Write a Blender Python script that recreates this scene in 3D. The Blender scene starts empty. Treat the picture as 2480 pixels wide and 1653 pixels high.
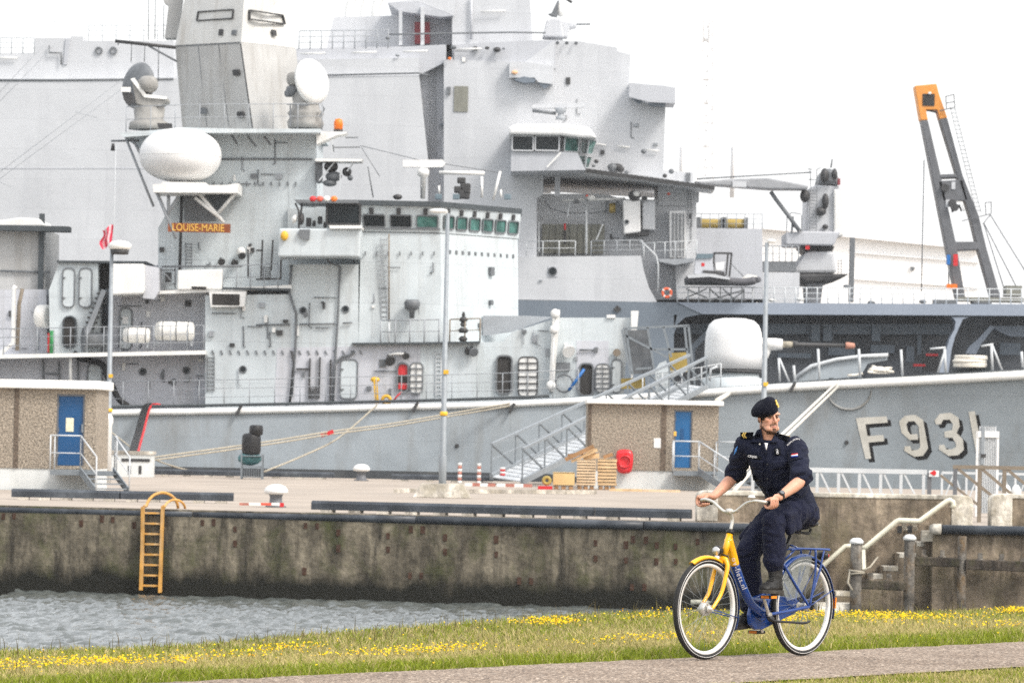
import bpy, bmesh, math, random
import numpy as np
from mathutils import Vector, Matrix, noise
from mathutils.bvhtree import BVHTree
HAZE = True
random.seed(7); np.random.seed(7)
SC = bpy.context.scene
COL = SC.collection
# ------------------------------------------------------------------ camera
F_PX = 10900.0            # focal length in pixels of a 2480 px wide frame
CAM_H = 1.58
PITCH = math.atan(219.5 / F_PX)
ROLL = math.radians(1.1)
cam_d = bpy.data.cameras.new('camera'); cam = bpy.data.objects.new('camera', cam_d); COL.objects.link(cam)
cam_d.sensor_width = 36.0; cam_d.lens = F_PX / 2480 * 36
cam_d.clip_start = 0.5; cam_d.clip_end = 6000
cam_d.dof.use_dof = True; cam_d.dof.focus_distance = 32.2; cam_d.dof.aperture_fstop = 11.5
FWD = Vector((0, math.cos(PITCH), math.sin(PITCH)))
_R0 = Vector((1, 0, 0)); _U0 = _R0.cross(FWD)
RGT = _R0 * math.cos(ROLL) + _U0 * math.sin(ROLL)
UPV = -_R0 * math.sin(ROLL) + _U0 * math.cos(ROLL)
EYE = Vector((0, 0, CAM_H))
m = Matrix.Identity(4)
for i in range(3):
    m[i][0] = RGT[i]; m[i][1] = UPV[i]; m[i][2] = -FWD[i]; m[i][3] = EYE[i]
cam.matrix_world = m
SC.camera = cam
# ------------------------------------------------------------------ sky, sun, exposure
SUN_EL, SUN_AZ = math.radians(48), math.radians(128)   # azimuth clockwise from +Y: from the right, a little behind the camera
world = bpy.data.worlds.new('World'); SC.world = world; world.use_nodes = True
nt = world.node_tree; nt.nodes.clear()
sky = nt.nodes.new('ShaderNodeTexSky'); sky.sky_type = 'NISHITA'; sky.sun_disc = False
sky.sun_elevation = SUN_EL; sky.sun_rotation = SUN_AZ; sky.dust_density = 6; sky.air_density = 1.2
bg1 = nt.nodes.new('ShaderNodeBackground'); bg1.inputs['Strength'].default_value = 0.05
nt.links.new(sky.outputs[0], bg1.inputs['Color'])
bg2 = nt.nodes.new('ShaderNodeBackground'); bg2.inputs['Color'].default_value = (1, 1, 1, 1); bg2.inputs['Strength'].default_value = 0.66
ads = nt.nodes.new('ShaderNodeAddShader'); wo = nt.nodes.new('ShaderNodeOutputWorld')
nt.links.new(bg1.outputs[0], ads.inputs[0]); nt.links.new(bg2.outputs[0], ads.inputs[1]); nt.links.new(ads.outputs[0], wo.inputs[0])
sun_d = bpy.data.lights.new('sun', 'SUN'); sun_d.energy = 1.5; sun_d.angle = math.radians(14); sun_d.color = (1, .97, .93)
sun = bpy.data.objects.new('sun', sun_d); COL.objects.link(sun)
sdir = Vector((math.sin(SUN_AZ) * math.cos(SUN_EL), math.cos(SUN_AZ) * math.cos(SUN_EL), math.sin(SUN_EL)))
sun.rotation_euler = sdir.to_track_quat('Z', 'Y').to_euler(); sun.location = (40, -20, 60)
vs = SC.view_settings
vs.view_transform = 'Standard'; vs.look = 'None'; vs.gamma = 1; vs.exposure = 0.86; vs.use_curve_mapping = False
SC.render.engine = 'CYCLES'
SC.cycles.use_denoising = False; SC.cycles.use_adaptive_sampling = False
SC.cycles.max_bounces = 5; SC.cycles.diffuse_bounces = 3; SC.cycles.glossy_bounces = 3
SC.cycles.transmission_bounces = 4; SC.cycles.transparent_max_bounces = 8; SC.cycles.volume_bounces = 0
# ------------------------------------------------------------------ photo-to-place surveying helpers
CROP = dict(A=(0, 0, .31893), B=(0, 450, .31893), C=(620, 0, .31893), D=(620, 450, .31893), E=(1240, 0, .31893), F=(1240, 450, .31893),
            G=(1860, 100, .31893), H=(1860, 500, .31893), I=(0, 850, .28704), K=(620, 850, .28704), M=(1240, 850, .28704),
            J=(0, 1200, .28891), L=(620, 1200, .28891), N=(1240, 1200, .28891), P=(1860, 1200, .28891), O=(1860, 900, .2635),
            S=(1600, 1180, .28061), T=(1680, 930, .2360), U=(1780, 940, .10204), V=(1800, 1250, .19135), X=(0, 0, 1.0))
def px(c, x, y):
    o = CROP[c]; return o[0] + x * o[2], o[1] + y * o[2]
def ray(a, b):
    return FWD + RGT * ((a - 1240) / F_PX) + UPV * ((826.5 - b) / F_PX)
def W(c, x, y, Y):
    d = ray(*px(c, x, y)); return EYE + d * (Y / d.y)
def G(c, x, y, z=0.0):
    d = ray(*px(c, x, y)); return EYE + d * ((z - CAM_H) / d.z)
def XZ(c, pts, Y):
    return [(w.x, w.z) for w in (W(c, x, y, Y) for x, y in pts)]
def mpp(Y): return Y / F_PX      # metres per photo pixel at a depth
# ------------------------------------------------------------------ objects
def lk(o): COL.objects.link(o); return o
def tag(o, label=None, cat=None, group=None, kind=None):
    if label: o['label'] = label
    if cat: o['category'] = cat
    if group: o['group'] = group
    if kind: o['kind'] = kind
    return o
WM = {}
def thing(name, loc, label, cat, group=None, rz=0.0):
    o = lk(bpy.data.objects.new(name, None)); o.empty_display_size = .2
    o.location = loc; o.rotation_euler = (0, 0, rz)
    WM[o] = Matrix.Translation(Vector(loc)) @ Matrix.Rotation(rz, 4, 'Z')
    return tag(o, label, cat, group)
def attach(o, parent, local=False):
    if parent is not None:
        o.parent = parent
        if local: WM[o] = WM[parent]
        else:
            o.matrix_parent_inverse = WM[parent].inverted(); WM[o] = Matrix.Identity(4)
    else: WM[o] = Matrix.Identity(4)
    return o
def dupe(o, parent, loc):
    """copy of one mesh object at another spot (shares its mesh)"""
    c = lk(o.copy()); c.parent = parent
    c.matrix_parent_inverse = WM[parent].inverted() if parent else Matrix.Identity(4)
    c.location = loc; WM[c] = Matrix.Translation(Vector(loc)); return c
class MB:
    def __init__(s): s.v = []; s.f = []; s.sm = []
    def add(s, vs, fs, smooth=False):
        n = len(s.v); s.v += [tuple(v) for v in vs]
        for f in fs: s.f.append(tuple(i + n for i in f)); s.sm.append(smooth)
        return s
    def box(s, x0, x1, y0, y1, z0, z1):
        v = [(x, y, z) for z in (z0, z1) for x, y in ((x0, y0), (x1, y0), (x1, y1), (x0, y1))]
        return s.add(v, [(0, 3, 2, 1), (4, 5, 6, 7), (0, 1, 5, 4), (1, 2, 6, 5), (2, 3, 7, 6), (3, 0, 4, 7)])
    def obox(s, c, ax, ay, az):
        c, ax, ay, az = Vector(c), Vector(ax), Vector(ay), Vector(az)
        v = [c + ax * a + ay * b + az * d for d in (-1, 1) for a, b in ((-1, -1), (1, -1), (1, 1), (-1, 1))]
        return s.add(v, [(0, 3, 2, 1), (4, 5, 6, 7), (0, 1, 5, 4), (1, 2, 6, 5), (2, 3, 7, 6), (3, 0, 4, 7)])
    def bar(s, p, q, w, h=None, up=(0, 0, 1)):
        p, q = Vector(p), Vector(q); h = h or w; d = q - p; L = d.length
        if L < 1e-6: return s
        d.normalize(); u = Vector(up)
        if abs(d.dot(u)) > .97: u = Vector((0, 1, 0))
        a = d.cross(u).normalized(); b = a.cross(d)
        return s.obox((p + q) / 2, d * L / 2, a * w / 2, b * h / 2)
    def tube(s, pts, r, n=8, caps=True, closed=False):
        pts = [Vector(p) for p in pts]; N = len(pts)
        rs = list(r) if isinstance(r, (list, tuple)) else [r] * N
        rings = []; prev = None
        for i, p in enumerate(pts):
            if closed: t = pts[(i + 1) % N] - pts[i - 1]
            else: t = pts[min(i + 1, N - 1)] - pts[max(i - 1, 0)]
            t = t.normalized() if t.length > 1e-9 else Vector((0, 0, 1))
            if prev is None:
                u = Vector((0, 0, 1)) if abs(t.z) < .9 else Vector((1, 0, 0))
                a = t.cross(u).normalized()
            else:
                a = prev - t * prev.dot(t)
                a = a.normalized() if a.length > 1e-6 else t.orthogonal().normalized()
            prev = a; b = t.cross(a)
            rr = rs[i]; ra, rb = rr if isinstance(rr, (list, tuple)) else (rr, rr)
            rings.append([p + a * (math.cos(k * 2 * math.pi / n) * ra) + b * (math.sin(k * 2 * math.pi / n) * rb) for k in range(n)])
        return s.loft(rings, caps and not closed, closed)
    def loft(s, rings, caps=True, closed=False, smooth=True):
        n = len(rings[0]); base = len(s.v); R = len(rings)
        for r in rings: s.v += [tuple(v) for v in r]
        for i in range(R if closed else R - 1):
            j = (i + 1) % R
            for k in range(n):
                l = (k + 1) % n
                s.f.append((base + i * n + k, base + i * n + l, base + j * n + l, base + j * n + k)); s.sm.append(smooth)
        if caps and not closed:
            s.f.append(tuple(base + k for k in reversed(range(n)))); s.sm.append(False)
            s.f.append(tuple(base + (R - 1) * n + k for k in range(n))); s.sm.append(False)
        return s
    def prism(s, poly, y0, y1, poly2=None):
        """outline in x,z pushed from y0 to y1; poly2 = outline at y1"""
        n = len(poly); q = poly2 or poly
        v = [(x, y0, z) for x, z in poly] + [(x, y1, z) for x, z in q]
        f = [tuple(range(n)), tuple(range(2 * n - 1, n - 1, -1))] + [(i, i + n, (i + 1) % n + n, (i + 1) % n) for i in range(n)]
        return s.add(v, f)
    def plan(s, poly, z0, z1, poly2=None):
        n = len(poly); q = poly2 or poly
        v = [(x, y, z0) for x, y in poly] + [(x, y, z1) for x, y in q]
        f = [tuple(range(n)), tuple(range(2 * n - 1, n - 1, -1))] + [(i, i + n, (i + 1) % n + n, (i + 1) % n) for i in range(n)]
        return s.add(v, f)
    def lathe(s, prof, c, axis=(0, 0, 1), n=20, caps=True):
        """prof: list of (radius, height along axis)"""
        ax = Vector(axis).normalized(); a = ax.orthogonal().normalized(); b = ax.cross(a); c = Vector(c)
        rings = [[c + ax * h + (a * math.cos(k * 2 * math.pi / n) + b * math.sin(k * 2 * math.pi / n)) * r for k in range(n)] for r, h in prof]
        return s.loft(rings, caps)
    def ell(s, c, rad, n=20, mm=12, rot=None, pw=1.0):
        c = Vector(c); rings = []
        for i in range(mm + 1):
            t = -math.pi / 2 + math.pi * i / mm; ct, st = max(math.cos(t), 1e-4), math.sin(t)
            ct = ct ** pw; st = math.copysign(abs(st) ** pw, st)
            ring = []
            for k in range(n):
                p = Vector((math.cos(k * 2 * math.pi / n) * ct * rad[0], math.sin(k * 2 * math.pi / n) * ct * rad[1], st * rad[2]))
                if rot is not None: p = rot @ p
                ring.append(c + p)
            rings.append(ring)
        return s.loft(rings, True)
    def torus(s, c, R, r, axis=(0, 0, 1), n=32, k=8, a0=0, a1=2 * math.pi, ref=None):
        ax = Vector(axis).normalized(); a = (Vector(ref) if ref else ax.orthogonal()).normalized(); b = ax.cross(a); c = Vector(c)
        full = abs(a1 - a0 - 2 * math.pi) < 1e-6; cnt = n if full else n + 1
        pts = [c + (a * math.cos(a0 + (a1 - a0) * i / n) + b * math.sin(a0 + (a1 - a0) * i / n)) * R for i in range(cnt)]
        return s.tube(pts, r, k, closed=full)
    def build(s, name, mt, parent=None, local=False, bevel=0, subd=0, fix=True):
        me = bpy.data.meshes.new(name); me.from_pydata(s.v, [], s.f)
        me.polygons.foreach_set('use_smooth', s.sm)
        if fix:
            bm = bmesh.new(); bm.from_mesh(me); bmesh.ops.recalc_face_normals(bm, faces=bm.faces); bm.to_mesh(me); bm.free()
        me.update()
        if mt: me.materials.append(M[mt] if isinstance(mt, str) else mt)
        o = lk(bpy.data.objects.new(name, me))
        if bevel:
            b = o.modifiers.new('bevel', 'BEVEL'); b.width = bevel; b.segments = 2; b.limit_method = 'ANGLE'; b.harden_normals = False
        if subd:
            b = o.modifiers.new('sub', 'SUBSURF'); b.levels = subd; b.render_levels = subd
        return attach(o, parent, local)
def bez(pts, n=8):
    """smooth open curve through points (Catmull-Rom)"""
    P = [Vector(p) for p in pts]; out = []
    for i in range(len(P) - 1):
        p0 = P[max(i - 1, 0)]; p1 = P[i]; p2 = P[i + 1]; p3 = P[min(i + 2, len(P) - 1)]
        for k in range(n):
            t = k / n
            out.append(.5 * ((2 * p1) + (p2 - p0) * t + (2 * p0 - 5 * p1 + 4 * p2 - p3) * t * t + (3 * p1 - p0 - 3 * p2 + p3) * t ** 3))
    out.append(P[-1]); return out
def rrect(x0, x1, z0, z1, r, n=4):
    out = []
    for cx, cz, a in ((x1 - r, z1 - r, 0), (x0 + r, z1 - r, 90), (x0 + r, z0 + r, 180), (x1 - r, z0 + r, 270)):
        for k in range(n + 1):
            t = math.radians(a + 90 * k / n); out.append((cx + r * math.cos(t), cz + r * math.sin(t)))
    return out
def text_on(name, body, size, mt, parent, mw, ext=.01, local=False):
    cu = bpy.data.curves.new(name, 'FONT'); cu.body = body; cu.size = size; cu.extrude = ext; cu.align_x = 'CENTER'; cu.align_y = 'CENTER'; cu.resolution_u = 3
    tmp = bpy.data.objects.new(name + '_tmp', cu); COL.objects.link(tmp); dg = bpy.context.evaluated_depsgraph_get(); me = bpy.data.meshes.new_from_object(tmp.evaluated_get(dg))
    bpy.data.objects.remove(tmp); me.transform(mw); me.materials.clear(); me.materials.append(M[mt]); me.name = name
    return attach(lk(bpy.data.objects.new(name, me)), parent, local)
# ------------------------------------------------------------------ materials
M = {}
def srgb(r, g, b):
    f = lambda c: (c / 255 / 12.92) if c / 255 <= .04045 else ((c / 255 + .055) / 1.055) ** 2.4
    return (f(r), f(g), f(b))
def mat(name, col, rough=.6, metal=0.0, var=.1, scale=2.0, bump=0.0, bscale=30.0, streak=None, streak_amt=.5, streak_scale=(1.2, 1.2, .06),
        trans=0.0, alpha=1.0, coat=0.0, spec=.5, sheen=0, local=False, emis=0, detail=4, ior=1.45, var2=None, plates=None):
    mt = bpy.data.materials.new(name); mt.use_nodes = True; n = mt.node_tree.nodes; l = mt.node_tree.links
    b = n['Principled BSDF']
    b.inputs['Roughness'].default_value = rough; b.inputs['Metallic'].default_value = metal
    b.inputs['Specular IOR Level'].default_value = spec; b.inputs['IOR'].default_value = ior
    b.inputs['Transmission Weight'].default_value = trans; b.inputs['Alpha'].default_value = alpha
    b.inputs['Coat Weight'].default_value = coat; b.inputs['Coat Roughness'].default_value = .1
    b.inputs['Sheen Weight'].default_value = sheen
    c = tuple(col) + (1,)
    if local: g = n.new('ShaderNodeTexCoord'); pos = g.outputs['Object']
    else: g = n.new('ShaderNodeNewGeometry'); pos = g.outputs['Position']
    out = None
    if var > 0:
        nz = n.new('ShaderNodeTexNoise'); nz.inputs['Scale'].default_value = scale; nz.inputs['Detail'].default_value = detail
        l.new(pos, nz.inputs['Vector'])
        mr = n.new('ShaderNodeMapRange'); mr.inputs[1].default_value = .3; mr.inputs[2].default_value = .7
        l.new(nz.outputs['Fac'], mr.inputs[0])
        mx = n.new('ShaderNodeMix'); mx.data_type = 'RGBA'
        l.new(mr.outputs[0], mx.inputs[0])
        lo = var2 or tuple(x * (1 - var) for x in col)
        mx.inputs[6].default_value = tuple(lo) + (1,); mx.inputs[7].default_value = tuple(min(1, x * (1 + var)) for x in col) + (1,)
        out = mx.outputs[2]
    if streak:
        mp = n.new('ShaderNodeMapping'); mp.inputs['Scale'].default_value = streak_scale; l.new(pos, mp.inputs['Vector'])
        nz = n.new('ShaderNodeTexNoise'); nz.inputs['Scale'].default_value = 1.0; nz.inputs['Detail'].default_value = 6; nz.inputs['Roughness'].default_value = .65
        l.new(mp.outputs[0], nz.inputs['Vector'])
        mr = n.new('ShaderNodeMapRange'); mr.inputs[1].default_value = .5; mr.inputs[2].default_value = .75; mr.inputs[4].default_value = streak_amt
        l.new(nz.outputs['Fac'], mr.inputs[0])
        mx = n.new('ShaderNodeMix'); mx.data_type = 'RGBA'; l.new(mr.outputs[0], mx.inputs[0])
        if out: l.new(out, mx.inputs[6])
        else: mx.inputs[6].default_value = c
        mx.inputs[7].default_value = tuple(streak) + (1,)
        out = mx.outputs[2]
    if plates:
        sp = n.new('ShaderNodeSeparateXYZ'); cb = n.new('ShaderNodeCombineXYZ'); l.new(pos, sp.inputs[0]); l.new(sp.outputs[0], cb.inputs[0]); l.new(sp.outputs[2], cb.inputs[1])
        bk = n.new('ShaderNodeTexBrick'); l.new(cb.outputs[0], bk.inputs['Vector']); w_, h_, amt = plates
        for k, v_ in (('Scale', 1), ('Brick Width', w_), ('Row Height', h_), ('Mortar Size', .012 * h_), ('Mortar Smooth', .4)): bk.inputs[k].default_value = v_
        for k, v_ in (('Color1', 1), ('Color2', 1 - amt), ('Mortar', 1 - 2.4 * amt)): bk.inputs[k].default_value = (v_, v_, v_ + .01, 1)
        mx = n.new('ShaderNodeMix'); mx.data_type = 'RGBA'; mx.blend_type = 'MULTIPLY'; mx.inputs[0].default_value = 1; l.new(out, mx.inputs[6]); l.new(bk.outputs['Color'], mx.inputs[7]); out = mx.outputs[2]
    if out: l.new(out, b.inputs['Base Color'])
    else: b.inputs['Base Color'].default_value = c
    if bump > 0:
        nz = n.new('ShaderNodeTexNoise'); nz.inputs['Scale'].default_value = bscale; nz.inputs['Detail'].default_value = 3
        l.new(pos, nz.inputs['Vector'])
        bp = n.new('ShaderNodeBump'); bp.inputs['Strength'].default_value = 1; bp.inputs['Distance'].default_value = bump
        l.new(nz.outputs['Fac'], bp.inputs['Height']); l.new(bp.outputs[0], b.inputs['Normal'])
    if emis:
        b.inputs['Emission Color'].default_value = c; b.inputs['Emission Strength'].default_value = emis
    M[name] = mt; return mt
def vmat(name, rough=.7, spec=.3, attr='Col', sub=0.0, bump=0, bscale=60, trl=0.0):
    """material that takes its colour from a colour attribute of the mesh"""
    mt = bpy.data.materials.new(name); mt.use_nodes = True; n = mt.node_tree.nodes; l = mt.node_tree.links
    b = n['Principled BSDF']; b.inputs['Roughness'].default_value = rough; b.inputs['Specular IOR Level'].default_value = spec
    a = n.new('ShaderNodeAttribute'); a.attribute_name = attr; l.new(a.outputs['Color'], b.inputs['Base Color'])
    if sub: b.inputs['Subsurface Weight'].default_value = sub; b.inputs['Subsurface Radius'].default_value = (.01, .004, .002)
    if bump:
        g = n.new('ShaderNodeNewGeometry'); nz = n.new('ShaderNodeTexNoise'); nz.inputs['Scale'].default_value = bscale
        l.new(g.outputs['Position'], nz.inputs['Vector']); bp = n.new('ShaderNodeBump'); bp.inputs['Distance'].default_value = bump
        l.new(nz.outputs['Fac'], bp.inputs['Height']); l.new(bp.outputs[0], b.inputs['Normal'])
    if trl:
        t = n.new('ShaderNodeBsdfTranslucent'); l.new(a.outputs['Color'], t.inputs['Color'])
        mx = n.new('ShaderNodeMixShader'); mx.inputs[0].default_value = trl
        l.new(b.outputs[0], mx.inputs[1]); l.new(t.outputs[0], mx.inputs[2]); l.new(mx.outputs[0], n['Material Output'].inputs[0])
    M[name] = mt; return mt
GREY_STAIN = (.30, .29, .27)
mat('frig', (.53, .58, .595), .55, var=.09, scale=.8, streak=GREY_STAIN, streak_amt=.5, streak_scale=(1.6, 1.6, .12), bump=.03, bscale=.9, plates=(2.9, 1.7, .07))
mat('frig_side', (.51, .525, .56), .55, var=.10, scale=.6, streak=GREY_STAIN, streak_amt=.55, streak_scale=(1.6, 1.6, .12), bump=.03, bscale=.9, plates=(2.6, 1.7, .07))
mat('frig_hull', (.33, .37, .395), .5, var=.10, scale=.5, streak=(.20, .19, .165), streak_amt=.6, streak_scale=(.9, .9, .16), bump=.05, bscale=.6, plates=(4.2, 1.15, .06))
mat('mast', (.42, .42, .41), .6, var=.10, scale=.9, streak=(.22, .20, .17), streak_amt=.55, streak_scale=(1.6, 1.6, .1))
mat('boot', (.055, .06, .065), .55, var=.25, scale=1.2, streak=(.16, .16, .15), streak_amt=.4, streak_scale=(.5, .5, .5))
mat('ship_white', (.74, .74, .72), .5, var=.05, scale=1.5, streak=(.5, .48, .43), streak_amt=.4, streak_scale=(2, 2, .3))
mat('white', (.74, .74, .735), .5, var=.05, scale=1.2, streak=(.5, .5, .48), streak_amt=.3, streak_scale=(1.5, 1.5, .3))
mat('ship_dark', (.05, .06, .066), .6, var=.15)
mat('fit', (.135, .145, .155), .55, var=.15, scale=4)
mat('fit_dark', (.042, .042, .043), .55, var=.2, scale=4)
mat('rail', (.52, .545, .56), .5, var=.08)
mat('railg', (.30, .32, .34), .5, var=.08)
mat('black', (.012, .012, .013), .5, var=.2)
mat('rubber', (.02, .02, .022), .75, var=.3, scale=3)
mat('void', (.03, .028, .026), .8, var=.3, scale=1.5)
mat('glass', (.012, .017, .02), .25, var=0, spec=.25)
mat('glass_green', (.05, .13, .115), .2, var=.75, scale=1.6, spec=.35)
mat('orange', (.75, .17, .01), .35, var=.1)
mat('red', (.55, .02, .025), .4, var=.12, scale=2)
mat('redlt', (.62, .10, .06), .45, var=.1)
mat('yellow', (.72, .42, .03), .45, var=.15, scale=5)
mat('green', (.02, .22, .06), .5, var=.1)
mat('bluep', (.01, .13, .40), .4, var=.1)
mat('lpd', (.53, .545, .56), .55, var=.05, scale=.25, streak=(.32, .33, .35), streak_amt=.38, streak_scale=(.55, .55, .06), bump=.04, bscale=.5, plates=(5.2, 1.9, .05))
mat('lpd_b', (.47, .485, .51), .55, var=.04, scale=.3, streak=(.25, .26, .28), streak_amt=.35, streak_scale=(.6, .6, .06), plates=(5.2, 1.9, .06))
mat('lpd_hull', (.145, .175, .21), .5, var=.06, scale=.4, streak=(.20, .22, .25), streak_amt=.25)
mat('lpd_band', (.27, .31, .375), .5, var=.05, scale=.3)
mat('tarp', (.20, .20, .17), .8, var=.12, scale=3)
mat('raft', (.80, .79, .75), .5, var=.05)
mat('ochre', (.36, .26, .06), .6, var=.15, scale=3)
mat('wood_sign', (.22, .055, .012), .4, var=.2, scale=6)
mat('gold', (.85, .50, .10), .35, metal=.4, var=.15, scale=8)
mat('rope', (.37, .335, .265), .85, var=.2, scale=8, bump=.01, bscale=40)
mat('rope_w', (.72, .68, .60), .85, var=.12, scale=8)
mat('galv', (.25, .275, .295), .5, metal=.1, var=.1, scale=6)
mat('galv_dark', (.20, .225, .245), .45, metal=.3, var=.1, scale=6)
mat('steel_grey', (.12, .125, .135), .5, var=.12)
mat('gear', (.27, .265, .25), .6, var=.2, scale=3)
mat('tip', (.70, .28, .05), .5, var=.1, scale=2)
# ================================================================== setting
def nodes_of(mt): return mt.node_tree.nodes, mt.node_tree.links
def concrete(name, base, dark, moss, z_tide=None, sc=1.0):
    mt = bpy.data.materials.new(name); mt.use_nodes = True; n, l = nodes_of(mt); b = n['Principled BSDF']
    b.inputs['Roughness'].default_value = .85; b.inputs['Specular IOR Level'].default_value = .25
    g = n.new('ShaderNodeNewGeometry'); pos = g.outputs['Position']
    def nz(scale, mapping=(1, 1, 1), det=5, ro=.6):
        mp = n.new('ShaderNodeMapping'); mp.inputs['Scale'].default_value = mapping; l.new(pos, mp.inputs['Vector'])
        t = n.new('ShaderNodeTexNoise'); t.inputs['Scale'].default_value = scale; t.inputs['Detail'].default_value = det; t.inputs['Roughness'].default_value = ro
        l.new(mp.outputs[0], t.inputs['Vector']); return t.outputs['Fac']
    def rng(x, a, b_, lo=0, hi=1):
        r = n.new('ShaderNodeMapRange'); r.inputs[1].default_value = a; r.inputs[2].default_value = b_; r.inputs[3].default_value = lo; r.inputs[4].default_value = hi
        l.new(x, r.inputs[0]); return r.outputs[0]
    def mix(f, a, c):
        x = n.new('ShaderNodeMix'); x.data_type = 'RGBA'; l.new(f, x.inputs[0])
        for s, i in ((a, 6), (c, 7)):
            if isinstance(s, tuple): x.inputs[i].default_value = s + (1,)
            else: l.new(s, x.inputs[i])
        return x.outputs[2]
    c = mix(rng(nz(1.15 * sc, (1, 1, .8), 8, .7), .36, .66), tuple(x * .4 for x in base), tuple(x * 2.35 for x in base))
    c = mix(rng(nz(9 * sc, det=3), .35, .7, 0, .45), c, tuple(x * .45 for x in base))
    c = mix(rng(nz(1.0, (2.2 * sc, 2.2 * sc, .34 * sc), 7, .72), .47, .64, 0, .88), c, dark)
    c = mix(rng(nz(1.0, (1.0 * sc, 1.0 * sc, .7 * sc), 6, .7), .5, .68, 0, .75), c, moss)
    c = mix(rng(nz(1.0, (.5, .5, 14.0)), .55, .7, 0, .3), c, dark)
    c = mix(rng(nz(22 * sc, det=2), .66, .74, 0, .35), c, tuple(min(1, x * 2) for x in base))
    if z_tide is not None:
        sp = n.new('ShaderNodeSeparateXYZ'); l.new(pos, sp.inputs[0])
        ad = n.new('ShaderNodeMath'); ad.operation = 'ADD'; l.new(sp.outputs[2], ad.inputs[0])
        l.new(rng(nz(1.0, (1.3, 1.3, .6)), .2, .8, -.34, .34), ad.inputs[1])
        c = mix(rng(ad.outputs[0], z_tide - .30, z_tide + .12, 1, 0), c, (.016, .016, .012))
    l.new(c, b.inputs['Base Color'])
    bp = n.new('ShaderNodeBump'); bp.inputs['Distance'].default_value = .03; l.new(nz(7 * sc), bp.inputs['Height']); l.new(bp.outputs[0], b.inputs['Normal'])
    M[name] = mt
concrete('quay_wall', (.148, .128, .094), (.024, .022, .018), (.078, .088, .03), z_tide=-1.78)
concrete('wall_conc', (.21, .17, .125), (.09, .072, .055), (.15, .13, .075))
concrete('cap_conc', (.50, .47, .41), (.28, .25, .20), (.34, .29, .18))
concrete('footing', (.42, .39, .34), (.22, .20, .17), (.30, .27, .2))
concrete('timber', (.065, .053, .042), (.022, .019, .016), (.06, .06, .025), sc=2)
concrete('pile', (.15, .138, .12), (.05, .044, .038), (.20, .12, .045), sc=2)
mat('quay_top', (.34, .29, .24), .9, var=.16, scale=.35, streak=(.30, .27, .23), streak_amt=.7, streak_scale=(.06, .9, 1), bump=.01, bscale=8)
mat('tube_black', (.035, .042, .052), .42, var=.35, scale=1.6, streak=(.16, .18, .2), streak_amt=.5, streak_scale=(1.5, 1.5, 1.5))
mat('ladder', (.52, .27, .06), .6, var=.25, scale=5, streak=(.55, .45, .3), streak_amt=.6, streak_scale=(4, 4, 1))
mat('pebble', (.31, .265, .21), .9, var=.6, scale=20, bump=.04, bscale=20, detail=2, streak=(.10, .08, .062), streak_amt=.75, streak_scale=(14, 14, 11))
mat('pebble_shade', (.13, .10, .075), .9, var=.4, scale=16, bump=.03, bscale=22, detail=3)  # darker pebbledash, its colour stands in for shade in a wall groove
mat('plinth', (.62, .64, .63), .7, var=.08, scale=1.2, streak=(.42, .43, .40), streak_amt=.4, streak_scale=(2, 2, .4))
mat('roof_white', (.80, .80, .77), .6, var=.06, scale=2, streak=(.55, .48, .36), streak_amt=.5, streak_scale=(1.5, 1.5, 2))
mat('door_blue', (.005, .065, .18), .45, var=.12, scale=1.5)
mat('door_blue2', (.008, .10, .26), .45, var=.10, scale=1.5)
mat('paper', (.72, .70, .52), .6, var=.2, scale=9)
mat('pale_wood', (.62, .44, .25), .75, var=.22, scale=3, streak=(.36, .22, .10), streak_amt=.5, streak_scale=(.8, .8, 12))
mat('pale_wood2', (.66, .50, .33), .75, var=.2, scale=4, streak=(.38, .25, .14), streak_amt=.5, streak_scale=(.8, .8, 12))
mat('brown_wood', (.30, .17, .08), .75, var=.3, scale=4)
mat('brown_rail', (.20, .165, .125), .6, var=.15, scale=5)
mat('red_box', (.62, .012, .02), .3, var=.08, scale=2, coat=.3)
mat('cream_rail', (.66, .64, .52), .5, var=.08, scale=4)

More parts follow.
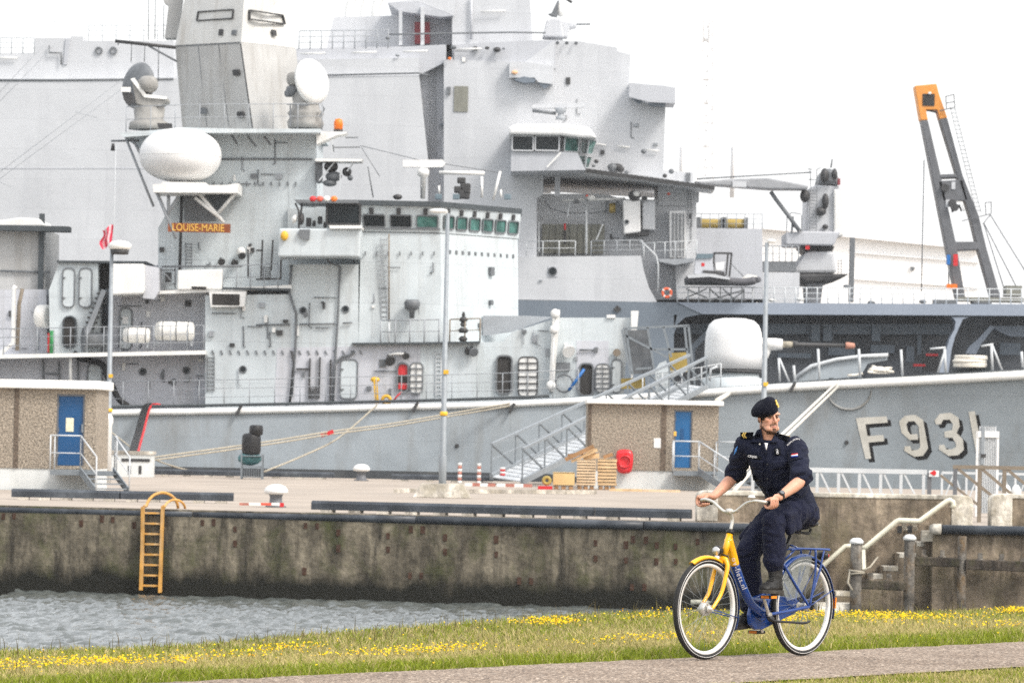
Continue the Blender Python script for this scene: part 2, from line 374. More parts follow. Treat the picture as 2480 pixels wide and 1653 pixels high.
# ---- path, grass bank
PD = Vector((.616, .788, 0)); PN = Vector((-.788, .616, 0)); PO = Vector((0, 30.45, 0))
def PF(u, v, z=0.0): return PO + PD * u + PN * v + Vector((0, 0, z))
WATER_Z = -2.37; QZ = -.367
def crest_rise(u): return min(.06, max(0, (u - .5) * .025)) + .055 * math.exp(-((u - 6) / 3.2) ** 2)
def bank_z(v, u=0):
    if v < 0: return 0
    if v < 3.9: return crest_rise(u) * min(1, v / 3.5) - .03 - .02 * math.sin(u * .7) * min(1, v / 3) - .012 * v
    return crest_rise(u) - .08 - (v - 3.9) * .52
mat('soil', (.17, .145, .06), .95, var=.35, scale=5, bump=.02, bscale=14)
def path_material():
    mt = bpy.data.materials.new('path'); mt.use_nodes = True; n, l = nodes_of(mt); b = n['Principled BSDF']
    b.inputs['Roughness'].default_value = .9; b.inputs['Specular IOR Level'].default_value = .2
    g = n.new('ShaderNodeNewGeometry'); vo = n.new('ShaderNodeTexVoronoi'); vo.inputs['Scale'].default_value = 62; l.new(g.outputs['Position'], vo.inputs['Vector'])
    cr = n.new('ShaderNodeValToRGB'); e = cr.color_ramp.elements
    e[0].position = 0; e[0].color = (.05, .043, .038, 1); e[1].position = 1; e[1].color = (.80, .70, .58, 1)
    x = e.new(.38); x.color = (.21, .165, .13, 1); x = e.new(.72); x.color = (.355, .278, .215, 1)
    l.new(vo.outputs['Color'], cr.inputs[0])
    nz = n.new('ShaderNodeTexNoise'); nz.inputs['Scale'].default_value = 1.3; nz.inputs['Detail'].default_value = 6; l.new(g.outputs['Position'], nz.inputs['Vector'])
    mr = n.new('ShaderNodeMapRange'); mr.inputs[1].default_value = .42; mr.inputs[2].default_value = .7; mr.inputs[4].default_value = .55; l.new(nz.outputs[0], mr.inputs[0])
    mx = n.new('ShaderNodeMix'); mx.data_type = 'RGBA'; mx.blend_type = 'MULTIPLY'; l.new(mr.outputs[0], mx.inputs[0]); l.new(cr.outputs[0], mx.inputs[6]); mx.inputs[7].default_value = (.58, .54, .51, 1)
    l.new(mx.outputs[2], b.inputs['Base Color'])
    bp = n.new('ShaderNodeBump'); bp.inputs['Distance'].default_value = .008; l.new(vo.outputs['Distance'], bp.inputs['Height']); l.new(bp.outputs[0], b.inputs['Normal'])
    M['path'] = mt
path_material()
def ground():
    us = np.concatenate([[-60, -40], np.arange(-26, 26, .4), [40, 60]]); vsx = [-60, -20, -6, -2.6, -2.12, -2.06, -.02, .04, .5, 1, 1.7, 2.4, 3.2, 3.9, 4.3, 5, 6, 7, 9, 12]
    mb = MB(); nn = len(vsx)
    for u in us:
        for v in vsx:
            z = bank_z(v, u) if v > 0 else (-.012 if -2.1 < v < 0.03 else -.02)
            mb.v.append(tuple(PF(u, v, z)))
    for i in range(len(us) - 1):
        for j in range(nn - 1): mb.f.append((i * nn + j, i * nn + j + 1, (i + 1) * nn + j + 1, (i + 1) * nn + j)); mb.sm.append(True)
    tag(mb.build('ground', 'soil'), kind='structure')
    mb = MB(); us = np.arange(-30, 30, .1)
    for u in us:
        e0 = .04 * noise.noise((u * .8, 0, 0)) + .06 * noise.noise((u * 3.3, 5, 0)) + .05 * noise.noise((u * 9, 3, 0)); e1 = .05 * noise.noise((u * .9, 9, 0)) + .03 * noise.noise((u * 4, 2, 0))
        for v in (-2.1 + e1, -1.0, 0 + e0): mb.v.append(tuple(PF(u, v, .002 + (.006 if v == -1.0 else 0))))
    for i in range(len(us) - 1):
        for j in range(2): mb.f.append((i * 3 + j, i * 3 + j + 1, i * 3 + j + 4, i * 3 + j + 3)); mb.sm.append(True)
    tag(mb.build('path', 'path'), kind='structure')
ground()
# ---- water
def water():
    mt = bpy.data.materials.new('water'); mt.use_nodes = True; n, l = nodes_of(mt); b = n['Principled BSDF']
    b.inputs['Base Color'].default_value = (.085, .095, .09, 1); b.inputs['Roughness'].default_value = .05; b.inputs['IOR'].default_value = 1.33; b.inputs['Specular IOR Level'].default_value = .5
    g = n.new('ShaderNodeNewGeometry'); mp = n.new('ShaderNodeMapping'); mp.inputs['Scale'].default_value = (1, .7, 1); l.new(g.outputs['Position'], mp.inputs['Vector'])
    nz = n.new('ShaderNodeTexNoise'); nz.inputs['Scale'].default_value = 9; nz.inputs['Detail'].default_value = 5; l.new(mp.outputs[0], nz.inputs['Vector'])
    bp = n.new('ShaderNodeBump'); bp.inputs['Distance'].default_value = .035; l.new(nz.outputs[0], bp.inputs['Height']); l.new(bp.outputs[0], b.inputs['Normal'])
    M['water'] = mt
    xs = np.arange(-11.5, 7, .055); ys = np.arange(70, 107, .085)
    Xg, Yg = np.meshgrid(xs, ys); Z = np.zeros_like(Xg); rs = np.random.RandomState(3)
    for k in range(46):
        lam = .19 * (5 ** rs.rand()); th = rs.normal(.9, .55); kk = 2 * math.pi / lam
        ph = rs.rand() * 6.28 + .5 * np.sin(Xg * .37 + k) + .4 * np.sin(Yg * .29 + k * 2)
        Z += .0075 * lam ** .75 * np.sin(kk * (Xg * math.cos(th) + Yg * math.sin(th)) + ph)
    Z = Z + .35 * np.abs(Z)
    nx, ny = len(xs), len(ys)
    v = np.stack([Xg, Yg, Z + WATER_Z], -1).reshape(-1, 3)
    idx = np.arange(nx * ny).reshape(ny, nx)
    q = np.stack([idx[:-1, :-1], idx[:-1, 1:], idx[1:, 1:], idx[1:, :-1]], -1).reshape(-1, 4)
    base = len(v)
    v = np.vstack([v, [(-3000, 20, WATER_Z - .25), (3000, 20, WATER_Z - .25), (3000, 5000, WATER_Z - .25), (-3000, 5000, WATER_Z - .25)]])
    q = np.vstack([q, [base, base + 1, base + 2, base + 3]])
    me = bpy.data.meshes.new('water'); me.from_pydata(v.tolist(), [], q.tolist()); me.polygons.foreach_set('use_smooth', [True] * len(q)); me.update()
    me.materials.append(M['water']); tag(attach(lk(bpy.data.objects.new('water', me)), None), kind='structure')
water()
# ---- quay
def Yq(pxv): return 106 - 5 * pxv / 1860
def QE(pxv, dz=0.0, dy=0.0):
    a = W('X', pxv, 1222, Yq(pxv)); return Vector((a.x, a.y + dy, QZ + dz))
def quay():
    a, b = QE(-1500), QE(1990)
    fx0, fx1 = -60, 70
    mb = MB(); p = [(a.x, a.y), (b.x, b.y), (b.x, 102.6), (70, 102.6), (fx1, 178), (a.x, 178)]
    mb.plan([p[0], p[1], p[2], p[3], p[4], p[5]], -7, QZ)
    tag(mb.build('quay_wall', 'quay_wall'), kind='structure')
    mb = MB(); mb.plan([(x, y + (.25 if i < 3 else 0)) for i, (x, y) in enumerate(p)], QZ + .001, QZ + .006)
    o = tag(mb.build('quay_deck', 'quay_top'), kind='structure')
    # rounded rubber tube along the edge, in lengths
    t = tag(lk(bpy.data.objects.new('edge_fender_tube', None)), 'long black rubber tube fender along the top edge of the quay wall', 'fender'); WM[t] = Matrix.Identity(4)
    xs = [-80, 470, 1010, 1560, 1872]
    for i in range(4):
        pts = [QE(xs[i] + (xs[i + 1] - xs[i]) * k / 6 + (2 if k == 0 else 0), -.10, -.12) for k in range(7)]
        mb = MB(); mb.tube(pts, .102, 12); mb.build('fender_length', 'tube_black', t)
    # recess marks and bolts in the wall face
    hole = None
    q = tag(lk(bpy.data.objects.new('wall_anchor_plates', None)), 'rusty square anchor plates bolted in rows on the quay wall face', 'anchor plates'); WM[q] = Matrix.Identity(4)
    spots = [('J', 28, 172), ('J', 118, 170), ('J', 855, 192), ('J', 945, 200), ('J', 680, 230), ('J', 1125, 245), ('J', 1697, 225), ('J', 1790, 222), ('J', 1970, 280), ('J', 1970, 400),
             ('L', 415, 250), ('L', 512, 255), ('L', 690, 308), ('L', 690, 440), ('L', 1106, 335), ('L', 1106, 450), ('L', 1298, 280), ('L', 1398, 285), ('L', 1585, 350), ('L', 1585, 470), ('L', 2013, 365), ('L', 2013, 490),
             ('L', 404, 632), ('L', 1290, 668), ('L', 1385, 668), ('N', 700, 395), ('N', 700, 525), ('N', 955, 410), ('N', 955, 540), ('N', 1014, 365), ('N', 1123, 370), ('N', 1213, 415), ('N', 1210, 550), ('N', 1372, 425), ('N', 1372, 550), ('N', 1555, 385),
             ('N', 60, 712), ('N', 160, 715), ('N', 1005, 765), ('N', 1110, 765)]
    mat('rust_plate', (.05, .025, .015), .9, var=.4, scale=12)
    for c, x, y in spots:
        pxx = px(c, x, y)[0]; w = W(c, x, y, Yq(pxx))
        for _ in range(3): w = W(c, x, y, a.y + (b.y - a.y) * (w.x - a.x) / (b.x - a.x))
        mb = MB(); s = .055 + .02 * random.random(); mb.box(w.x - s * .7, w.x + s * .7, w.y - .02, w.y + .05, w.z - s * 1.2, w.z + s * 1.2)
        mb.build('anchor_plate', 'rust_plate', q)
    w = W('N', 590, 500, Yq(1410)); mb = MB(); mb.box(w.x - .035, w.x + .035, w.y - .006, w.y + .05, -2.6, QZ - .2)
    tag(mb.build('wall_joint', 'void'), 'dark vertical expansion joint in the quay wall', 'joint')
quay()
# orange ladder on the quay wall
def quay_ladder():
    Y = Yq(370) - .28
    t = thing('quay_ladder', (W('J', 1280, 780, Y).x, Y, WATER_Z), 'rusty orange steel ladder hanging on the quay wall above the water', 'ladder')
    L = [W('J', 1198, 90, Y), W('J', 1195, 400, Y), W('J', 1182, 790, Y - .02)]; R = [W('J', 1366, 85, Y), W('J', 1355, 400, Y), W('J', 1342, 810, Y - .02)]
    for k, s in enumerate((L, R)):
        top = s[0]; pts = [s[2], s[1], top, top + Vector((.03, .05, .20))]
        mb = MB(); mb.bar(s[2], s[1], .085, .14, (0, 1, 0)); mb.bar(s[1], s[0], .085, .14, (0, 1, 0)); mb.build('side_rail', 'ladder', t)
    hoops = []
    for dx, y2 in ((0, 0), (.0, .0)): pass
    a, b = W('J', 1225, 55, Y), W('J', 1470, 50, Y)
    pts = [L[0] + Vector((.02, 0, 0))] + [Vector((a.x + (b.x - a.x) * (.5 - .5 * math.cos(t_)), Y + .9 * t_ / math.pi, QZ + .02 + .36 * math.sin(t_))) for t_ in np.linspace(0.15, math.pi, 14)]
    mb = MB(); mb.tube(pts, .035, 8); mb.build('grab_hoop', 'ladder', t)
    pts2 = [R[0]] + [Vector((R[0].x + .03 + .42 * (.5 - .5 * math.cos(t_)), Y + .9 * t_ / math.pi, QZ + .02 + .2 * math.sin(t_))) for t_ in np.linspace(0.15, math.pi, 12)]
    mb = MB(); mb.tube(pts2, .03, 8); mb.build('grab_hoop', 'ladder', t)
    for k, y in enumerate((142, 230, 317, 403, 490, 577, 664, 750)):
        mb = MB(); mb.bar(W('J', 1205 - k, y, Y), W('J', 1350 - k * 1.5, y + 3, Y), .06, .045); mb.build('rung', 'ladder', t)
quay_ladder()
def pb(mb, c, x0, y0, x1, y1, Y, dep):
    xm, ym = (x0 + x1) / 2, (y0 + y1) / 2
    a = W(c, x0, ym, Y).x; b = W(c, x1, ym, Y).x; t = W(c, xm, y0, Y).z; d = W(c, xm, y1, Y).z
    return mb.box(a, b, Y, Y + dep, d, t)
def PB(name, mt, c, x0, y0, x1, y1, Y, dep, parent=None, bevel=0):
    mb = MB(); pb(mb, c, x0, y0, x1, y1, Y, dep); return mb.build(name, mt, parent, bevel=bevel)
# kerb beams on the quay
def kerb(c, x0, y0, x1, y1, Y0, Y1, label, blocks, name='kerb_beam'):
    """low dark beam lying along the quay on small blocks; (x0,y0)-(x1,y1) is its bottom line"""
    a = W(c, x0, y0, Y0); b = W(c, x1, y1, Y1); a.z = b.z = QZ
    t = thing(name, a, label, 'kerb beam', 'black kerb beams lying along the quay')
    mb = MB(); h = .26; d = (b - a).normalized(); nrm = Vector((-d.y, d.x, 0))
    prof = [(-.13, .07), (.13, .07), (.13, .22), (.07, .28), (-.07, .28), (-.13, .22)]
    mb.loft([[p + nrm * y + Vector((0, 0, z)) for y, z in prof] for p in (a - d * .03, a + d * .05, b - d * .05, b + d * .03)], True, smooth=False)
    mb.build('beam', 'tube_black', t)
    for k in range(blocks):
        p = a + (b - a) * ((k + .5) / blocks); mb = MB(); mb.obox(p + Vector((0, 0, .038)), d * .14, nrm * .145, (0, 0, .031)); mb.build('block', 'footing', t)
kerb('K', 490, 1335, 2160, 1395, 104.4, 103.05, 'longest black kerb beam on small blocks, right of the near mushroom bollard', 7)
kerb('M', 15, 1410, 690, 1428, 103.0, 102.6, 'short black kerb beam at the quay edge left of the gap below the crates', 3)
kerb('M', 722, 1430, 1500, 1436, 102.5, 102.05, 'short black kerb beam at the quay edge ending by the concrete wall', 3)
kerb('I', 110, 1235, 1010, 1262, 114, 114, 'black kerb beam in front of the left kiosk plinth', 5)
kerb('I', 1020, 1262, 1960, 1278, 114, 114, 'black kerb beam behind the top hoops of the orange ladder', 5)
kerb('I', 1300, 1052, 2030, 1062, 173, 173, 'low black kerb beam at the far quay edge by the white cabinet', 4)
kerb('K', 70, 1088, 655, 1090, 172.5, 172.5, 'low black kerb beam at the far quay edge left of the far bollard', 3)
kerb('K', 1150, 1115, 1990, 1122, 171, 171, 'low black kerb beam at the far quay edge right of the lamp post', 4)
# bollards
def bollard(c, x0, yt, x1, yb, Y, label, name='mooring_bollard'):
    a = W(c, (x0 + x1) / 2, yb, Y); a.z = QZ + .005; w = W(c, x1, yb, Y).x - W(c, x0, yb, Y).x; h = W(c, x0, yt, Y).z - QZ
    t = thing(name, a, label, 'bollard', 'mushroom bollards on the quay')
    R = w / 2
    mb = MB(); mb.lathe([(R * .85, 0), (R * .85, h * .06), (R * .56, h * .1), (R * .50, h * .45), (R * .6, h * .56)], a, n=24); mb.build('post', 'steel_grey', t)
    mb = MB(); mb.lathe([(R * .6, h * .55), (R * .93, h * .60), (R, h * .68), (R * .96, h * .77), (R * .75, h * .9), (R * .4, h * .98), (.001, h)], a, n=28); mb.build('mushroom_cap', 'ship_white', t)
bollard('K', 65, 1120, 270, 1275, 110, 'white capped mushroom bollard near the quay edge above the wall')
bollard('K', 815, 950, 960, 1094, 170, 'smaller white capped mushroom bollard at the far quay edge by the warship')
bollard('O', 2145, 1035, 2235, 1118, 125, 'left one of the white capped bollard pair behind the brown railing')
bollard('O', 2235, 1035, 2325, 1118, 125.6, 'right one of the white capped bollard pair behind the brown railing')
# red marker pieces by near bollard
def red_barrier():
    Y = 109
    t = thing('red_rope_barrier', W('K', 120, 1300, Y), 'red and white barrier board lying at the foot of the near bollard', 'barrier')
    mat('pale_red', (.42, .17, .13), .6, var=.2, scale=6)
    for k, (x0, x1, mt) in enumerate(((-140, -60, 'pale_red'), (-60, 40, 'ship_white'), (40, 130, 'redlt'), (130, 200, 'ship_white'), (200, 235, 'red'))):
        PB('stripe', mt, 'K', x0, 1278, x1, 1300 if k < 4 else 1312, Y, .05, t)
red_barrier()
# lamp posts
def lamp(c, xb, yb, xt, yt, Y, label, arm, head, foot=None, r=.11):
    b = W(c, xb, yb, Y); b.z = QZ; tz = W(c, xt, yt, Y)
    t = thing('lamp_post', b, label, 'lamp post', 'lamp posts on the quay')
    tz.x = b.x + (tz.x - b.x) * .4
    mb = MB(); mb.tube([b, b + Vector((0, 0, 1.2)), b + Vector((0, 0, 1.25)), tz], [r * 1.25, r * 1.25, r, r * .62], 12); mb.build('pole', 'galv', t)
    if foot:
        mb = MB(); w, h = foot
        mb.plan([(b.x - w, b.y - .6), (b.x + w, b.y - .6), (b.x + w, b.y + .6), (b.x - w, b.y + .6)], QZ + .006, QZ + h, [(b.x - w * .72, b.y - .4), (b.x + w * .72, b.y - .4), (b.x + w * .72, b.y + .4), (b.x - w * .72, b.y + .4)])
        mb.build('concrete_foot', 'footing', t, bevel=.03)
    mb = MB()
    if head == 'arm':
        mb.ell(tz + Vector((arm, 0, .06)), (abs(arm) * 1.0, .13, .065), 14, 8, pw=.8); mb.bar(tz, tz + Vector((arm * .4, 0, .04)), .08)
    else:
        mb.lathe([(.12, -.18), (.36, -.16), (.42, .0), (.30, .10), (.05, .15)], tz + Vector((arm, 0, 0)), n=18)
        mb.bar(tz, tz + Vector((arm, 0, .0)), .08)
    h = mb.build('lamp_head', 'ship_white' if head == 'arm' else 'raft', t)
    if head != 'arm':
        mb = MB(); mb.lathe([(.30, -.34), (.34, -.18)], tz + Vector((arm, 0, 0)), n=18); mb.build('lamp_shade', 'fit_dark', t)
    for dz, cc in ((.0, 'yellow'),):
        p = b + Vector((0, 0, 2.45)); mb = MB(); mb.lathe([(r * 1.15, -.06), (r * 1.3, -.04), (r * 1.3, .04), (r * 1.15, .06)], p, n=12); mb.build('marker_band', cc, t)
        p = b + Vector((0, 0, 3.6)); mb = MB(); mb.box(p.x - .03, p.x + .12, p.y - r * 1.15, p.y - r * .9, p.z, p.z + .12); mb.build('number_plate', cc, t)
    return t
lamp('X', 1071, 1190, 1085, 516, 131, 'tall grey lamp post on a concrete foot in the middle of the quay', -.27, 'arm', (.85, .42), .088)
lamp('X', 261, 1135, 269, 592, 159, 'grey lamp post with a round lamp beside the left kiosk stair', .28, 'round', None, .10)
lamp('X', 1846, 1190, 1858, 588, 146, 'grey lamp post rising behind the cyclist in front of the gun', .15, 'arm', None, .10)
# ---- kiosks
def fsheet(name, mt, c, x0, y0, x1, y1, Y, parent, dep=.02): return PB(name, mt, c, x0, y0, x1, y1, Y - dep, dep, parent)
def railpost(mb, pts, r=.025):
    mb.tube(pts, r, 6)
def ringp_k(t, x0, x1, z0, z1, Y):
    for a, b, c_, d in ((x0 + .003, x0 + .05, z0 + .003, z1 - .003), (x1 - .05, x1 - .003, z0 + .003, z1 - .003), (x0 + .053, x1 - .053, z1 - .06, z1 - .003)):
        mb = MB(); mb.box(a, b, Y + .02, Y + .14, c_, d); mb.build('door_frame', 'steel_grey', t)
    for k in (.15, .5, .85): mb = MB(); z = z0 + (z1 - z0) * k; mb.box(x0 + .045, x0 + .07, Y + .045, Y + .06, z - .06, z + .06); mb.build('hinge', 'fit', t)
def kiosk_left():
    Y = 130; a = W('I', 400, 1180, Y); a.z = QZ
    t = thing('quay_kiosk', a, 'left brown pebbledash kiosk with a dark blue door and white roof edge', 'kiosk', 'pebbledash kiosks on the quay')
    mb = MB(); x1 = W('I', 808, 700, Y).x; x0 = x1 - 8; zb = W('I', 400, 990, Y).z; zt = W('I', 400, 318, Y).z
    dx0, dx1 = W('I', 475, 700, Y).x, W('I', 712, 700, Y).x; dzt = W('I', 600, 362, Y).z; dzb = W('I', 600, 966, Y).z
    mb.box(x0, dx0, Y, Y + 4, zb, zt); mb.box(dx1, x1, Y, Y + 4, zb, zt); mb.box(dx0, dx1, Y + .002, Y + 4, dzt, zt - .001); mb.box(dx0, dx1, Y + .15, Y + 4, zb, dzt); mb.box(dx0, dx1, Y + .002, Y + .15, zb, dzb)
    mb.build('wall', 'pebble', t)
    mb = MB(); g = W('I', 118, 700, Y).x; g2 = W('I', 155, 700, Y).x; mb.box(g, g2, Y - .02, Y + .01, zb + .004, zt - .004); mb.build('groove_shade', 'pebble_shade', t)  # dark strip in place of a groove, its shade put into the colour
    mb = MB(); mb.box(x0 - .1, x1 + .12, Y - .22, Y + 4.2, zt + .003, W('I', 400, 243, Y).z); mb.build('roof_slab', 'roof_white', t, bevel=.03)
    mb = MB(); px1 = W('I', 800, 1080, Y).x; mb.box(x0, px1, Y + .03, Y + 3.9, W('I', 400, 1178, Y).z, zb - .003); mb.build('plinth', 'plinth', t)
    mb = MB(); mb.box(x0, px1 - .1, Y - .06, Y + 3.8, QZ + .007, W('I', 400, 1180, Y).z); mb.build('base_strip', 'rubber', t)
    d = MB(); d.box(dx0 + .02, dx1 - .02, Y + .06, Y + .12, dzb + .01, dzt - .02); d = d.build('door', 'door_blue', t)
    ringp_k(t, dx0, dx1, dzb, dzt, Y)
    fsheet('notice', 'paper', 'I', 556, 562, 621, 678, Y + .06, d, .012)
    mb = MB(); w = W('I', 695, 650, Y); mb.box(w.x - .03, w.x + .03, Y + .0, Y + .06, w.z - .12, w.z + .12); mb.build('handle', 'galv_dark', d)
    # landing, stair and rails
    lz = W('I', 700, 1005, Y).z
    lx0, lx1 = W('I', 460, 1010, Y).x, W('I', 985, 1010, Y).x
    mb = MB(); mb.box(lx0, lx1, Y - 1.3, Y - .02, lz - .13, lz); mb.build('landing', 'galv_dark', t)
    rd = Vector((.52, -.85, 0)).normalized(); wd = Vector((.85, .52, 0)).normalized()
    o = Vector((W('I', 712, 1010, Y).x, Y - 1.3, lz)); drop = lz - QZ - .02; run = 1.05
    for k in (0, 1):
        p = o + wd * (1.05 * k); mb = MB(); mb.obox(p + rd * run / 2 + Vector((0, 0, -drop / 2)), (rd * run + Vector((0, 0, -drop))) / 2, wd * .02, Vector((0, 0, .12)))
        mb.build('stringer', 'galv_dark', t)
    for k in range(4):
        f = (k + .6) / 4.3; p = o + wd * .525 + rd * run * f + Vector((0, 0, -drop * f)); mb = MB(); mb.obox(p, rd * .12, wd * .5, (0, 0, .018)); mb.build('tread', 'galv_dark', t)
    H = 1.0
    def rr(pts, nm='railing'):
        mb = MB(); up = [p + Vector((0, 0, H)) for p in pts]; md = [p + Vector((0, 0, H * .5)) for p in pts]
        mb.tube(up, .024, 6); mb.tube(md, .018, 6)
        for p in pts: mb.tube([p, p + Vector((0, 0, H))], .022, 6)
        mb.build(nm, 'rail', t)
    c0 = Vector((lx0, Y - 1.28, lz)); c1 = Vector((o.x, Y - 1.28, lz))
    rr([c0 + Vector((0, 1.2, 0)), c0, c1]); e0 = o + rd * run + Vector((0, 0, -drop)); rr([o + Vector((0, .02, 0)), e0])
    q = o + wd * 1.05; rr([Vector((lx1, Y - .1, lz)), Vector((lx1, q.y, lz))]); rr([Vector((lx1, q.y, lz)), q + rd * run + Vector((0, 0, -drop))])
kiosk_left()
def kiosk_right():
    Y = 160; a = W('M', 1200, 1175, Y); a.z = QZ
    t = thing('quay_kiosk', a, 'right brown pebbledash kiosk with a bright blue door behind the wooden crates', 'kiosk', 'pebbledash kiosks on the quay')
    x0, x1 = W('M', 637, 700, Y).x, W('M', 1742, 700, Y).x; zb = W('M', 1190, 1006, Y).z; zt = W('M', 1190, 452, Y).z
    dx0, dx1 = W('M', 1364, 740, Y).x, W('M', 1520, 740, Y).x; dzt = W('M', 1440, 496, Y).z; dzb = W('M', 1440, 984, Y).z
    mb = MB(); mb.box(x0, dx0, Y, Y + 4, zb, zt); mb.box(dx1, x1, Y, Y + 4, zb, zt); mb.box(dx0, dx1, Y + .002, Y + 4, dzt, zt - .001); mb.box(dx0, dx1, Y + .15, Y + 4, zb, dzt); mb.box(dx0, dx1, Y + .002, Y + .15, zb, dzb)
    mb.build('wall', 'pebble', t)
    for xa, xb in ((640, 668), (1258, 1300)):
        mb = MB(); mb.box(W('M', xa, 700, Y).x, W('M', xb, 700, Y).x, Y - .03, Y + .01, zb + .004, zt - .004); mb.build('groove_shade', 'pebble_shade', t)  # dark strips painting groove shade, as on the left kiosk
    mb = MB(); mb.box(x0 - .05, x1 + .16, Y - .25, Y + 4.2, zt + .003, W('M', 1190, 412, Y).z); mb.build('roof_slab', 'roof_white', t, bevel=.03)
    mb = MB(); mb.box(x0, x1, Y + .04, Y + 3.9, QZ + .007, zb - .003); mb.build('plinth', 'plinth', t)
    d = MB(); d.box(dx0 + .01, dx1 - .02, Y + .06, Y + .12, dzb + .01, dzt - .02); d = d.build('door', 'door_blue2', t)
    ringp_k(t, dx0, dx1, dzb, dzt, Y)
    mb = MB(); w = W('M', 1376, 695, Y); mb.box(w.x - .05, w.x + .05, Y + .0, Y + .06, w.z - .08, w.z + .08); mb.build('handle', 'gold', d)
    mb = MB(); w = W('M', 1436, 700, Y); mb.box(w.x - .06, w.x + .06, Y + .045, Y + .06, w.z - .2, w.z + .2); mb.build('vent', 'door_blue', d)
    fsheet('wall_sign', 'ship_white', 'M', 1197, 733, 1273, 815, Y, t)
    lz = W('M', 1450, 1008, Y).z; lx0, lx1 = W('M', 1352, 1010, Y).x, W('M', 1720, 1010, Y).x
    mb = MB(); mb.box(lx0, lx1, Y - 1.3, Y - .02, lz - .16, lz); mb.build('landing', 'galv_dark', t)
    H = 1.05
    def rr(pts):
        mb = MB(); mb.tube([p + Vector((0, 0, H)) for p in pts], .028, 6); mb.tube([p + Vector((0, 0, H * .5)) for p in pts], .02, 6)
        for p in pts: mb.tube([p, p + Vector((0, 0, H))], .025, 6)
        mb.build('railing', 'rail', t)
    o = Vector((W('M', 1560, 1010, Y).x, Y - 1.3, lz)); rd = Vector((.55, -.83, 0)); wd = Vector((.83, .55, 0)); drop = lz - QZ - .02; run = 1.9
    rr([Vector((lx0, Y - .1, lz)), Vector((lx0, Y - 1.28, lz)), o + Vector((0, .02, 0))]); e0 = o + rd * run + Vector((0, 0, -drop)); rr([o + Vector((.02, .02, 0)), (o + e0) / 2, e0])
    q = o + wd * 1.6; rr([Vector((lx1, Y - .1, lz)), Vector((q.x, q.y, lz))]); rr([q, q + rd * run + Vector((0, 0, -drop))])
    for k in (0, 1):
        p = o + wd * (1.6 * k); mb = MB(); mb.obox(p + rd * run / 2 + Vector((0, 0, -drop / 2)), (rd * run + Vector((0, 0, -drop))) / 2, wd * .02, Vector((0, 0, .13))); mb.build('stringer', 'galv_dark', t)
    for k in range(5):
        f = (k + .6) / 5.3; p = o + wd * .8 + rd * run * f + Vector((0, 0, -drop * f)); mb = MB(); mb.obox(p, rd * .14, wd * .78, (0, 0, .018)); mb.build('tread', 'galv_dark', t)
    # red plastic box on the wall
    Yb = Y - .42; a = W('M', 942, 1040, Yb)
    r = thing('lifebuoy_box', a, 'glossy red plastic lifebuoy box hanging on the right kiosk', 'box')
    pr = [(w_[0], w_[1]) for w_ in XZ('M', [(870, 845), (900, 823), (1000, 825), (1030, 850), (1022, 1000), (1000, 1040), (905, 1036), (880, 1010)], Yb)]
    cx = sum(p[0] for p in pr) / 8; cz = sum(p[1] for p in pr) / 8; sh = lambda f: [(cx + (x - cx) * f, cz + (z - cz) * f) for x, z in pr]
    mb = MB(); n = 8
    rings = [[(x, Yb + .40, z) for x, z in sh(1)], [(x, Yb + .12, z) for x, z in sh(1)], [(x, Yb + .02, z) for x, z in sh(.88)], [(x, Yb, z) for x, z in sh(.55)], [(x, Yb + .06, z) for x, z in sh(.45)]]
    mb.loft(rings, True); mb.build('shell', 'red_box', r, subd=1)
    mb = MB(); mb.torus((cx, Yb - .01, cz), .21, .035, (0, 1, 0), 20, 8); mb.build('ring_relief', 'red_box', r)
kiosk_right()
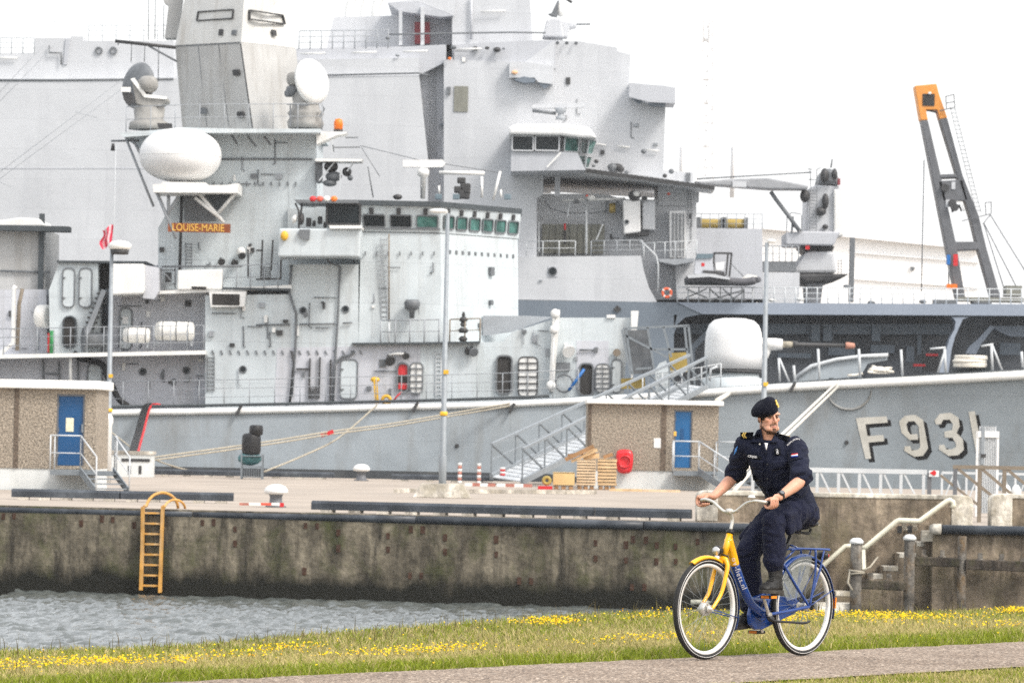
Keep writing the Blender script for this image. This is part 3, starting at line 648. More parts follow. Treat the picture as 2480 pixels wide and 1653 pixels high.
# ---- crates and timber by the right kiosk
def crates():
    Y = 156.5
    def crate(x0, y0, x1, y1, rows, label, dep, mt, name='wooden_crate', Yc=Y, feet=True):
        a = W('M', (x0 + x1) / 2, y1, Yc); a.z = QZ + .006
        t = thing(name, a, label, 'crate', 'wooden crates by the right kiosk')
        X0, X1 = W('M', x0, y1, Yc).x, W('M', x1, y1, Yc).x; zt = W('M', (x0 + x1) / 2, y0, Yc).z; zb = QZ + .02
        if feet:
            for fx in (X0 + .12, (X0 + X1) / 2, X1 - .12):
                mb = MB(); mb.box(fx - .07, fx + .07, Yc + .02, Yc + dep - .02, QZ + .007, zb + .10); mb.build('pallet_foot', 'brown_wood', t)
            zb += .12
        mb = MB(); mb.box(X0 + .03, X1 - .03, Yc + .03, Yc + dep - .03, zb, zt - .02); mb.build('gap_shade_core', 'void', t)  # blackened filler, paints the shade in the gaps between planks
        h = (zt - zb) / rows
        for k in range(rows):
            j = random.uniform(-.012, .012)
            mb = MB(); mb.box(X0 + j, X1 + j, Yc, Yc + .026, zb + h * k + .022, zb + h * (k + 1) - .012)
            mb.box(X1 - .026 + j, X1 + j, Yc + .027, Yc + dep, zb + h * k + .012, zb + h * (k + 1) - .006); mb.build('plank', mt, t)
        mb = MB(); mb.box(X0, X1, Yc, Yc + dep, zt - .03, zt); mb.build('lid', mt, t)
        return t
    crate(345, 1022, 527, 1165, 1, 'low square plywood crate on a pallet, leftmost of the crates', 1.2, 'yellow_ply' if 'yellow_ply' in M else mat('yellow_ply', (.60, .42, .19), .7, var=.1, scale=2).name, Yc=155.2)
    crate(542, 915, 704, 1172, 9, 'taller middle stack crate of pale planks with broken timber on top', 1.1, 'pale_wood2')
    crate(720, 908, 880, 1172, 8, 'pale plank crate nearest the red box', 1.1, 'pale_wood', Yc=156.8)
    for i, (x0, y0, x1, y1, w) in enumerate(((450, 915, 690, 800, .14), (500, 930, 720, 830, .10), (470, 880, 600, 860, .10), (600, 900, 735, 880, .16), (770, 895, 850, 868, .12), (560, 905, 700, 818, .08), (640, 845, 720, 880, .10))):
        a = W('M', x0, y0, Y + .3 + .1 * i); b = W('M', x1, y1, Y + .3 + .1 * i); mb = MB(); mb.bar(a, b, .25, w)
        tag(mb.build('broken_plank', ('brown_wood', 'pale_wood')[i % 2]), ['long brown plank sloping up over the crates', 'dark plank tilted across the middle crate', 'short pale plank jutting left from the pile', 'short brown block on the middle crate', 'pale offcut lying on the crate by the red box', 'thin pale plank topmost in the pile', 'brown plank end hanging over the gap'][i], 'plank', 'broken planks on the crates')
    mb = MB(); mb.bar(W('M', 820, 1178, 154), W('M', 1100, 1182, 154), .3, .16); tag(mb.build('timber_beam', 'pale_wood'), 'left one of two long squared timbers lying before the kiosk', 'beam', 'timbers on the quay')
    mb = MB(); mb.bar(W('M', 1105, 1184, 154), W('M', 1418, 1190, 154), .3, .16); tag(mb.build('timber_beam', 'pale_wood2'), 'right one of two long squared timbers lying before the kiosk', 'beam', 'timbers on the quay')
    a = W('M', 292, 1160, 155); a.z = QZ + .006
    t = thing('cable_reel', a, 'small yellow and black reel on a red base left of the crates', 'reel')
    mb = MB(); mb.torus(a + Vector((0, 0, .30)), .11, .06, (0, 1, 0), 18, 8); mb.build('reel', 'ochre', t)
    mb = MB(); mb.box(a.x - .3, a.x + .2, a.y - .2, a.y + .2, QZ + .007, QZ + .12); mb.build('base', 'red', t)
    for c, x0, y0, x1, y1, Yp, lb in (('K', 1180, 1163, 1450, 1168, 139, 'left one of two thin edging timbers by the lamp post foot'), ('K', 1680, 1170, 2860, 1215, 141, 'long edging timber lying right of the lamp post foot')):
        mb = MB(); p, q = W(c, x0, y0, Yp), W(c, x1, y1, Yp + 4); p.z = q.z = QZ + .07; mb.bar(p, q, .16, .12); tag(mb.build('edging_timber', 'footing'), lb, 'beam', 'timbers on the quay')
crates()
# ---- red and white markers
def markers():
    for c, x, yt, yb, Y, lb, r in (('K', 1718, 940, 1118, 167, 'left slim red and white marker post at the far quay edge', .075), ('K', 1880, 945, 1118, 167, 'right slim red and white marker post at the far quay edge', .075), ('K', 2080, 978, 1050, 166, 'short red and white marker on the gangway foot', .10)):
        a = W(c, x, yb, Y); z1 = W(c, x, yt, Y).z
        if yb > 1100: a.z = QZ + .006
        t = thing('marker_post', a, lb, 'marker post', 'red and white marker posts')
        n = 7 if yb > 1100 else 4
        for k in range(n):
            mb = MB(); mb.lathe([(r, a.z + (z1 - a.z) * k / n), (r, a.z + (z1 - a.z) * (k + 1) / n)], (a.x, a.y, 0), n=10); mb.build('band', ('ship_white', 'pale_red')[k % 2] if yb > 1100 else ('red', 'white')[k % 2], t)
    for x0, x1, lb in ((1760, 2020, 'red and white striped barrier board lying left of the gangway foot'), (2030, 2330, 'red and white striped barrier board lying under the gangway foot')):
        a = W('K', x0, 1150, 160); a.z = QZ + .006; t = thing('barrier_board', a, lb, 'barrier', 'barrier boards lying on the quay')
        for k in range(4):
            xa, xb = x0 + (x1 - x0) * k / 4, x0 + (x1 - x0) * (k + 1) / 4; pxa, pxb = W('K', xa, 1150, 160).x, W('K', xb, 1150, 160).x
            mb = MB(); mb.box(pxa, pxb, 159.9, 160.1, QZ + .007, QZ + .12); mb.build('stripe', ('ship_white', 'pale_red')[k % 2], t)
markers()
# ---- cage trolley with black bags, white cabinet with cables
def trolley():
    Y = 168; a = W('I', 2095, 1060, Y); a.z = QZ + .006
    t = thing('cage_trolley', a, 'grey wire cage trolley on the far quay edge', 'trolley')
    X0, X1 = W('I', 2035, 1000, Y).x, W('K', 50, 1000, Y).x; z0, z1 = QZ + .1, W('I', 2100, 880, Y).z
    for x in (X0, X1):
        for y in (Y, Y + .8):
            mb = MB(); mb.bar((x, y, QZ + .007), (x, y, z1 + .05), .05); mb.build('corner_post', 'galv_dark', t)
    for z in (z0, (z0 + z1) / 2, z1):
        mb = MB(); mb.box(X0 + .03, X1 - .03, Y + .03, Y + .77, z - .03, z); mb.build('shelf', 'galv_dark', t)
    mb = MB()
    for k in range(9): mb.bar((X0 + (X1 - X0) * (k + .5) / 9, Y, z0), (X0 + (X1 - X0) * (k + .5) / 9, Y, (z0 + z1) / 2), .015)
    mb.build('wire_panel', 'galv_dark', t)
    mb = MB(); mb.ell(((X0 + X1) / 2 - .1, Y + .4, (z0 + z1) / 2 + .28), (.45, .3, .26), 12, 8); tag(mb.build('tarpaulin_bundle', mat('teal', (.05, .14, .15), .6, var=.4, scale=8)), 'teal tarpaulin bundle on the upper trolley shelf', 'bundle')
    for dx, dz, rx, rz, lb in ((-.05, .42, .36, .42, 'large black bag on top of the cage trolley'), (.12, .95, .26, .20, 'small black bag topmost on the cage trolley')):
        mb = MB(); mb.ell(((X0 + X1) / 2 + dx, Y + .4, z1 + dz), (rx, .34, rz), 16, 10, pw=.4); tag(mb.build('black_bag', 'black'), lb, 'bag', 'black bags on the trolley')
trolley()
def cabinet():
    Y = 168; a = W('I', 1100, 1040, Y); a.z = QZ + .006
    t = thing('power_cabinet', a, 'low white shore power cabinet at the far quay edge', 'cabinet')
    X0, X1 = W('I', 820, 950, Y).x, W('I', 1290, 950, Y).x; z1 = W('I', 1100, 868, Y).z
    mb = MB(); mb.box(X0, X1, Y, Y + .8, QZ + .007, z1); mb.build('body', 'plinth', t)
    mb = MB(); mb.box(X0 - .05, X1 + .05, Y - .06, Y + .86, z1 + .002, z1 + .12); mb.build('top', 'footing', t)
    PB('louvre', 'fit_dark', 'I', 1025, 905, 1265, 930, Y - .03, .028, t)
    for x in (1090, 1180): PB('gap', 'fit_dark', 'I', x - 10, 965, x + 14, 1035, Y - .02, .018, t)
    a = W('I', 905, 960, 150); a.z = QZ + .006
    s = thing('white_post', a, 'stubby white domed post in front of the left lamp post', 'post'); mb = MB(); mb.lathe([(.14, 0), (.13, 1.9), (.17, 2.0), (.17, 2.15), (.1, 2.28), (.01, 2.3)], a, n=14); mb.build('shaft', 'ship_white', s)
cabinet()
# ================================================================== right end of the quay
def right_walls():
    Y = 102.0
    def upstand(c0, x0, c1, x1, ytop, label, name, y_front=Y, zb=QZ - 1.0):
        a = W('X', x0, ytop, y_front); b = W('X', x1, ytop + (x1 - x0) * .0192, y_front)
        h = a.z
        t = thing(name, ((a.x + b.x) / 2, y_front, QZ), label, 'wall', 'low concrete walls on the quay')
        mb = MB(); pts = []
        r = .17
        prof = [(a.x, zb), (a.x, h - r)] + [(a.x + r - r * math.cos(t_), h - r + r * math.sin(t_)) for t_ in np.linspace(.3, math.pi / 2, 5)] + \
               [(b.x - r + r * math.sin(t_), h - r + r * math.cos(t_)) for t_ in np.linspace(0, math.pi / 2 - .3, 5)] + [(b.x, h - r), (b.x, zb)]
        mb.prism(prof, y_front, y_front + .7); mb.build('wall_body', 'wall_conc', t, bevel=.02)
        mb = MB(); mb.box(a.x + .25, b.x - .25, y_front - .025, y_front + .6, h - .09, h + .015); mb.build('coping', 'cap_conc', t, bevel=.02)
        for s, x in ((1, a.x), (-1, b.x)):
            mb = MB(); x2 = x + s * .48
            pr = [(x + s * .0, QZ + .02)] + [(x + s * (r - r * math.cos(t_)) - s * .01, h - r + r * math.sin(t_) + .01) for t_ in np.linspace(.0, math.pi / 2, 6)] + [(x2, h + .012), (x2, QZ + .02)]
            mb.prism(pr, y_front - .03, y_front + .72); mb.build('end_cap', 'cap_conc', t, bevel=.02)
    upstand('X', 1688, 'X', 2356, 1188, 'long low concrete wall with pale rounded ends behind the cyclist', 'quay_parapet', 102.0, -3)
    upstand('X', 2401, 'X', 2640, 1196, 'short low concrete wall at the right picture edge', 'quay_parapet', 102.0, QZ - .5)
    # front wall under the lower fender, right of the steps
    mb = MB(); a = W('P', 1385, 300, 100.3); mb.box(a.x, a.x + 16, 100.3, 101.95, -4, W('P', 1700, 262, 100.3).z); tag(mb.build('landing_wall', 'wall_conc'), kind='structure')
    t = tag(lk(bpy.data.objects.new('landing_fender', None)), 'black rubber tube fender with a pale end on the landing by the steps', 'fender'); WM[t] = Matrix.Identity(4)
    z = W('P', 1700, 285, 100.2).z
    p = W('P', 1455, 285, 100.15); mb = MB(); mb.tube([(p.x, 100.18, z), (p.x + 3.3, 100.18, z - .0), (p.x + 9, 100.18, z)], .105, 14); mb.build('fender_tube', 'tube_black', t)
    mb = MB(); q = W('P', 1368, 285, 100.15); mb.tube([(q.x - .02, 100.2, z), (q.x + .05, 100.18, z), (p.x - .01, 100.18, z)], [.09, .125, .125], 14); mb.build('end_piece', 'cap_conc', t)
    # steps rising to the right along the wall
    st = thing('quay_steps', W('P', 1100, 800, 101.2), 'concrete steps climbing along the quay wall below the white handrail', 'steps')
    xs = [(560, 800), (700, 735), (850, 655), (960, 590), (1090, 480), (1240, 385), (1310, 315), (1385, 262)]
    for i in range(len(xs) - 1):
        a = W('P', xs[i][0], xs[i][1], 100.9); b = W('P', xs[i + 1][0], xs[i][1], 100.9)
        mb = MB(); mb.box(a.x, b.x, 100.75 + .001 * i, 101.98, -4, a.z); mb.build('step', 'wall_conc', st, bevel=.015)
        mb = MB(); mb.box(a.x + .01, b.x - .005, 100.74 + .001 * i, 101.5, a.z - .10, a.z + .006); mb.build('nosing', 'cap_conc', st, bevel=.01)
    # white handrail
    h = thing('stair_handrail', W('P', 1000, 600, 101.6), 'cream painted tubular handrail zigzagging up the concrete wall', 'handrail')
    pts = [(-200, 1135), (-60, 960), (455, 592), (655, 418), (705, 420), (800, 435), (830, 425), (1085, 207), (1265, 213), (1500, 45), (1530, 35), (1552, 62), (1545, 100)]
    pts = [(455, 592), (655, 418), (705, 420)]
    mb = MB(); mb.tube([W('P', x, y, 101.75) for x, y in [(-420, 1180), (-100, 1010), (455, 592), (650, 420), (705, 418)]], .057, 10); mb.build('lower_run', 'cream_rail', h)
    pts = bez([W('P', x, y, 101.7) for x, y in ((780, 436), (830, 425), (960, 312), (1085, 207), (1175, 209), (1265, 213), (1380, 135), (1490, 48), (1530, 35), (1556, 62), (1540, 102))], 3)
    pts = [W('P', x, y, 101.7) for x, y in ((780, 438), (820, 430), (1080, 212), (1095, 205), (1255, 211), (1275, 209), (1495, 48), (1525, 36), (1550, 52), (1555, 78), (1540, 102))]
    mb = MB(); mb.tube(pts, .062, 10); mb.build('upper_run', 'cream_rail', h)
    for x in (1130, 1215):
        a, b = W('P', x, 220, 101.7), W('P', x + 25, 285, 101.9); mb = MB(); mb.bar(a, b, .08, .05); mb.build('bracket', 'cap_conc', h)
        c = W('P', x + 15 - 40, 280, 101.92); mb = MB(); mb.box(c.x - .05, c.x + .05, 101.9, 101.99, c.z - .08, c.z + .08); mb.build('wall_plate', 'fit_dark', h)
    mb = MB(); mb.bar(W('P', 798, 445, 101.7), W('P', 805, 620, 101.5), .08); mb.build('bracket', 'cream_rail', h)
    # piles and walings
    for x0, x1, yt, lb, cap, Yp in ((693, 793, 352, 'leftmost grey wooden pile with a white cap and a rope wound round it', 1, 99.6), (1142, 1236, 322, 'second grey wooden pile with a white cap and orange lichen', 1, 99.7), (1592, 1668, 345, 'third bare grey pile against the landing wall', 0, 99.95)):
        a = W('P', (x0 + x1) / 2, yt, Yp); r = (x1 - x0) / 2 * .28891 * mpp(Yp)
        t = thing('mooring_pile', (a.x, Yp, -3.5), lb, 'pile', 'wooden piles by the steps'); zt = a.z
        lean = .05 if cap == 0 else 0
        mb = MB(); mb.lathe([(r * 1.02, -4), (r * .98, zt - 1), (r * .95, zt - (.14 if cap else 0)), (r * .8, zt - (.10 if cap else -.02))], (a.x, Yp, 0), n=14); mb.build('shaft', 'pile', t)
        if cap:
            mb = MB(); mb.lathe([(r * 1.15, zt - .13), (r * 1.18, zt - .07), (r * .7, zt - .01), (.01, zt)], (a.x, Yp, 0), n=16); mb.build('cap', 'ship_white', t)
    a = W('P', 743, 630, 99.6); t = thing('pile_rope', a, 'pale rope wound round the leftmost pile', 'rope')
    mb = MB(); mb.torus(a, .165, .022, (.1, 0, 1), 20, 6); mb.torus(a + Vector((0, 0, -.06)), .165, .022, (-.1, .1, 1), 20, 6); mb.tube([a + Vector((-.15, -.08, 0)), a + Vector((-.2, -.1, -.25)), a + Vector((-.1, -.15, -.42))], .025, 6); mb.tube([a + Vector((.15, -.08, .02)), a + Vector((.3, 0, .1)), a + Vector((.5, .5, .3))], .022, 6); mb.build('coil', 'rope', t)
    for x0, y0, x1, y1, th, lb, Yp in ((755, 700, 1150, 720, 75, 'lowest dark timber waling between the two capped piles', 99.72), (1195, 508, 1600, 520, 75, 'dark timber waling between the second and third pile', 99.85), (1650, 530, 2300, 555, 85, 'long dark timber waling right of the third pile', 99.95)):
        a, b = W('P', x0, y0 + th / 2, Yp), W('P', x1, y1 + th / 2, Yp); t = thing('timber_waling', a, lb, 'timber', 'timber walings by the steps')
        mb = MB(); mb.bar(a, b, .30, th * .28891 * mpp(Yp)); mb.build('beam', 'timber', t, bevel=.02)
        n = 2 if x1 < 1700 else 3
        for k in range(n):
            p = a.lerp(b, (k + .7) / (n + .6)); mb = MB(); mb.box(p.x - .05, p.x + .05, p.y - .05, p.y + .05, p.z + .08, p.z + .26); mb.lathe([(.09, .09), (.09, .13)], p, n=8); mb.build('bolt', 'pile', t)
    mb = MB(); a = W('P', 1335, 335, 100.6); mb.box(a.x - .13, a.x + .15, 100.4, 100.74, a.z - .12, a.z + .12); tag(mb.build('concrete_block', 'cap_conc'), 'small pale concrete block left of the landing fender', 'block')
    mb = MB(); mb.tube([W('N', 1500, 890, 101.42), W('N', 1680, 885, 101.36), W('N', 1930, 885, 101.3)], .06, 8); tag(mb.build('lower_pipe', 'cream_rail'), 'pale pipe low on the wall seen through the front wheel', 'pipe')
    mb = MB(); a = W('P', 590, 920, 100); mb.box(a.x - .5, a.x + .45, 99.6, 100.7, -4, W('P', 590, 905, 99.6).z); tag(mb.build('lowest_step', 'cap_conc'), 'lowest pale step just above the grass by the leftmost pile', 'step')
right_walls()
def truss_side(mb, pts_top, pts_bot, w, n, diag=1, vert=True):
    A, B_ = pts_top; C_, D_ = pts_bot
    mb.bar(A, B_, w * 1.5); mb.bar(C_, D_, w * 1.3)
    for k in range(n + 1):
        t0 = k / n; a = A.lerp(B_, t0); c = C_.lerp(D_, t0)
        if vert: mb.bar(a, c, w)
        if k < n:
            t1 = (k + 1) / n
            if diag > 0: mb.bar(a, C_.lerp(D_, t1), w * .9)
            elif diag < 0: mb.bar(c, A.lerp(B_, t1), w * .9)
def gangways():
    # sloping aluminium gangway from the quay up to the warship, passing behind the right kiosk
    a = W('M', 0, 1110, 166); a.z = QZ + .2
    t = thing('gangway', a, 'sloping grey aluminium gangway rising from the quay to the warship deck', 'gangway')
    s0, s1 = W('M', 85, 1100, 166), W('M', 1640, 300, 183.5)
    for k, off in enumerate((Vector((0, 0, 0)), Vector((-1.15, .9, .15)))):
        p0, p1 = s0 + off, s1 + off * .6; H = Vector((0, 0, 1.2)); mb = MB()
        mb.bar(p0, p1, .12, .22); mb.bar(p0 + H, p1 + H, .10); mb.bar(p0 + H * .52, p1 + H * .52, .05)
        mb.build('side_rail', 'galv', t)
        n = 9
        for i in range(n + 1):
            q = p0.lerp(p1, i / n); mb = MB(); mb.bar(q, q + H, .06); mb.build('post', 'galv_dark', t)
            if i < n:
                r = p0.lerp(p1, (i + 1) / n); mb = MB(); mb.bar(q + H, r, .06); mb.build('brace', 'galv_dark', t)
    off = Vector((-1.15, .9, .15)); n = 34
    for i in range(n):
        q = s0.lerp(s1, (i + .5) / n); d = (s1 - s0) / n
        mb = MB(); mb.obox(q + off / 2 - Vector((0, 0, .02)), d * .40, off * .47, (0, 0, .02)); mb.build('tread', 'rail', t)
    mb = MB(); mb.tube([s0 + Vector((-.3, -.1, -.3)), s0 + off + Vector((-.3, .1, -.35))], .16, 12); mb.build('roller', 'rubber', t)
    # level white truss walkway behind the cyclist
    Y = 118; a = W('O', 900, 1110, Y)
    t = thing('truss_walkway', (a.x, Y, QZ), 'level white truss walkway railing behind the cyclist and the concrete wall', 'railing')
    A, B_ = W('O', -150, 897, Y), W('O', 1460, 912, Y); C_, D_ = W('O', -150, 1120, Y), W('O', 1460, 1128, Y)
    zt, zb = W('O', 700, 905, Y).z, QZ + .1
    A.z = B_.z = zt; C_.z = D_.z = zb
    mb = MB(); mb.bar(A, B_, .10, .12); mb.build('top_chord', 'rail', t); mb = MB(); mb.bar(C_, D_, .10, .10); mb.build('bottom_chord', 'rail', t)
    xs = [-140, 65, 260, 452, 648, 840, 1035, 1222, 1430]
    for i, x in enumerate(xs):
        w = W('O', x, 1000, Y).x; mb = MB(); mb.bar((w, Y, zb), (w, Y, zt), .08); mb.build('post', 'rail', t)
        if i < len(xs) - 1:
            w2 = W('O', xs[i + 1], 1000, Y).x; mb = MB(); mb.bar((w + .05, Y, zt), (w2, Y, zb), .06, .05); mb.build('brace', 'rail', t)
    # thinner lattice going on to the right
    t2 = thing('far_lattice_rail', W('O', 1800, 1110, 128), 'thin grey lattice railing behind the brown railing', 'railing')
    A = W('O', 1600, 925, 128); B_ = W('O', 2500, 935, 128); B_.z = A.z; mb = MB(); mb.bar(A, B_, .07); mb.bar((A.x, 128, QZ + .1), (B_.x, 128, QZ + .1), .07); mb.build('rails', 'rail', t2)
    for i in range(9):
        x = A.x + (B_.x - A.x) * i / 8; mb = MB(); mb.bar((x, 128, QZ + .1), (x, 128, A.z), .06); mb.build('post', 'rail', t2)
        if i < 8:
            x2 = A.x + (B_.x - A.x) * (i + 1) / 8; mb = MB(); s = i % 2; mb.bar((x, 128, A.z if s else QZ + .1), (x2, 128, QZ + .1 if s else A.z), .04); mb.build('brace', 'rail', t2)
    # sign with red arrow
    a = W('O', 1500, 1100, 112); t = thing('arrow_sign', (a.x, 112, QZ), 'small white sign with a red arrow on a dark post at the walkway end', 'sign')
    mb = MB(); mb.bar((a.x - .05, 112, QZ), (a.x - .05, 112, W('O', 1490, 930, 112).z), .10); mb.build('post', 'steel_grey', t)
    PB('panel', 'white', 'O', 1480, 905, 1570, 962, 111.9, .03, t)
    w = W('O', 1512, 928, 111.9); mb = MB(); mb.prism([(w.x - .07, w.z), (w.x + .04, w.z + .07), (w.x + .09, w.z + .03), (w.x + .09, w.z - .03), (w.x + .04, w.z - .07)], 111.88, 111.897); mb.build('arrow', 'red', t)
    # brown steel railing at the right
    Y = 108; a = W('O', 1720, 1100, Y); t = thing('brown_railing', (a.x, Y, QZ), 'brown steel railing with long diagonal braces at the right picture edge', 'railing')
    A = W('O', 1700, 872, Y); B_ = W('O', 2560, 888, Y); mb = MB(); mb.bar(A, B_, .10, .09); mb.build('top_rail', 'brown_rail', t)
    for x, mt in ((1720, 'steel_grey'), (1945, 'brown_rail'), (2172, 'brown_rail'), (2400, 'brown_rail')):
        w = W('O', x, 1000, Y); mb = MB(); mb.bar((w.x, Y, QZ), (w.x, Y, A.z), .09); mb.build('post', mt, t)
    for x0, x1 in ((1745, 2060), (1965, 2260), (2190, 2500)):
        p, q = W('O', x0, 890, Y), W('O', x1, 1140, Y); mb = MB(); mb.bar(p, q, .08, .07); mb.build('brace', 'brown_rail', t)
    p, q = W('O', 1585, 950, Y), W('O', 1960, 1245, Y); mb = MB(); mb.bar(p, q, .07, .06); mb.build('brace', 'brown_rail', t)
    # white slatted gate
    Y = 116; a = W('O', 2020, 1200, Y); t = thing('white_gate', (a.x, Y, QZ), 'tall white slatted gate standing in front of the hull number', 'gate')
    x0, x1 = W('O', 1925, 700, Y).x, W('O', 2112, 700, Y).x; z1 = W('O', 2030, 545, Y).z; zs = W('O', 2030, 500, Y).z
    for x in (x0, x1): mb = MB(); mb.box(x - .03, x + .03, Y, Y + .08, QZ, z1 if x == x1 else W('O', 1925, 545, Y).z); mb.build('frame_post', 'white', t)
    mb = MB(); mb.box(x0, x1 + .03, Y - .02, Y + .1, z1 - .16, z1); mb.build('frame_bar', 'white', t)
    n = 10
    for k in range(n):
        x = x0 + .06 + (x1 - x0 - .1) * (k + .5) / n; mb = MB(); mb.box(x - .035, x + .02, Y + .03, Y + .06, QZ + .1, zs); mb.build('slat', 'rail', t)
    mb = MB(); w = W('O', 1972, 690, Y); mb.box(w.x - .04, w.x + .05, Y - .03, Y + .02, w.z - .45, w.z + .5); mb.build('lock_plate', 'galv', t)
    mb = MB(); w = W('O', 1972, 765, Y); mb.box(w.x - .05, w.x + .08, Y - .06, Y - .03, w.z - .05, w.z + .03); mb.build('handle', 'fit_dark', t)
gangways()
# ================================================================== ship-building helpers
def poly(name, mt, c, pts, Y, dep, parent, bevel=0, depfn=None):
    mb = MB(); mb.prism(XZ(c, pts, Y), Y, Y + dep); return mb.build(name, mt, parent, bevel=bevel)
def rp(name, mt, c, x0, y0, x1, y1, Y, dep, parent, r=.1):
    a = W(c, x0, (y0 + y1) / 2, Y).x; b = W(c, x1, (y0 + y1) / 2, Y).x; t = W(c, (x0 + x1) / 2, y0, Y).z; d = W(c, (x0 + x1) / 2, y1, Y).z
    r = min(r, (b - a) * .48, (t - d) * .48)
    mb = MB(); mb.prism(rrect(a, b, d, t, r), Y - dep, Y); return mb.build(name, mt, parent)
def ringp(name, mt, c, x0, y0, x1, y1, Y, dep, parent, w=.05, r=.1):
    a = W(c, x0, (y0 + y1) / 2, Y).x; b = W(c, x1, (y0 + y1) / 2, Y).x; t = W(c, (x0 + x1) / 2, y0, Y).z; d = W(c, (x0 + x1) / 2, y1, Y).z
    r = min(r, (b - a) * .45, (t - d) * .45)
    o = rrect(a, b, d, t, r); i_ = rrect(a + w, b - w, d + w, t - w, max(r - w, .01)); n = len(o)
    mb = MB(); v = [(x, Y - dep, z) for x, z in o] + [(x, Y - dep, z) for x, z in i_] + [(x, Y, z) for x, z in o] + [(x, Y, z) for x, z in i_]; f = []
    for k in range(n):
        l = (k + 1) % n; f += [(k, l, n + l, n + k), (k, 2 * n + k, 2 * n + l, l), (n + k, n + l, 3 * n + l, 3 * n + k)]
    mb.add(v, f); return mb.build(name, mt, parent)
def line(name, mt, c, pts, Y, r, parent, n=6, smooth=False):
    P = [W(c, p[0], p[1], Y if len(p) < 3 else p[2]) for p in pts]
    if smooth: P = bez(P, 6)
    mb = MB(); mb.tube(P, r, n); return mb.build(name, mt, parent)
def bars(name, mt, c, segs, Y, w, parent):
    mb = MB()
    for s in segs: mb.bar(W(c, s[0], s[1], Y), W(c, s[2], s[3], Y), w)
    return mb.build(name, mt, parent)
def wdoor(c, x0, y0, x1, y1, Y, parent, body='frig', frame='fit', ribs=0, r=.22, label=None):
    d = rp('door', body, c, x0, y0, x1, y1, Y, .05, parent, r)
    ringp('frame', frame, c, x0, y0, x1, y1, Y - .03, .05, d, .055, r)
    if ribs:
        for k in range(ribs):
            yy = y0 + (y1 - y0) * (k + 1) / (ribs + 1); mb = MB(); mb.bar(W(c, x0 + 6, yy, Y - .09), W(c, x1 - 6, yy, Y - .09), .05, .05); mb.build('rib', frame, d)
        xm = (x0 + x1) / 2; mb = MB(); mb.bar(W(c, xm, y0 + 8, Y - .1), W(c, xm, y1 - 8, Y - .1), .035, .035); mb.build('rib', frame, d)
    else:
        for k in (.25, .75):
            w = W(c, x0 + (x1 - x0) * .12, y0 + (y1 - y0) * k, Y); mb = MB(); mb.box(w.x - .05, w.x + .08, Y - .12, Y - .05, w.z - .02, w.z + .02); mb.build('handle', frame, d)
    return d
def opening(c, x0, y0, x1, y1, Y, parent, frame='fit', r=.22, inner='void', name='doorway'):
    o = rp(name, inner, c, x0, y0, x1, y1, Y, .015, parent, r); ringp('frame', frame, c, x0, y0, x1, y1, Y - .01, .10, o, .07, r); return o
def porthole(c, x, y, Y, parent, r=.14):
    w = W(c, x, y, Y); mb = MB(); mb.lathe([(r, 0), (r, .03)], (w.x, Y, w.z), (0, -1, 0), 16); o = mb.build('porthole', 'glass', parent)
    mb = MB(); mb.torus((w.x, Y - .02, w.z), r * 1.05, .03, (0, 1, 0), 18, 6); mb.build('rim', 'fit', o)
def railing(c, pts, Y, h, parent, n, mt='rail', rails=3, r=.022, Y2=None):
    """guard rail; pts = deck line in the photo, n posts"""
    m_ = len(pts); P = [W(c, p[0], p[1], (Y if Y2 is None else Y + (Y2 - Y) * i / (m_ - 1))) for i, p in enumerate(pts)]
    mb = MB()
    for k in range(rails):
        z = h * (k + 1) / rails; mb.tube([p + Vector((0, 0, z)) for p in P], r * (1 if k == rails - 1 else .7), 5)
    o = mb.build('railing', mt, parent)
    L = [0]
    for i in range(len(P) - 1): L.append(L[-1] + (P[i + 1] - P[i]).length)
    first = None
    for k in range(n):
        s = L[-1] * k / (n - 1); i = max(j for j in range(len(L)) if L[j] <= s + 1e-9); i = min(i, len(P) - 2); p = P[i].lerp(P[i + 1], (s - L[i]) / (L[i + 1] - L[i]))
        if first is None:
            mb = MB(); mb.tube([(0, 0, -.05), (0, 0, h)], r * 1.25, 6); first = mb.build('stanchion', mt, o); first.location = p; 
        else: dupe(first, o, p)
    return o
def ladder(c, x0, y0, x1, y1, Y, parent, n, w=10, mt='fit', name='ladder'):
    """rungs from (x0,y0) bottom to (x1,y1) top; w = half width in crop pixels"""
    mb = MB()
    for s in (-w, w): mb.bar(W(c, x0 + s, y0, Y), W(c, x1 + s, y1, Y), .035)
    o = mb.build(name, mt, parent); first = None
    hw = (W(c, x0 + w, y0, Y).x - W(c, x0 - w, y0, Y).x) / 2
    for k in range(n):
        t = (k + .5) / n; p = W(c, x0 + (x1 - x0) * t, y0 + (y1 - y0) * t, Y)
        if first is None:
            mb = MB(); mb.box(-hw, hw, -.02, .02, -.02, .02); first = mb.build('rung', mt, o); first.location = p
        else: dupe(first, o, p)
    return o
def fixture(c, x, y, Y, parent, s=.14, mt='fit_dark', name='floodlight'):
    w = W(c, x, y, Y); mb = MB(); mb.lathe([(s * .5, 0), (s, s * .9), (s, s * 1.2)], (w.x, Y - .18, w.z), (.35, -.75, -.45), 10); mb.bar((w.x, Y, w.z + s * .6), (w.x, Y - .22, w.z), s * .4); mb.build(name, mt, parent)
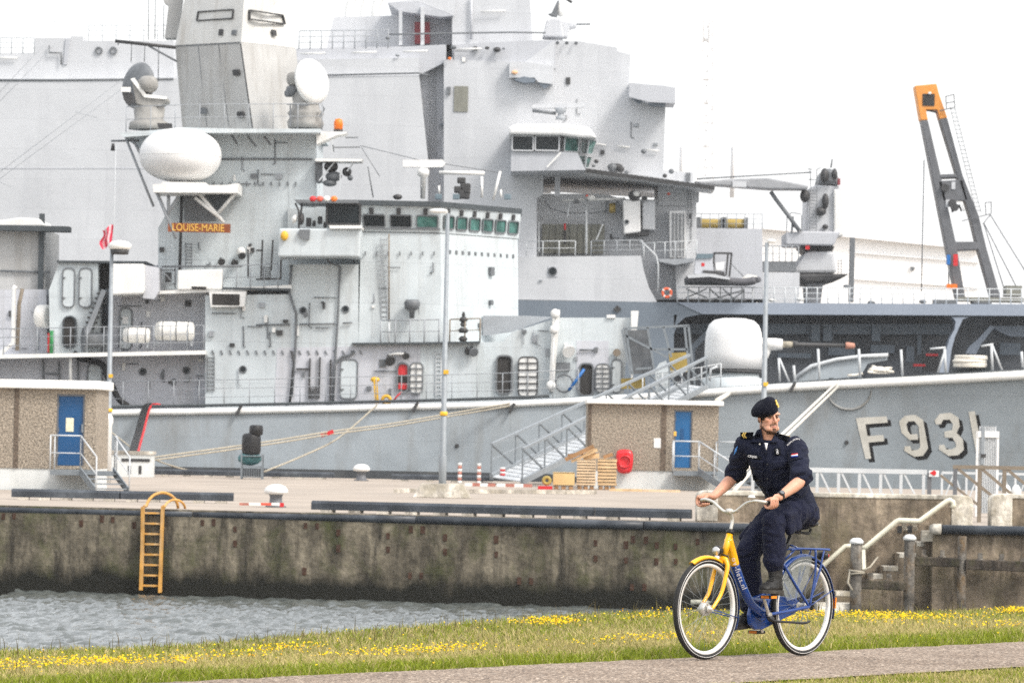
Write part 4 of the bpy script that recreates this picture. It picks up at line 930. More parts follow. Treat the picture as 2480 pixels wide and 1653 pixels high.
def panel_on(quad, u0, u1, v0, v1, off, th, name, mt, parent, r=.06, ring=None):
    """rounded panel on a facet; quad = corners (bl, br, tr, tl)"""
    bl, br, tr, tl = [Vector(q) for q in quad]
    nrm = (br - bl).cross(tl - bl).normalized()
    if nrm.y > 0 and abs(nrm.y) > .02: nrm = -nrm
    f = lambda u, v: bl.lerp(br, u).lerp(tl.lerp(tr, u), v)
    wu = (br - bl).length; wv = (tl - bl).length
    a, b, c_, d = u0 * wu, u1 * wu, v0 * wv, v1 * wv; r = min(r, (b - a) * .45, (d - c_) * .45)
    o = rrect(a, b, c_, d, r); mb = MB()
    if ring is None:
        n = len(o); P = [f(x / wu, z / wv) for x, z in o]
        mb.add([p + nrm * off for p in P] + [p + nrm * (off + th) for p in P], [tuple(range(n)), tuple(range(n, 2 * n))] + [(k, (k + 1) % n, n + (k + 1) % n, n + k) for k in range(n)])
    else:
        i_ = rrect(a + ring, b - ring, c_ + ring, d - ring, max(r - ring, .01)); n = len(o)
        P = [f(x / wu, z / wv) for x, z in o]; Q = [f(x / wu, z / wv) for x, z in i_]
        v = [p + nrm * (off + th) for p in P] + [p + nrm * (off + th) for p in Q] + [p + nrm * off for p in P] + [p + nrm * off for p in Q]; fc = []
        for k in range(n):
            l = (k + 1) % n; fc += [(k, l, n + l, n + k), (k, 2 * n + k, 2 * n + l, l), (n + k, n + l, 3 * n + l, 3 * n + k)]
        mb.add(v, fc)
    return mb.build(name, mt, parent)
def win_on(quad, u0, u1, v0, v1, parent, glass='glass', frame='fit', r=.1):
    o = panel_on(quad, u0, u1, v0, v1, -.01, .022, 'window', glass, parent, r); panel_on(quad, u0, u1, v0, v1, .0, .06, 'frame', frame, o, r, .05); return o
# ================================================================== the frigate
YS, YH, YC = 186.0, 184.4, 191.6
frig = thing('frigate', (0, YC, WATER_Z), 'grey warship with white sheer stripe and bold hull number moored along the far quay edge', 'warship')
EDGE = [(-420, 1004), (-150, 999), (234, 991), (620, 985), (900, 978), (1223, 970), (1450, 957), (1700, 941), (1860, 928), (2180, 911), (2480, 894), (2760, 874), (3000, 854), (3150, 842)]
def edge_at(x):
    for (a, b), (c_, d) in zip(EDGE, EDGE[1:]):
        if a <= x <= c_: return b + (d - b) * (x - a) / (c_ - a)
    return EDGE[-1][1]
def smooth_edge(x): return sum(edge_at(min(max(x + d, -420), 3150)) for d in (-120, -60, 0, 60, 120)) / 5
def hull():
    xs = list(range(-420, 2900, 70)) + [2900, 2960, 3010, 3060, 3100, 3130]
    def yt(x): return YH + (0 if x < 2300 else (YC - YH) * ((x - 2300) / 840) ** 2.6)
    def fl(x): return 0.0 if x < 1300 else 3.6 * ((x - 1300) / 1500) ** 1.25
    rows = []   # fraction down from the edge: 0 top .. 1 waterline
    fr = [0, .12, .25, .4, .55, .7, .85, 1.0, 1.25]
    zw = WATER_Z
    def pt(x, t):
        y0 = yt(x); top = W('X', x, smooth_edge(x), y0); z = top.z + (zw - top.z) * t
        yy = y0 + fl(x) * (t ** .8) if t <= 1 else y0 + fl(x) * 1.1
        yy = min(yy, YC - .02); return Vector((top.x, yy, z))
    def strip(f0, f1, n, name, mt, off=0.0):
        mb = MB()
        for s in (0, 1):
            g = [[pt(x, f0(x) + (f1(x) - f0(x)) * k / n) for k in range(n + 1)] for x in xs]; o = len(mb.v)
            for col in g:
                for p in col:
                    y = p.y - off; mb.v.append((p.x, y if s == 0 else 2 * YC - y, p.z))
            for i in range(len(xs) - 1):
                for k in range(n):
                    q = (o + i * (n + 1) + k, o + i * (n + 1) + k + 1, o + (i + 1) * (n + 1) + k + 1, o + (i + 1) * (n + 1) + k); mb.f.append(q if s else q[::-1]); mb.sm.append(True)
        return mb.build(name, mt, frig, fix=False)
    zb = W('X', 300, 1127, YH).z
    def tb(x): hz = pt(x, 0).z; return (hz - zb + 1.3 * min(1, max(0, (x - 1350) / 600))) / (hz - zw)
    h = strip(lambda x: 0, tb, 10, 'hull', 'frig_hull'); strip(lambda x: tb(x) + .0005, lambda x: 1.2, 3, 'boot_topping', 'boot')
    # white rounded sheer strake
    mb = MB(); P = []
    for x in xs: P.append(pt(x, .03) + Vector((0, -.02, -.02)))
    rr = [((.14 + .09 * max(0, (x - 1300) / 1400)), (.14 + .09 * max(0, (x - 1300) / 1400))) for x in xs]
    mb.tube(P, [r[0] for r in rr], 10); mb.build('sheer_strake', 'ship_white', frig)
    mb = MB(); n = len(xs)
    for x in xs:
        p = pt(x, 0); mb.v.append((p.x, p.y, p.z - .02)); mb.v.append((p.x, 2 * YC - p.y, p.z - .02))
    for i in range(n - 1): mb.f.append((2 * i, 2 * i + 2, 2 * i + 3, 2 * i + 1)); mb.sm.append(False)
    mb.build('deck', 'fit', frig)
    # grey waterway line on the deck edge
    mb = MB(); mb.tube([pt(x, 0) + Vector((0, .18, .10)) for x in xs if x < 1400], .07, 6); mb.build('deck_edge_coaming', 'ship_dark', frig)
    return h, pt
HULL, HPT = hull()
bm_ = bmesh.new(); bm_.from_mesh(HULL.data); HB = BVHTree.FromBMesh(bm_)
def hit(c, x, y, off=.01):
    d = ray(*px(c, x, y)).normalized(); loc, nrm, i, dist = HB.ray_cast(EYE, d)
    if loc is None: return W(c, x, y, YH)
    return loc - d * off
def hull_number():
    def strokes(name, polys, label):
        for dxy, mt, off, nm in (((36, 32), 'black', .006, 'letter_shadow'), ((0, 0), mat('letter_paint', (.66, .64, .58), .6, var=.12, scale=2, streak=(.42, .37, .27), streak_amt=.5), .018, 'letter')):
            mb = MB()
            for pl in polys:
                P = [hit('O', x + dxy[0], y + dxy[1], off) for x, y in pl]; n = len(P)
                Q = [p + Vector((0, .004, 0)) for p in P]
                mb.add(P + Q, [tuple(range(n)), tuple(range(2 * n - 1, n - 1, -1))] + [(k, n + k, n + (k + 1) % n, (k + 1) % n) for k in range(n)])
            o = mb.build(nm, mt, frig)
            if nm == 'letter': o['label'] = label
    # each character is cut into convex pieces
    strokes('F', [[(808, 425), (885, 418), (948, 795), (895, 800)], [(885, 418), (1090, 408), (1100, 465), (893, 482)], [(905, 590), (1060, 578), (1068, 635), (914, 650)]], 'white painted letter F of the hull number')
    strokes('9', [[(1205, 455), (1262, 402), (1290, 455), (1272, 480), (1285, 540), (1228, 560)], [(1262, 402), (1352, 394), (1345, 452), (1290, 455)], [(1352, 394), (1425, 440), (1385, 500), (1345, 452)],
                  [(1228, 560), (1285, 540), (1310, 575), (1285, 610)], [(1285, 610), (1310, 575), (1375, 570), (1380, 622), (1300, 625)], [(1385, 490), (1425, 440), (1472, 700), (1400, 690)],
                  [(1400, 690), (1472, 700), (1425, 770), (1375, 715)], [(1375, 715), (1425, 770), (1345, 780), (1320, 722)], [(1320, 722), (1345, 780), (1252, 725), (1255, 685), (1305, 680)]], 'white painted figure 9 of the hull number')
    strokes('3', [[(1530, 445), (1580, 385), (1610, 440), (1590, 480), (1545, 485)], [(1580, 385), (1680, 375), (1668, 438), (1610, 440)], [(1680, 375), (1750, 420), (1700, 480), (1668, 438)], [(1700, 480), (1750, 420), (1762, 500), (1735, 560), (1690, 540)],
                  [(1690, 535), (1735, 560), (1700, 605), (1625, 602), (1620, 548)], [(1690, 600), (1735, 560), (1792, 620), (1725, 650)], [(1725, 650), (1792, 620), (1800, 715), (1730, 690)], [(1730, 690), (1800, 715), (1750, 765), (1690, 710)], [(1690, 710), (1750, 765), (1660, 772), (1640, 712)], [(1640, 712), (1660, 772), (1570, 712), (1572, 672), (1620, 668)]], 'white painted figure 3 of the hull number')
    strokes('1', [[(1843, 368), (1900, 360), (1975, 740), (1915, 752)]], 'white painted figure 1 of the hull number, partly behind the gate')
    # anchor pocket
    mb = MB(); pts = [hit('O', 545 + 200 + 205 * math.cos(t), 160 + 185 * math.sin(t), .03) for t in np.linspace(math.pi * .98, .05, 22)]
    mb.tube(pts, [.025 + .035 * math.sin(math.pi * k / 21) for k in range(22)], 6); mb.build('anchor_pocket_rim', mat('pocket', (.27, .275, .27), .6, var=.2, scale=2, streak=(.2, .17, .12), streak_amt=.6), frig)
    # rust runs below the deck edge
    # small fittings on the hull
    for c, x, y in (('O', 723, 648), ('K', 1695, 798)):
        p = hit(c, x, y, .02); mb = MB(); mb.lathe([(.09, 0), (.07, .05)], p, (0, -1, 0), 10); mb.build('hull_outlet', 'fit_dark', frig)
    for c, x, y in (('K', 1340, 470), ('I', 2010, 500), ('O', 222, 140), ('K', 2155, 480)):
        p = hit(c, x, y, .2); mb = MB(); mb.bar(p + Vector((.12, 0, .2)), p + Vector((-.08, 0, -.2)), .16, .12); mb.build('fairlead', 'fit_dark', frig)
hull_number()
def superstructure():
    F_ = frig
    # ---- main wall under the bridge
    deckz = 30
    main = poly('main_deckhouse', 'frig', 'X', [(497, 715), (700, 712), (700, 640), (868, 640), (868, 833), (1163, 828), (1140, 990), (497, 1000)], YS, 10.5, F_)
    poly('wall_panel', 'frig_side', 'X', [(671, 842), (868, 838), (868, 984), (664, 990)], YS - .012, .02, F_)
    poly('wall_panel', 'frig_side', 'X', [(868, 838), (1018, 836), (1018, 979), (868, 984)], YS - .014, .02, F_)
    # ---- bridge tower with a slanted front
    def V(x, y, Y): return W('X', x, y, Y)
    def tower(levels, name, mt):
        rings = []
        for y, xl, xc, xr, Yf in levels:
            r = [V(xl, y, Yf), V(xc, y, Yf), V(xr, y + 3, YC - 1.2)]
            z = r[0].z
            for p in r: p.z = z
            m1 = [Vector((p.x, 2 * YC - p.y, p.z)) for p in reversed(r)]; rings.append(r + m1)
        mb = MB(); mb.loft(rings, True, smooth=False); return rings, mb.build(name, mt, F_)
    R1, tw = tower([(840, 868, 1070, 1256, YS - .002), (562, 874, 1067, 1254, YS + .25)], 'bridge_tower', 'frig')
    R2, br = tower([(560, 872, 1066, 1256, YS + .2), (497, 866, 1068, 1262, YS - .1)], 'bridge', 'frig')
    R3, rf = tower([(496, 862, 1068, 1264, YS - .3), (484, 862, 1068, 1264, YS - .3)], 'bridge_roof', 'ship_dark')
    poly('bridge_sill', 'fit', 'D', [(795, 318), (1400, 322), (1400, 332), (795, 328)], YS + .1, .15, F_)
    sq = (R2[0][0], R2[0][1], R2[1][1], R2[1][0]); fq = (R2[0][1], R2[0][2], R2[1][2], R2[1][1])
    # side windows
    for k, (a, b) in enumerate(((.045, .325), (.375, .65), (.70, .975))): 
        w = win_on(sq, a, b, .17, .68, F_, 'glass' if k < 2 else 'glass_green')
        panel_on(sq, a + .09, a + .14, .7, .93, .03, .05, 'wiper', 'fit_dark', w, .01)
    for k in range(6):
        u0 = .03 + k * .163; w = win_on(fq, u0, u0 + .135, .16, .70, F_, 'glass_green')
        panel_on(fq, u0 + .04, u0 + .07, .72, .95, .03, .05, 'wiper', 'fit_dark', w, .01)
    # tick brackets on tower
    for k in range(7): bars('bracket', 'fit', 'D', [(830 + 87 * k, 497, 830 + 87 * k, 528)], YS + .12, .05, F_)
    tq = (R1[0][1], R1[0][2], R1[1][2], R1[1][1])
    for k in range(11): panel_on(tq, .10 + k * .082, .125 + k * .082, .83, .862, .0, .04, 'bracket', 'fit', F_, .01)
    for u, v, s in ((.60, .66, .05), (.60, .40, .03), (.46, .20, .025)): panel_on(tq, u, u + s, v, v + s * 1.5, .02, .16, 'lamp_fitting', 'fit', F_, .03)
    # ladder and whip aerial on the tower side
    ladder('D', 975, 1010, 970, 390, YS + .05, F_, 16, 24, 'railg')
    line('whip_aerial', 'brown_rail', 'D', [(1010, 1020), (1010, 365)], YS - .35, .035, F_); line('aerial_foot', 'rail', 'D', [(1010, 1210), (1010, 1020)], YS - .35, .045, F_)
    w = W('D', 1187, 905, YS); mb = MB(); mb.lathe([(.10, -.55), (.12, -.25), (.30, -.15), (.34, .1), (.26, .22)], (w.x, YS - .3, w.z), n=14); mb.build('vent_head', 'fit', F_)
    # ledge forward of tower
    poly('ledge', 'ship_dark', 'D', [(728, 1190), (1300, 1185), (1700, 1178), (1700, 1192), (1300, 1200), (728, 1204)], YS - .45, 1.2, F_)
    railing('D', [(945, 1195), (1388, 1188)], YS - .4, 0.95, F_, 5, 'railg', 2, .028); railing('D', [(1470, 1188), (1700, 1180)], YS - .4, .95, F_, 3, 'brown_rail', 2, .028)
    mb = MB(); w = W('D', 1572, 1180, YS - .3)
    for dz, r in ((.0, .2), (.35, .24), (.6, .14), (.8, .2), (1.0, .08)): mb.lathe([(r * .6, dz), (r, dz + .1), (r * .5, dz + .22)], (w.x, YS - .3, w.z), n=10)
    mb.build('hydrant', 'fit_dark', F_)
    # bridge wing
    poly('bridge_wing', 'frig', 'D', [(165, 540), (172, 322), (800, 324), (788, 545), (700, 538)], YS - 2.3, 2.6, F_, bevel=.08)
    poly('wing_shelf', 'ship_white', 'D', [(555, 300), (800, 300), (802, 324), (560, 324)], YS - 2.5, 2.6, F_)
    poly('wing_roof', 'fit', 'D', [(288, 105), (770, 105), (770, 130), (320, 130)], YS - 2.3, 3.0, F_)
    ww = rp('window', 'glass', 'D', 536, 132, 792, 290, YS - 1.6, .05, F_, .12); ringp('frame', 'fit_dark', 'D', 530, 126, 800, 300, YS - 1.62, .1, ww, .09, .12)
    poly('wing_cab', 'frig', 'D', [(540, 130), (780, 130), (800, 305), (540, 305)], YS - 1.58, 2, F_)
    line('roof_post', 'fit_dark', 'D', [(298, 130), (325, 190), (325, 350)], YS - 2.2, .045, F_); line('roof_post', 'fit_dark', 'D', [(350, 130), (330, 300)], YS - 2.0, .045, F_)
    w = W('D', 345, 250, YS - 2); mb = MB(); mb.ell(w, (.12, .18, .26), 12, 8); mb.build('searchlight', 'fit_dark', F_); w = W('D', 292, 250, YS - 2); mb = MB(); mb.lathe([(.1, -.1), (.24, .02), (.02, .12)], w, (-1, -.3, .2), 12); mb.build('searchlight', 'ship_white', F_)
    for x, y, s in ((400, 275, .18), (440, 285, .12), (485, 260, .16), (525, 295, .12)): w = W('D', x, y, YS - 1.2); mb = MB(); mb.box(w.x - s * .6, w.x + s * .6, w.y, w.y + .2, w.z - s, w.z + s); mb.build('pelorus', 'fit_dark', F_, bevel=.03)
    for x, mt in ((432, 'red'), (485, 'redlt'), (538, 'raft'), (592, 'orange')):
        w = W('D', x, 118, YS - 2.2); mb = MB(); mb.lathe([(.14, 0), (.15, .12), (.10, .2), (.01, .22)], w, n=12); mb.build('signal_lamp', mt, F_)
    w = W('D', 225, 380, YS - 2.3); mb = MB(); mb.ell((w.x - .04, YS - 2.42, w.z), (.16, .14, .2), 12, 8); mb.build('dome_lamp', 'yellow', F_)
    poly('scupper', 'fit', 'D', [(315, 372), (330, 330), (410, 330), (405, 405), (380, 412)], YS - 2.45, .14, F_)
    # pipes
    line('pipe', 'fit', 'D', [(270, 600), (252, 810), (305, 970), (300, 1220), (270, 1600)], YS - .12, .06, F_); line('pipe', 'fit', 'D', [(530, 545), (560, 585), (640, 610), (622, 1000), (603, 1300), (585, 1600)], YS - .1, .05, F_)
    for a, b, y in ((0, 258, 1053), (330, 600, 1048), (660, 730, 1040)): line('handhold', 'fit', 'D', [(a, y + 2), (b, y - 2)], YS - .1, .035, F_)
    for x, y in ((357, 945), (680, 935)): porthole('D', x, y, YS - .01, F_, .13)
    for k in range(19): bars('bracket', 'fit', 'D', [(-400 + k * 66, 1248, -385 + k * 66, 1280)], YS - .04, .05, F_)
    # lower side fittings
    bars('ladder_frame', 'fit_dark', 'K', [(455, 60, 447, 400), (540, 50, 530, 400), (630, 70, 625, 430), (340, 150, 452, 150)], YS - .1, .07, F_)
    ladder('K', 482, 400, 484, 290, YS - .12, F_, 6, 26, 'fit_dark', 'grille')
    line('fire_main', 'fit_dark', 'K', [(300, 0), (320, 100), (285, 440)], YS - .13, .055, F_); line('pipe', 'fit', 'K', [(830, 0), (790, 35), (720, 50), (665, 105), (650, 430)], YS - .12, .06, F_)
    wdoor('K', 705, 65, 860, 405, YS - .03, F_)
    op = opening('K', 1185, 95, 1292, 350, YS - .03, F_); 
    for y0, y1 in ((110, 200), (270, 320)): PB('hose', 'red', 'K', 1200, y0, 1278, y1, YS - .06, .02, op)
    wdoor('K', 1294, 92, 1412, 362, YS - .08, F_, 'ship_white', 'fit', 4)
    fixture('K', 1118, 62, YS, F_, .22); line('hose_pipe', 'ship_white', 'K', [(1120, 30), (1200, 20), (1265, 25)], YS - .2, .06, F_); fixture('K', 1255, 28, YS, F_, .15)
    fixture('D', 1640, 1245, YS, F_, .2, 'fit'); fixture('D', 1600, 1243, YS, F_, .15)
    ladder('K', 1540, 380, 1540, 0, YS - .05, F_, 11, 22, 'rail')
    # yellow fire monitor and reel
    mb = MB(); a, b = W('K', 1022, 440, YH + .5), W('K', 1005, 240, YH + .5); mb.bar(a, b, .16, .22); mb.ell(b, (.2, .12, .12), 10, 6); mb.build('hose_rack', 'yellow', F_)
    w = W('K', 1100, 410, YH + .5); mb = MB(); mb.torus(w, .16, .07, (0, 1, .2), 16, 8); mb.build('hose_reel', 'yellow', F_); line('hose', 'red', 'K', [(1230, 340), (1190, 380), (1150, 430)], YH + .6, .04, F_)
    # deck rail
    railing('X', [(236, 986), (620, 980), (900, 973), (1223, 965), (1400, 956)], YH + .25, 1.05, F_, 20, 'railg', 3, .017)
    # ---- forward house with bulwark
    poly('forward_house', 'frig', 'F', [(-330, 1190), (-60, 1180), (0, 1110), (300, 1015), (360, 1000), (915, 1000), (905, 1100), (860, 1400), (850, 1580), (-340, 1640)], YS + 1.2, 7.5, F_)
    poly('bulwark_panel', 'frig_side', 'F', [(490, 1175), (735, 1175), (735, 1560), (490, 1560)], YS + 1.185, .02, F_)
    for x0, x1, y0 in ((310, 366, 940), (905, 962, 948)): poly('bulwark_post', 'ship_white', 'F', [(x0, y0), (x1, y0), (x1 - (55 if x0 > 800 else 50), 1560), (x0 - (0 if x0 > 800 else 30), 1560)], YS + .9, .5, F_)
    poly('bulwark_cap', 'ship_white', 'F', [(720, 978), (785, 978), (785, 1002), (720, 1002)], YS + 1.1, .3, F_)
    poly('screen', 'railg', 'F', [(-220, 985), (100, 985), (310, 995), (0, 1108), (-220, 1140)], YS + 2.2, .1, F_)
    opening('K', 2022, 32, 2165, 362, YS + 1.17, F_); wdoor('M', 48, 44, 220, 385, YS + 1.1, F_, 'ship_white', 'fit_dark', 5); op = opening('M', 562, 98, 690, 380, YS + 1.17, F_); wdoor('M', 700, 102, 828, 352, YS + 1.1, F_, 'ship_white', 'fit', 5); wdoor('M', 836, 62, 932, 352, YS + 1.15, F_)
    line('blue_hose', 'bluep', 'M', [(478, 330), (540, 250), (610, 150)], YS + .7, .07, F_); PB('vent_box', 'fit', 'M', 372, 95, 490, 160, YS + 1.0, .18, F_)
    w = W('M', 440, 270, YS + .9); mb = MB(); mb.torus(w, .36, .05, (0, 1, 0), 20, 6); mb.build('hose_reel', 'fit', F_)
    w = W('F', 795, 1265, YS + 1.1); mb = MB(); mb.lathe([(.16, 0), (.16, .12)], w, (0, -1, 0), 14); mb.build('vent', 'brown_rail', F_)
    fixture('F', 410, 1230, YS + 1.2, F_, .28, 'ship_white'); line('handhold', 'fit', 'F', [(510, 1245), (630, 1245)], YS + 1.1, .04, F_)
    line('floodlight_mast', 'ship_white', 'F', [(345, 940), (318, 1100), (310, 1300), (290, 1560)], YS + .7, .06, F_)
    for y in (970, 1090, 1515): w = W('F', 328 - (y - 970) * .06, y, YS + .6); mb = MB(); mb.ell(w, (.2, .14, .2), 12, 8); mb.build('floodlight', 'ship_white', F_)
    # ---- boarding frame at the gangway
    segs = [(840, 1082, 1345, 1060), (835, 1090, 900, 1430), (865, 1085, 915, 1430), (1030, 1075, 1085, 1430), (1150, 1070, 1210, 1300), (1340, 1060, 1395, 1570), (1310, 1065, 1345, 1400), (850, 1130, 1180, 1300), (1080, 1240, 1330, 1240), (940, 1390, 1060, 1380)]
    bars('boarding_frame', 'galv_dark', 'F', segs, YH + .6, .09, F_); poly('weather_screen', 'fit', 'F', [(850, 1095), (1030, 1090), (1080, 1420), (905, 1430)], YH + .9, .03, F_)
    poly('side_screen', 'frig', 'F', [(1085, 1400), (1120, 1345), (1170, 1325), (1200, 1440), (1200, 1560), (1090, 1560)], YH + .5, .1, F_)
superstructure()
def aft_part():
    F_ = frig
    # after wall, recessed, walkways
    poly('after_wall', 'frig_side', 'X', [(-120, 860), (498, 850), (498, 1000), (-120, 1010)], YS + 1.0, 9, F_)
    poly('upper_wall', 'frig_side', 'X', [(265, 700), (383, 640), (383, 700), (705, 690), (705, 856), (265, 862)], YS + 1.6, 8, F_)
    poly('after_walkway', 'ship_white', 'B', [(-300, 1296), (0, 1280), (1560, 1248), (1560, 1278), (0, 1310), (-300, 1326)], YS - .9, 2.6, F_)
    for x, y in ((1085, 1410), (1415, 1400), (1845, 1392)): porthole('B', x, y, YS + (.98 if x < 1500 else -.01), F_, .13)
    railing('B', [(-100, 1280), (1545, 1250)], YS - .8, 1.05, F_, 14, 'railg', 3, .018)
    wdoor('B', 660, 1345, 780, 1600, YS + .97, F_)
    bars('wall_frame', 'fit', 'B', [(330, 1320, 330, 1500), (450, 1330, 450, 1500), (350, 1425, 450, 1425), (595, 1330, 595, 1500)], YS + .9, .07, F_)
    line('drain_pipe', 'ship_white', 'B', [(555, 1280), (535, 1310), (535, 1600)], YS - .5, .07, F_)
    line('black_hose', 'black', 'I', [(620, 10), (680, 60), (860, 110), (900, 200), (950, 300), (1000, 400), (1080, 465)], YS + .4, .14, F_, smooth=True)
    ladder('B', 1600, 1560, 1600, 1290, YS - .06, F_, 9, 26)
    # twin-door house, box, stair
    poly('after_house', 'frig', 'B', [(380, 1290), (372, 790), (450, 580), (745, 575), (745, 1270)], YS + .4, 6, F_)
    poly('house_roof', 'ship_dark', 'B', [(430, 565), (1110, 572), (1110, 590), (430, 582)], YS + .2, 6, F_)
    wdoor('B', 470, 620, 572, 925, YS + .37, F_); wdoor('B', 597, 620, 702, 925, YS + .37, F_)
    opening('B', 474, 985, 582, 1235, YS + .38, F_, 'ship_dark', .35)
    PB('recess', 'void', 'B', 742, 590, 835, 780, YS + 1.2, .3, F_)
    poly('launcher_box', 'ship_white', 'B', [(838, 592), (1095, 592), (1095, 790), (1085, 820), (850, 828)], YS - 1.3, 2.6, F_, bevel=.06); poly('launcher_shaded_side', 'frig_side', 'B', [(1100, 600), (1205, 620), (1205, 800), (1170, 860), (1080, 850), (1100, 800)], YS - .9, 2.2, F_)  # one white box; shade on its side put in as darker grey
    # inclined stair
    for s in (0, .7):
        mb = MB(); mb.bar(W('B', 660, 1120, YS - .3 + s), W('B', 790, 790, YS - .3 + s), .05, .2); mb.build('stair_stringer', 'railg', F_)
    for k in range(8):
        t = (k + .5) / 8; p = W('B', 690 + 115 * t, 1090 - 290 * t, YS + .05); mb = MB(); mb.box(p.x - .32, p.x + .12, YS - .3, YS + .4, p.z - .03, p.z + .03); mb.build('stair_tread', 'fit_dark', F_)
    # winch under the stair, drums
    w = W('B', 720, 1170, YS - .1); mb = MB(); mb.lathe([(.5, -.5), (.5, -.42), (.3, -.4), (.3, .4), (.5, .42), (.5, .5)], w, (1, .3, 0), 16); mb.build('winch', 'fit', F_)
    mb = MB(); mb.lathe([(.42, -.25), (.48, -.2), (.48, .2), (.42, .25)], W('B', 330, 990, YS + 1.2), (1, -.4, 0), 20); mb.build('hose_drum', 'raft', F_)
    w = W('B', 395, 1180, YS - .2); mb = MB(); mb.lathe([(.1, -.5), (.1, .45)], w, n=10); mb.build('gas_bottle', 'green', F_); w = W('B', 375, 1190, YS - .1); mb = MB(); mb.lathe([(.08, -.4), (.08, .4)], w, n=10); mb.build('gas_bottle', 'red', F_)
    line('davit_pipe', 'ship_white', 'B', [(-100, 1420), (20, 1255), (100, 1190), (105, 780), (120, 760)], YS - .7, .1, F_); line('rust_pipe', 'brown_rail', 'B', [(130, 1250), (145, 900), (170, 780)], YS + .4, .09, F_)
    wdoor('B', 905, 925, 1006, 1245, YS + 1.57, F_); PB('notice_plate', 'white', 'B', 930, 990, 972, 1045, YS + 1.5, .03, F_); PB('notice_plate', 'white', 'B', 1110, 945, 1140, 995, YS + 1.57, .03, F_)
    # funnel house
    poly('funnel_house', 'mast', 'B', [(-200, 320), (340, 325), (340, 790), (-200, 800)], YS + 3.2, 6, F_); PB('funnel_beam', 'ship_dark', 'B', -200, 300, 522, 340, YS + 2.4, 1.2, F_)
    poly('funnel_cover', 'ship_white', 'B', [(-200, 255), (0, 262), (150, 240), (300, 250), (335, 290), (340, 305), (-200, 305)], YS + 2.6, 4, F_, bevel=.2); PB('funnel_post', 'ship_dark', 'B', 292, 210, 330, 790, YS + 2.9, .3, F_)
    poly('after_bulwark', 'frig_side', 'B', [(-200, 790), (350, 785), (360, 1270), (-200, 1290)], YS + 1.6, 3, F_); line('handhold', 'fit', 'B', [(0, 645), (380, 655)], YS + 3.1, .05, F_)
    # upper walkway under the mast block
    poly('upper_walkway', 'ship_white', 'X', [(376, 704), (700, 690), (706, 690), (706, 699), (376, 712)], YS - .2, 2.4, F_); PB('walkway_edge', 'ship_dark', 'D', -430, 772, 262, 790, YS - .25, .1, F_)
    poly('chart_box', 'ship_white', 'B', [(1350, 640), (1690, 632), (1685, 785), (1345, 790)], YS - .3, .5, F_, bevel=.05); PB('slot', 'void', 'B', 1455, 764, 1566, 786, YS - .32, .02, F_)
    poly('overhang_box', 'ship_white', 'B', [(1588, 806), (1870, 800), (1855, 915), (1600, 918)], YS - .5, 2.2, F_); rp('overhang_opening', 'void', 'B', 1612, 820, 1820, 905, YS - .5, .02, F_, .04)
    line('walkway_rail', 'fit', 'B', [(1230, 612), (1840, 610)], YS - .2, .045, F_); railing('B', [(1690, 790), (1944, 782), (2110, 775)], YS - .2, 1.0, F_, 5, 'railg', 2, .02)
    bars('gear_frame', 'fit', 'B', [(1220, 620, 1220, 780), (1330, 625, 1330, 780), (1220, 640, 1330, 640), (1220, 745, 1330, 745), (1250, 660, 1300, 720)], YS - .1, .06, F_); PB('gear_box', 'fit_dark', 'B', 1255, 655, 1300, 730, YS, .3, F_)
    bars('ladder_frame', 'fit_dark', 'D', [(50, 410, 38, 710), (128, 410, 115, 640), (0, 490, 50, 490), (190, 555, 188, 705), (0, 710, 190, 705), (-60, 480, -60, 700)], YS - .05, .07, F_); ladder('D', 80, 705, 84, 612, YS - .08, F_, 6, 28, 'fit_dark', 'grille')
    line('pipe', 'fit_dark', 'B', [(1380, 60), (1365, 640)], YS + 1.0, .07, F_); ladder('B', 1432, 620, 1432, 430, YS + 1.2, F_, 8, 22)
    for x, y in ((1675, 565), (1775, 575), (1830, 520)): fixture('B', x, y, YS + 1.4, F_, .16)
    w = W('B', 1830, 500, YS + 1.2); mb = MB(); mb.ell(w, (.2, .2, .2), 10, 8); mb.build('camera_dome', 'ship_white', F_)
    # ---- block under the mast
    poly('mast_block', 'frig', 'X', [(383, 700), (383, 552), (430, 470), (455, 325), (700, 320), (700, 700)], YS + 1.5, 8, F_)
    poly('mast_block_front', 'frig', 'X', [(697, 324), (764, 322), (764, 500), (700, 505)], YS + 1.48, 7.6, F_); poly('mast_block_lower', 'frig', 'X', [(697, 505), (790, 500), (872, 560), (872, 700), (697, 700)], YS + 1.3, 7.9, F_)
    line('block_line', 'fit', 'C', [(-350, 1210), (0, 1206), (430, 1208)], YS + 1.42, .04, F_)
    for k in range(11): bars('bracket', 'fit', 'C', [(-320 + k * 62, 1380, -318 + k * 62, 1412)], YS + 1.42, .05, F_)
    # platform
    poly('mast_platform', 'frig', 'X', [(287, 322), (445, 309), (600, 312), (775, 312), (775, 321), (445, 322), (300, 332)], YS - .2, 9, F_)
    railing('X', [(305, 320), (480, 314), (780, 312)], YS - .1, 1.05, F_, 9, 'railg', 2, .017)
    for a, b in (((305, 335), (372, 500)), ((318, 332), (352, 395))): line('strut', 'railg', 'X', [a, b], YS + .8, .06, F_)
    for a, b in (((640, 330), (655, 350)), ((560, 325), (575, 350)), ((600, 330), (620, 355))): line('strut', 'fit', 'X', [a, b], YS + 1.0, .05, F_)
    line('yardarm', 'fit', 'A', [(845, 1070), (1060, 1068)], YS + 1, .05, F_); w = W('A', 858, 1090, YS + 1); mb = MB(); mb.lathe([(.06, 0), (.1, -.3)], w, n=8); mb.build('lamp_fitting', 'fit_dark', F_)
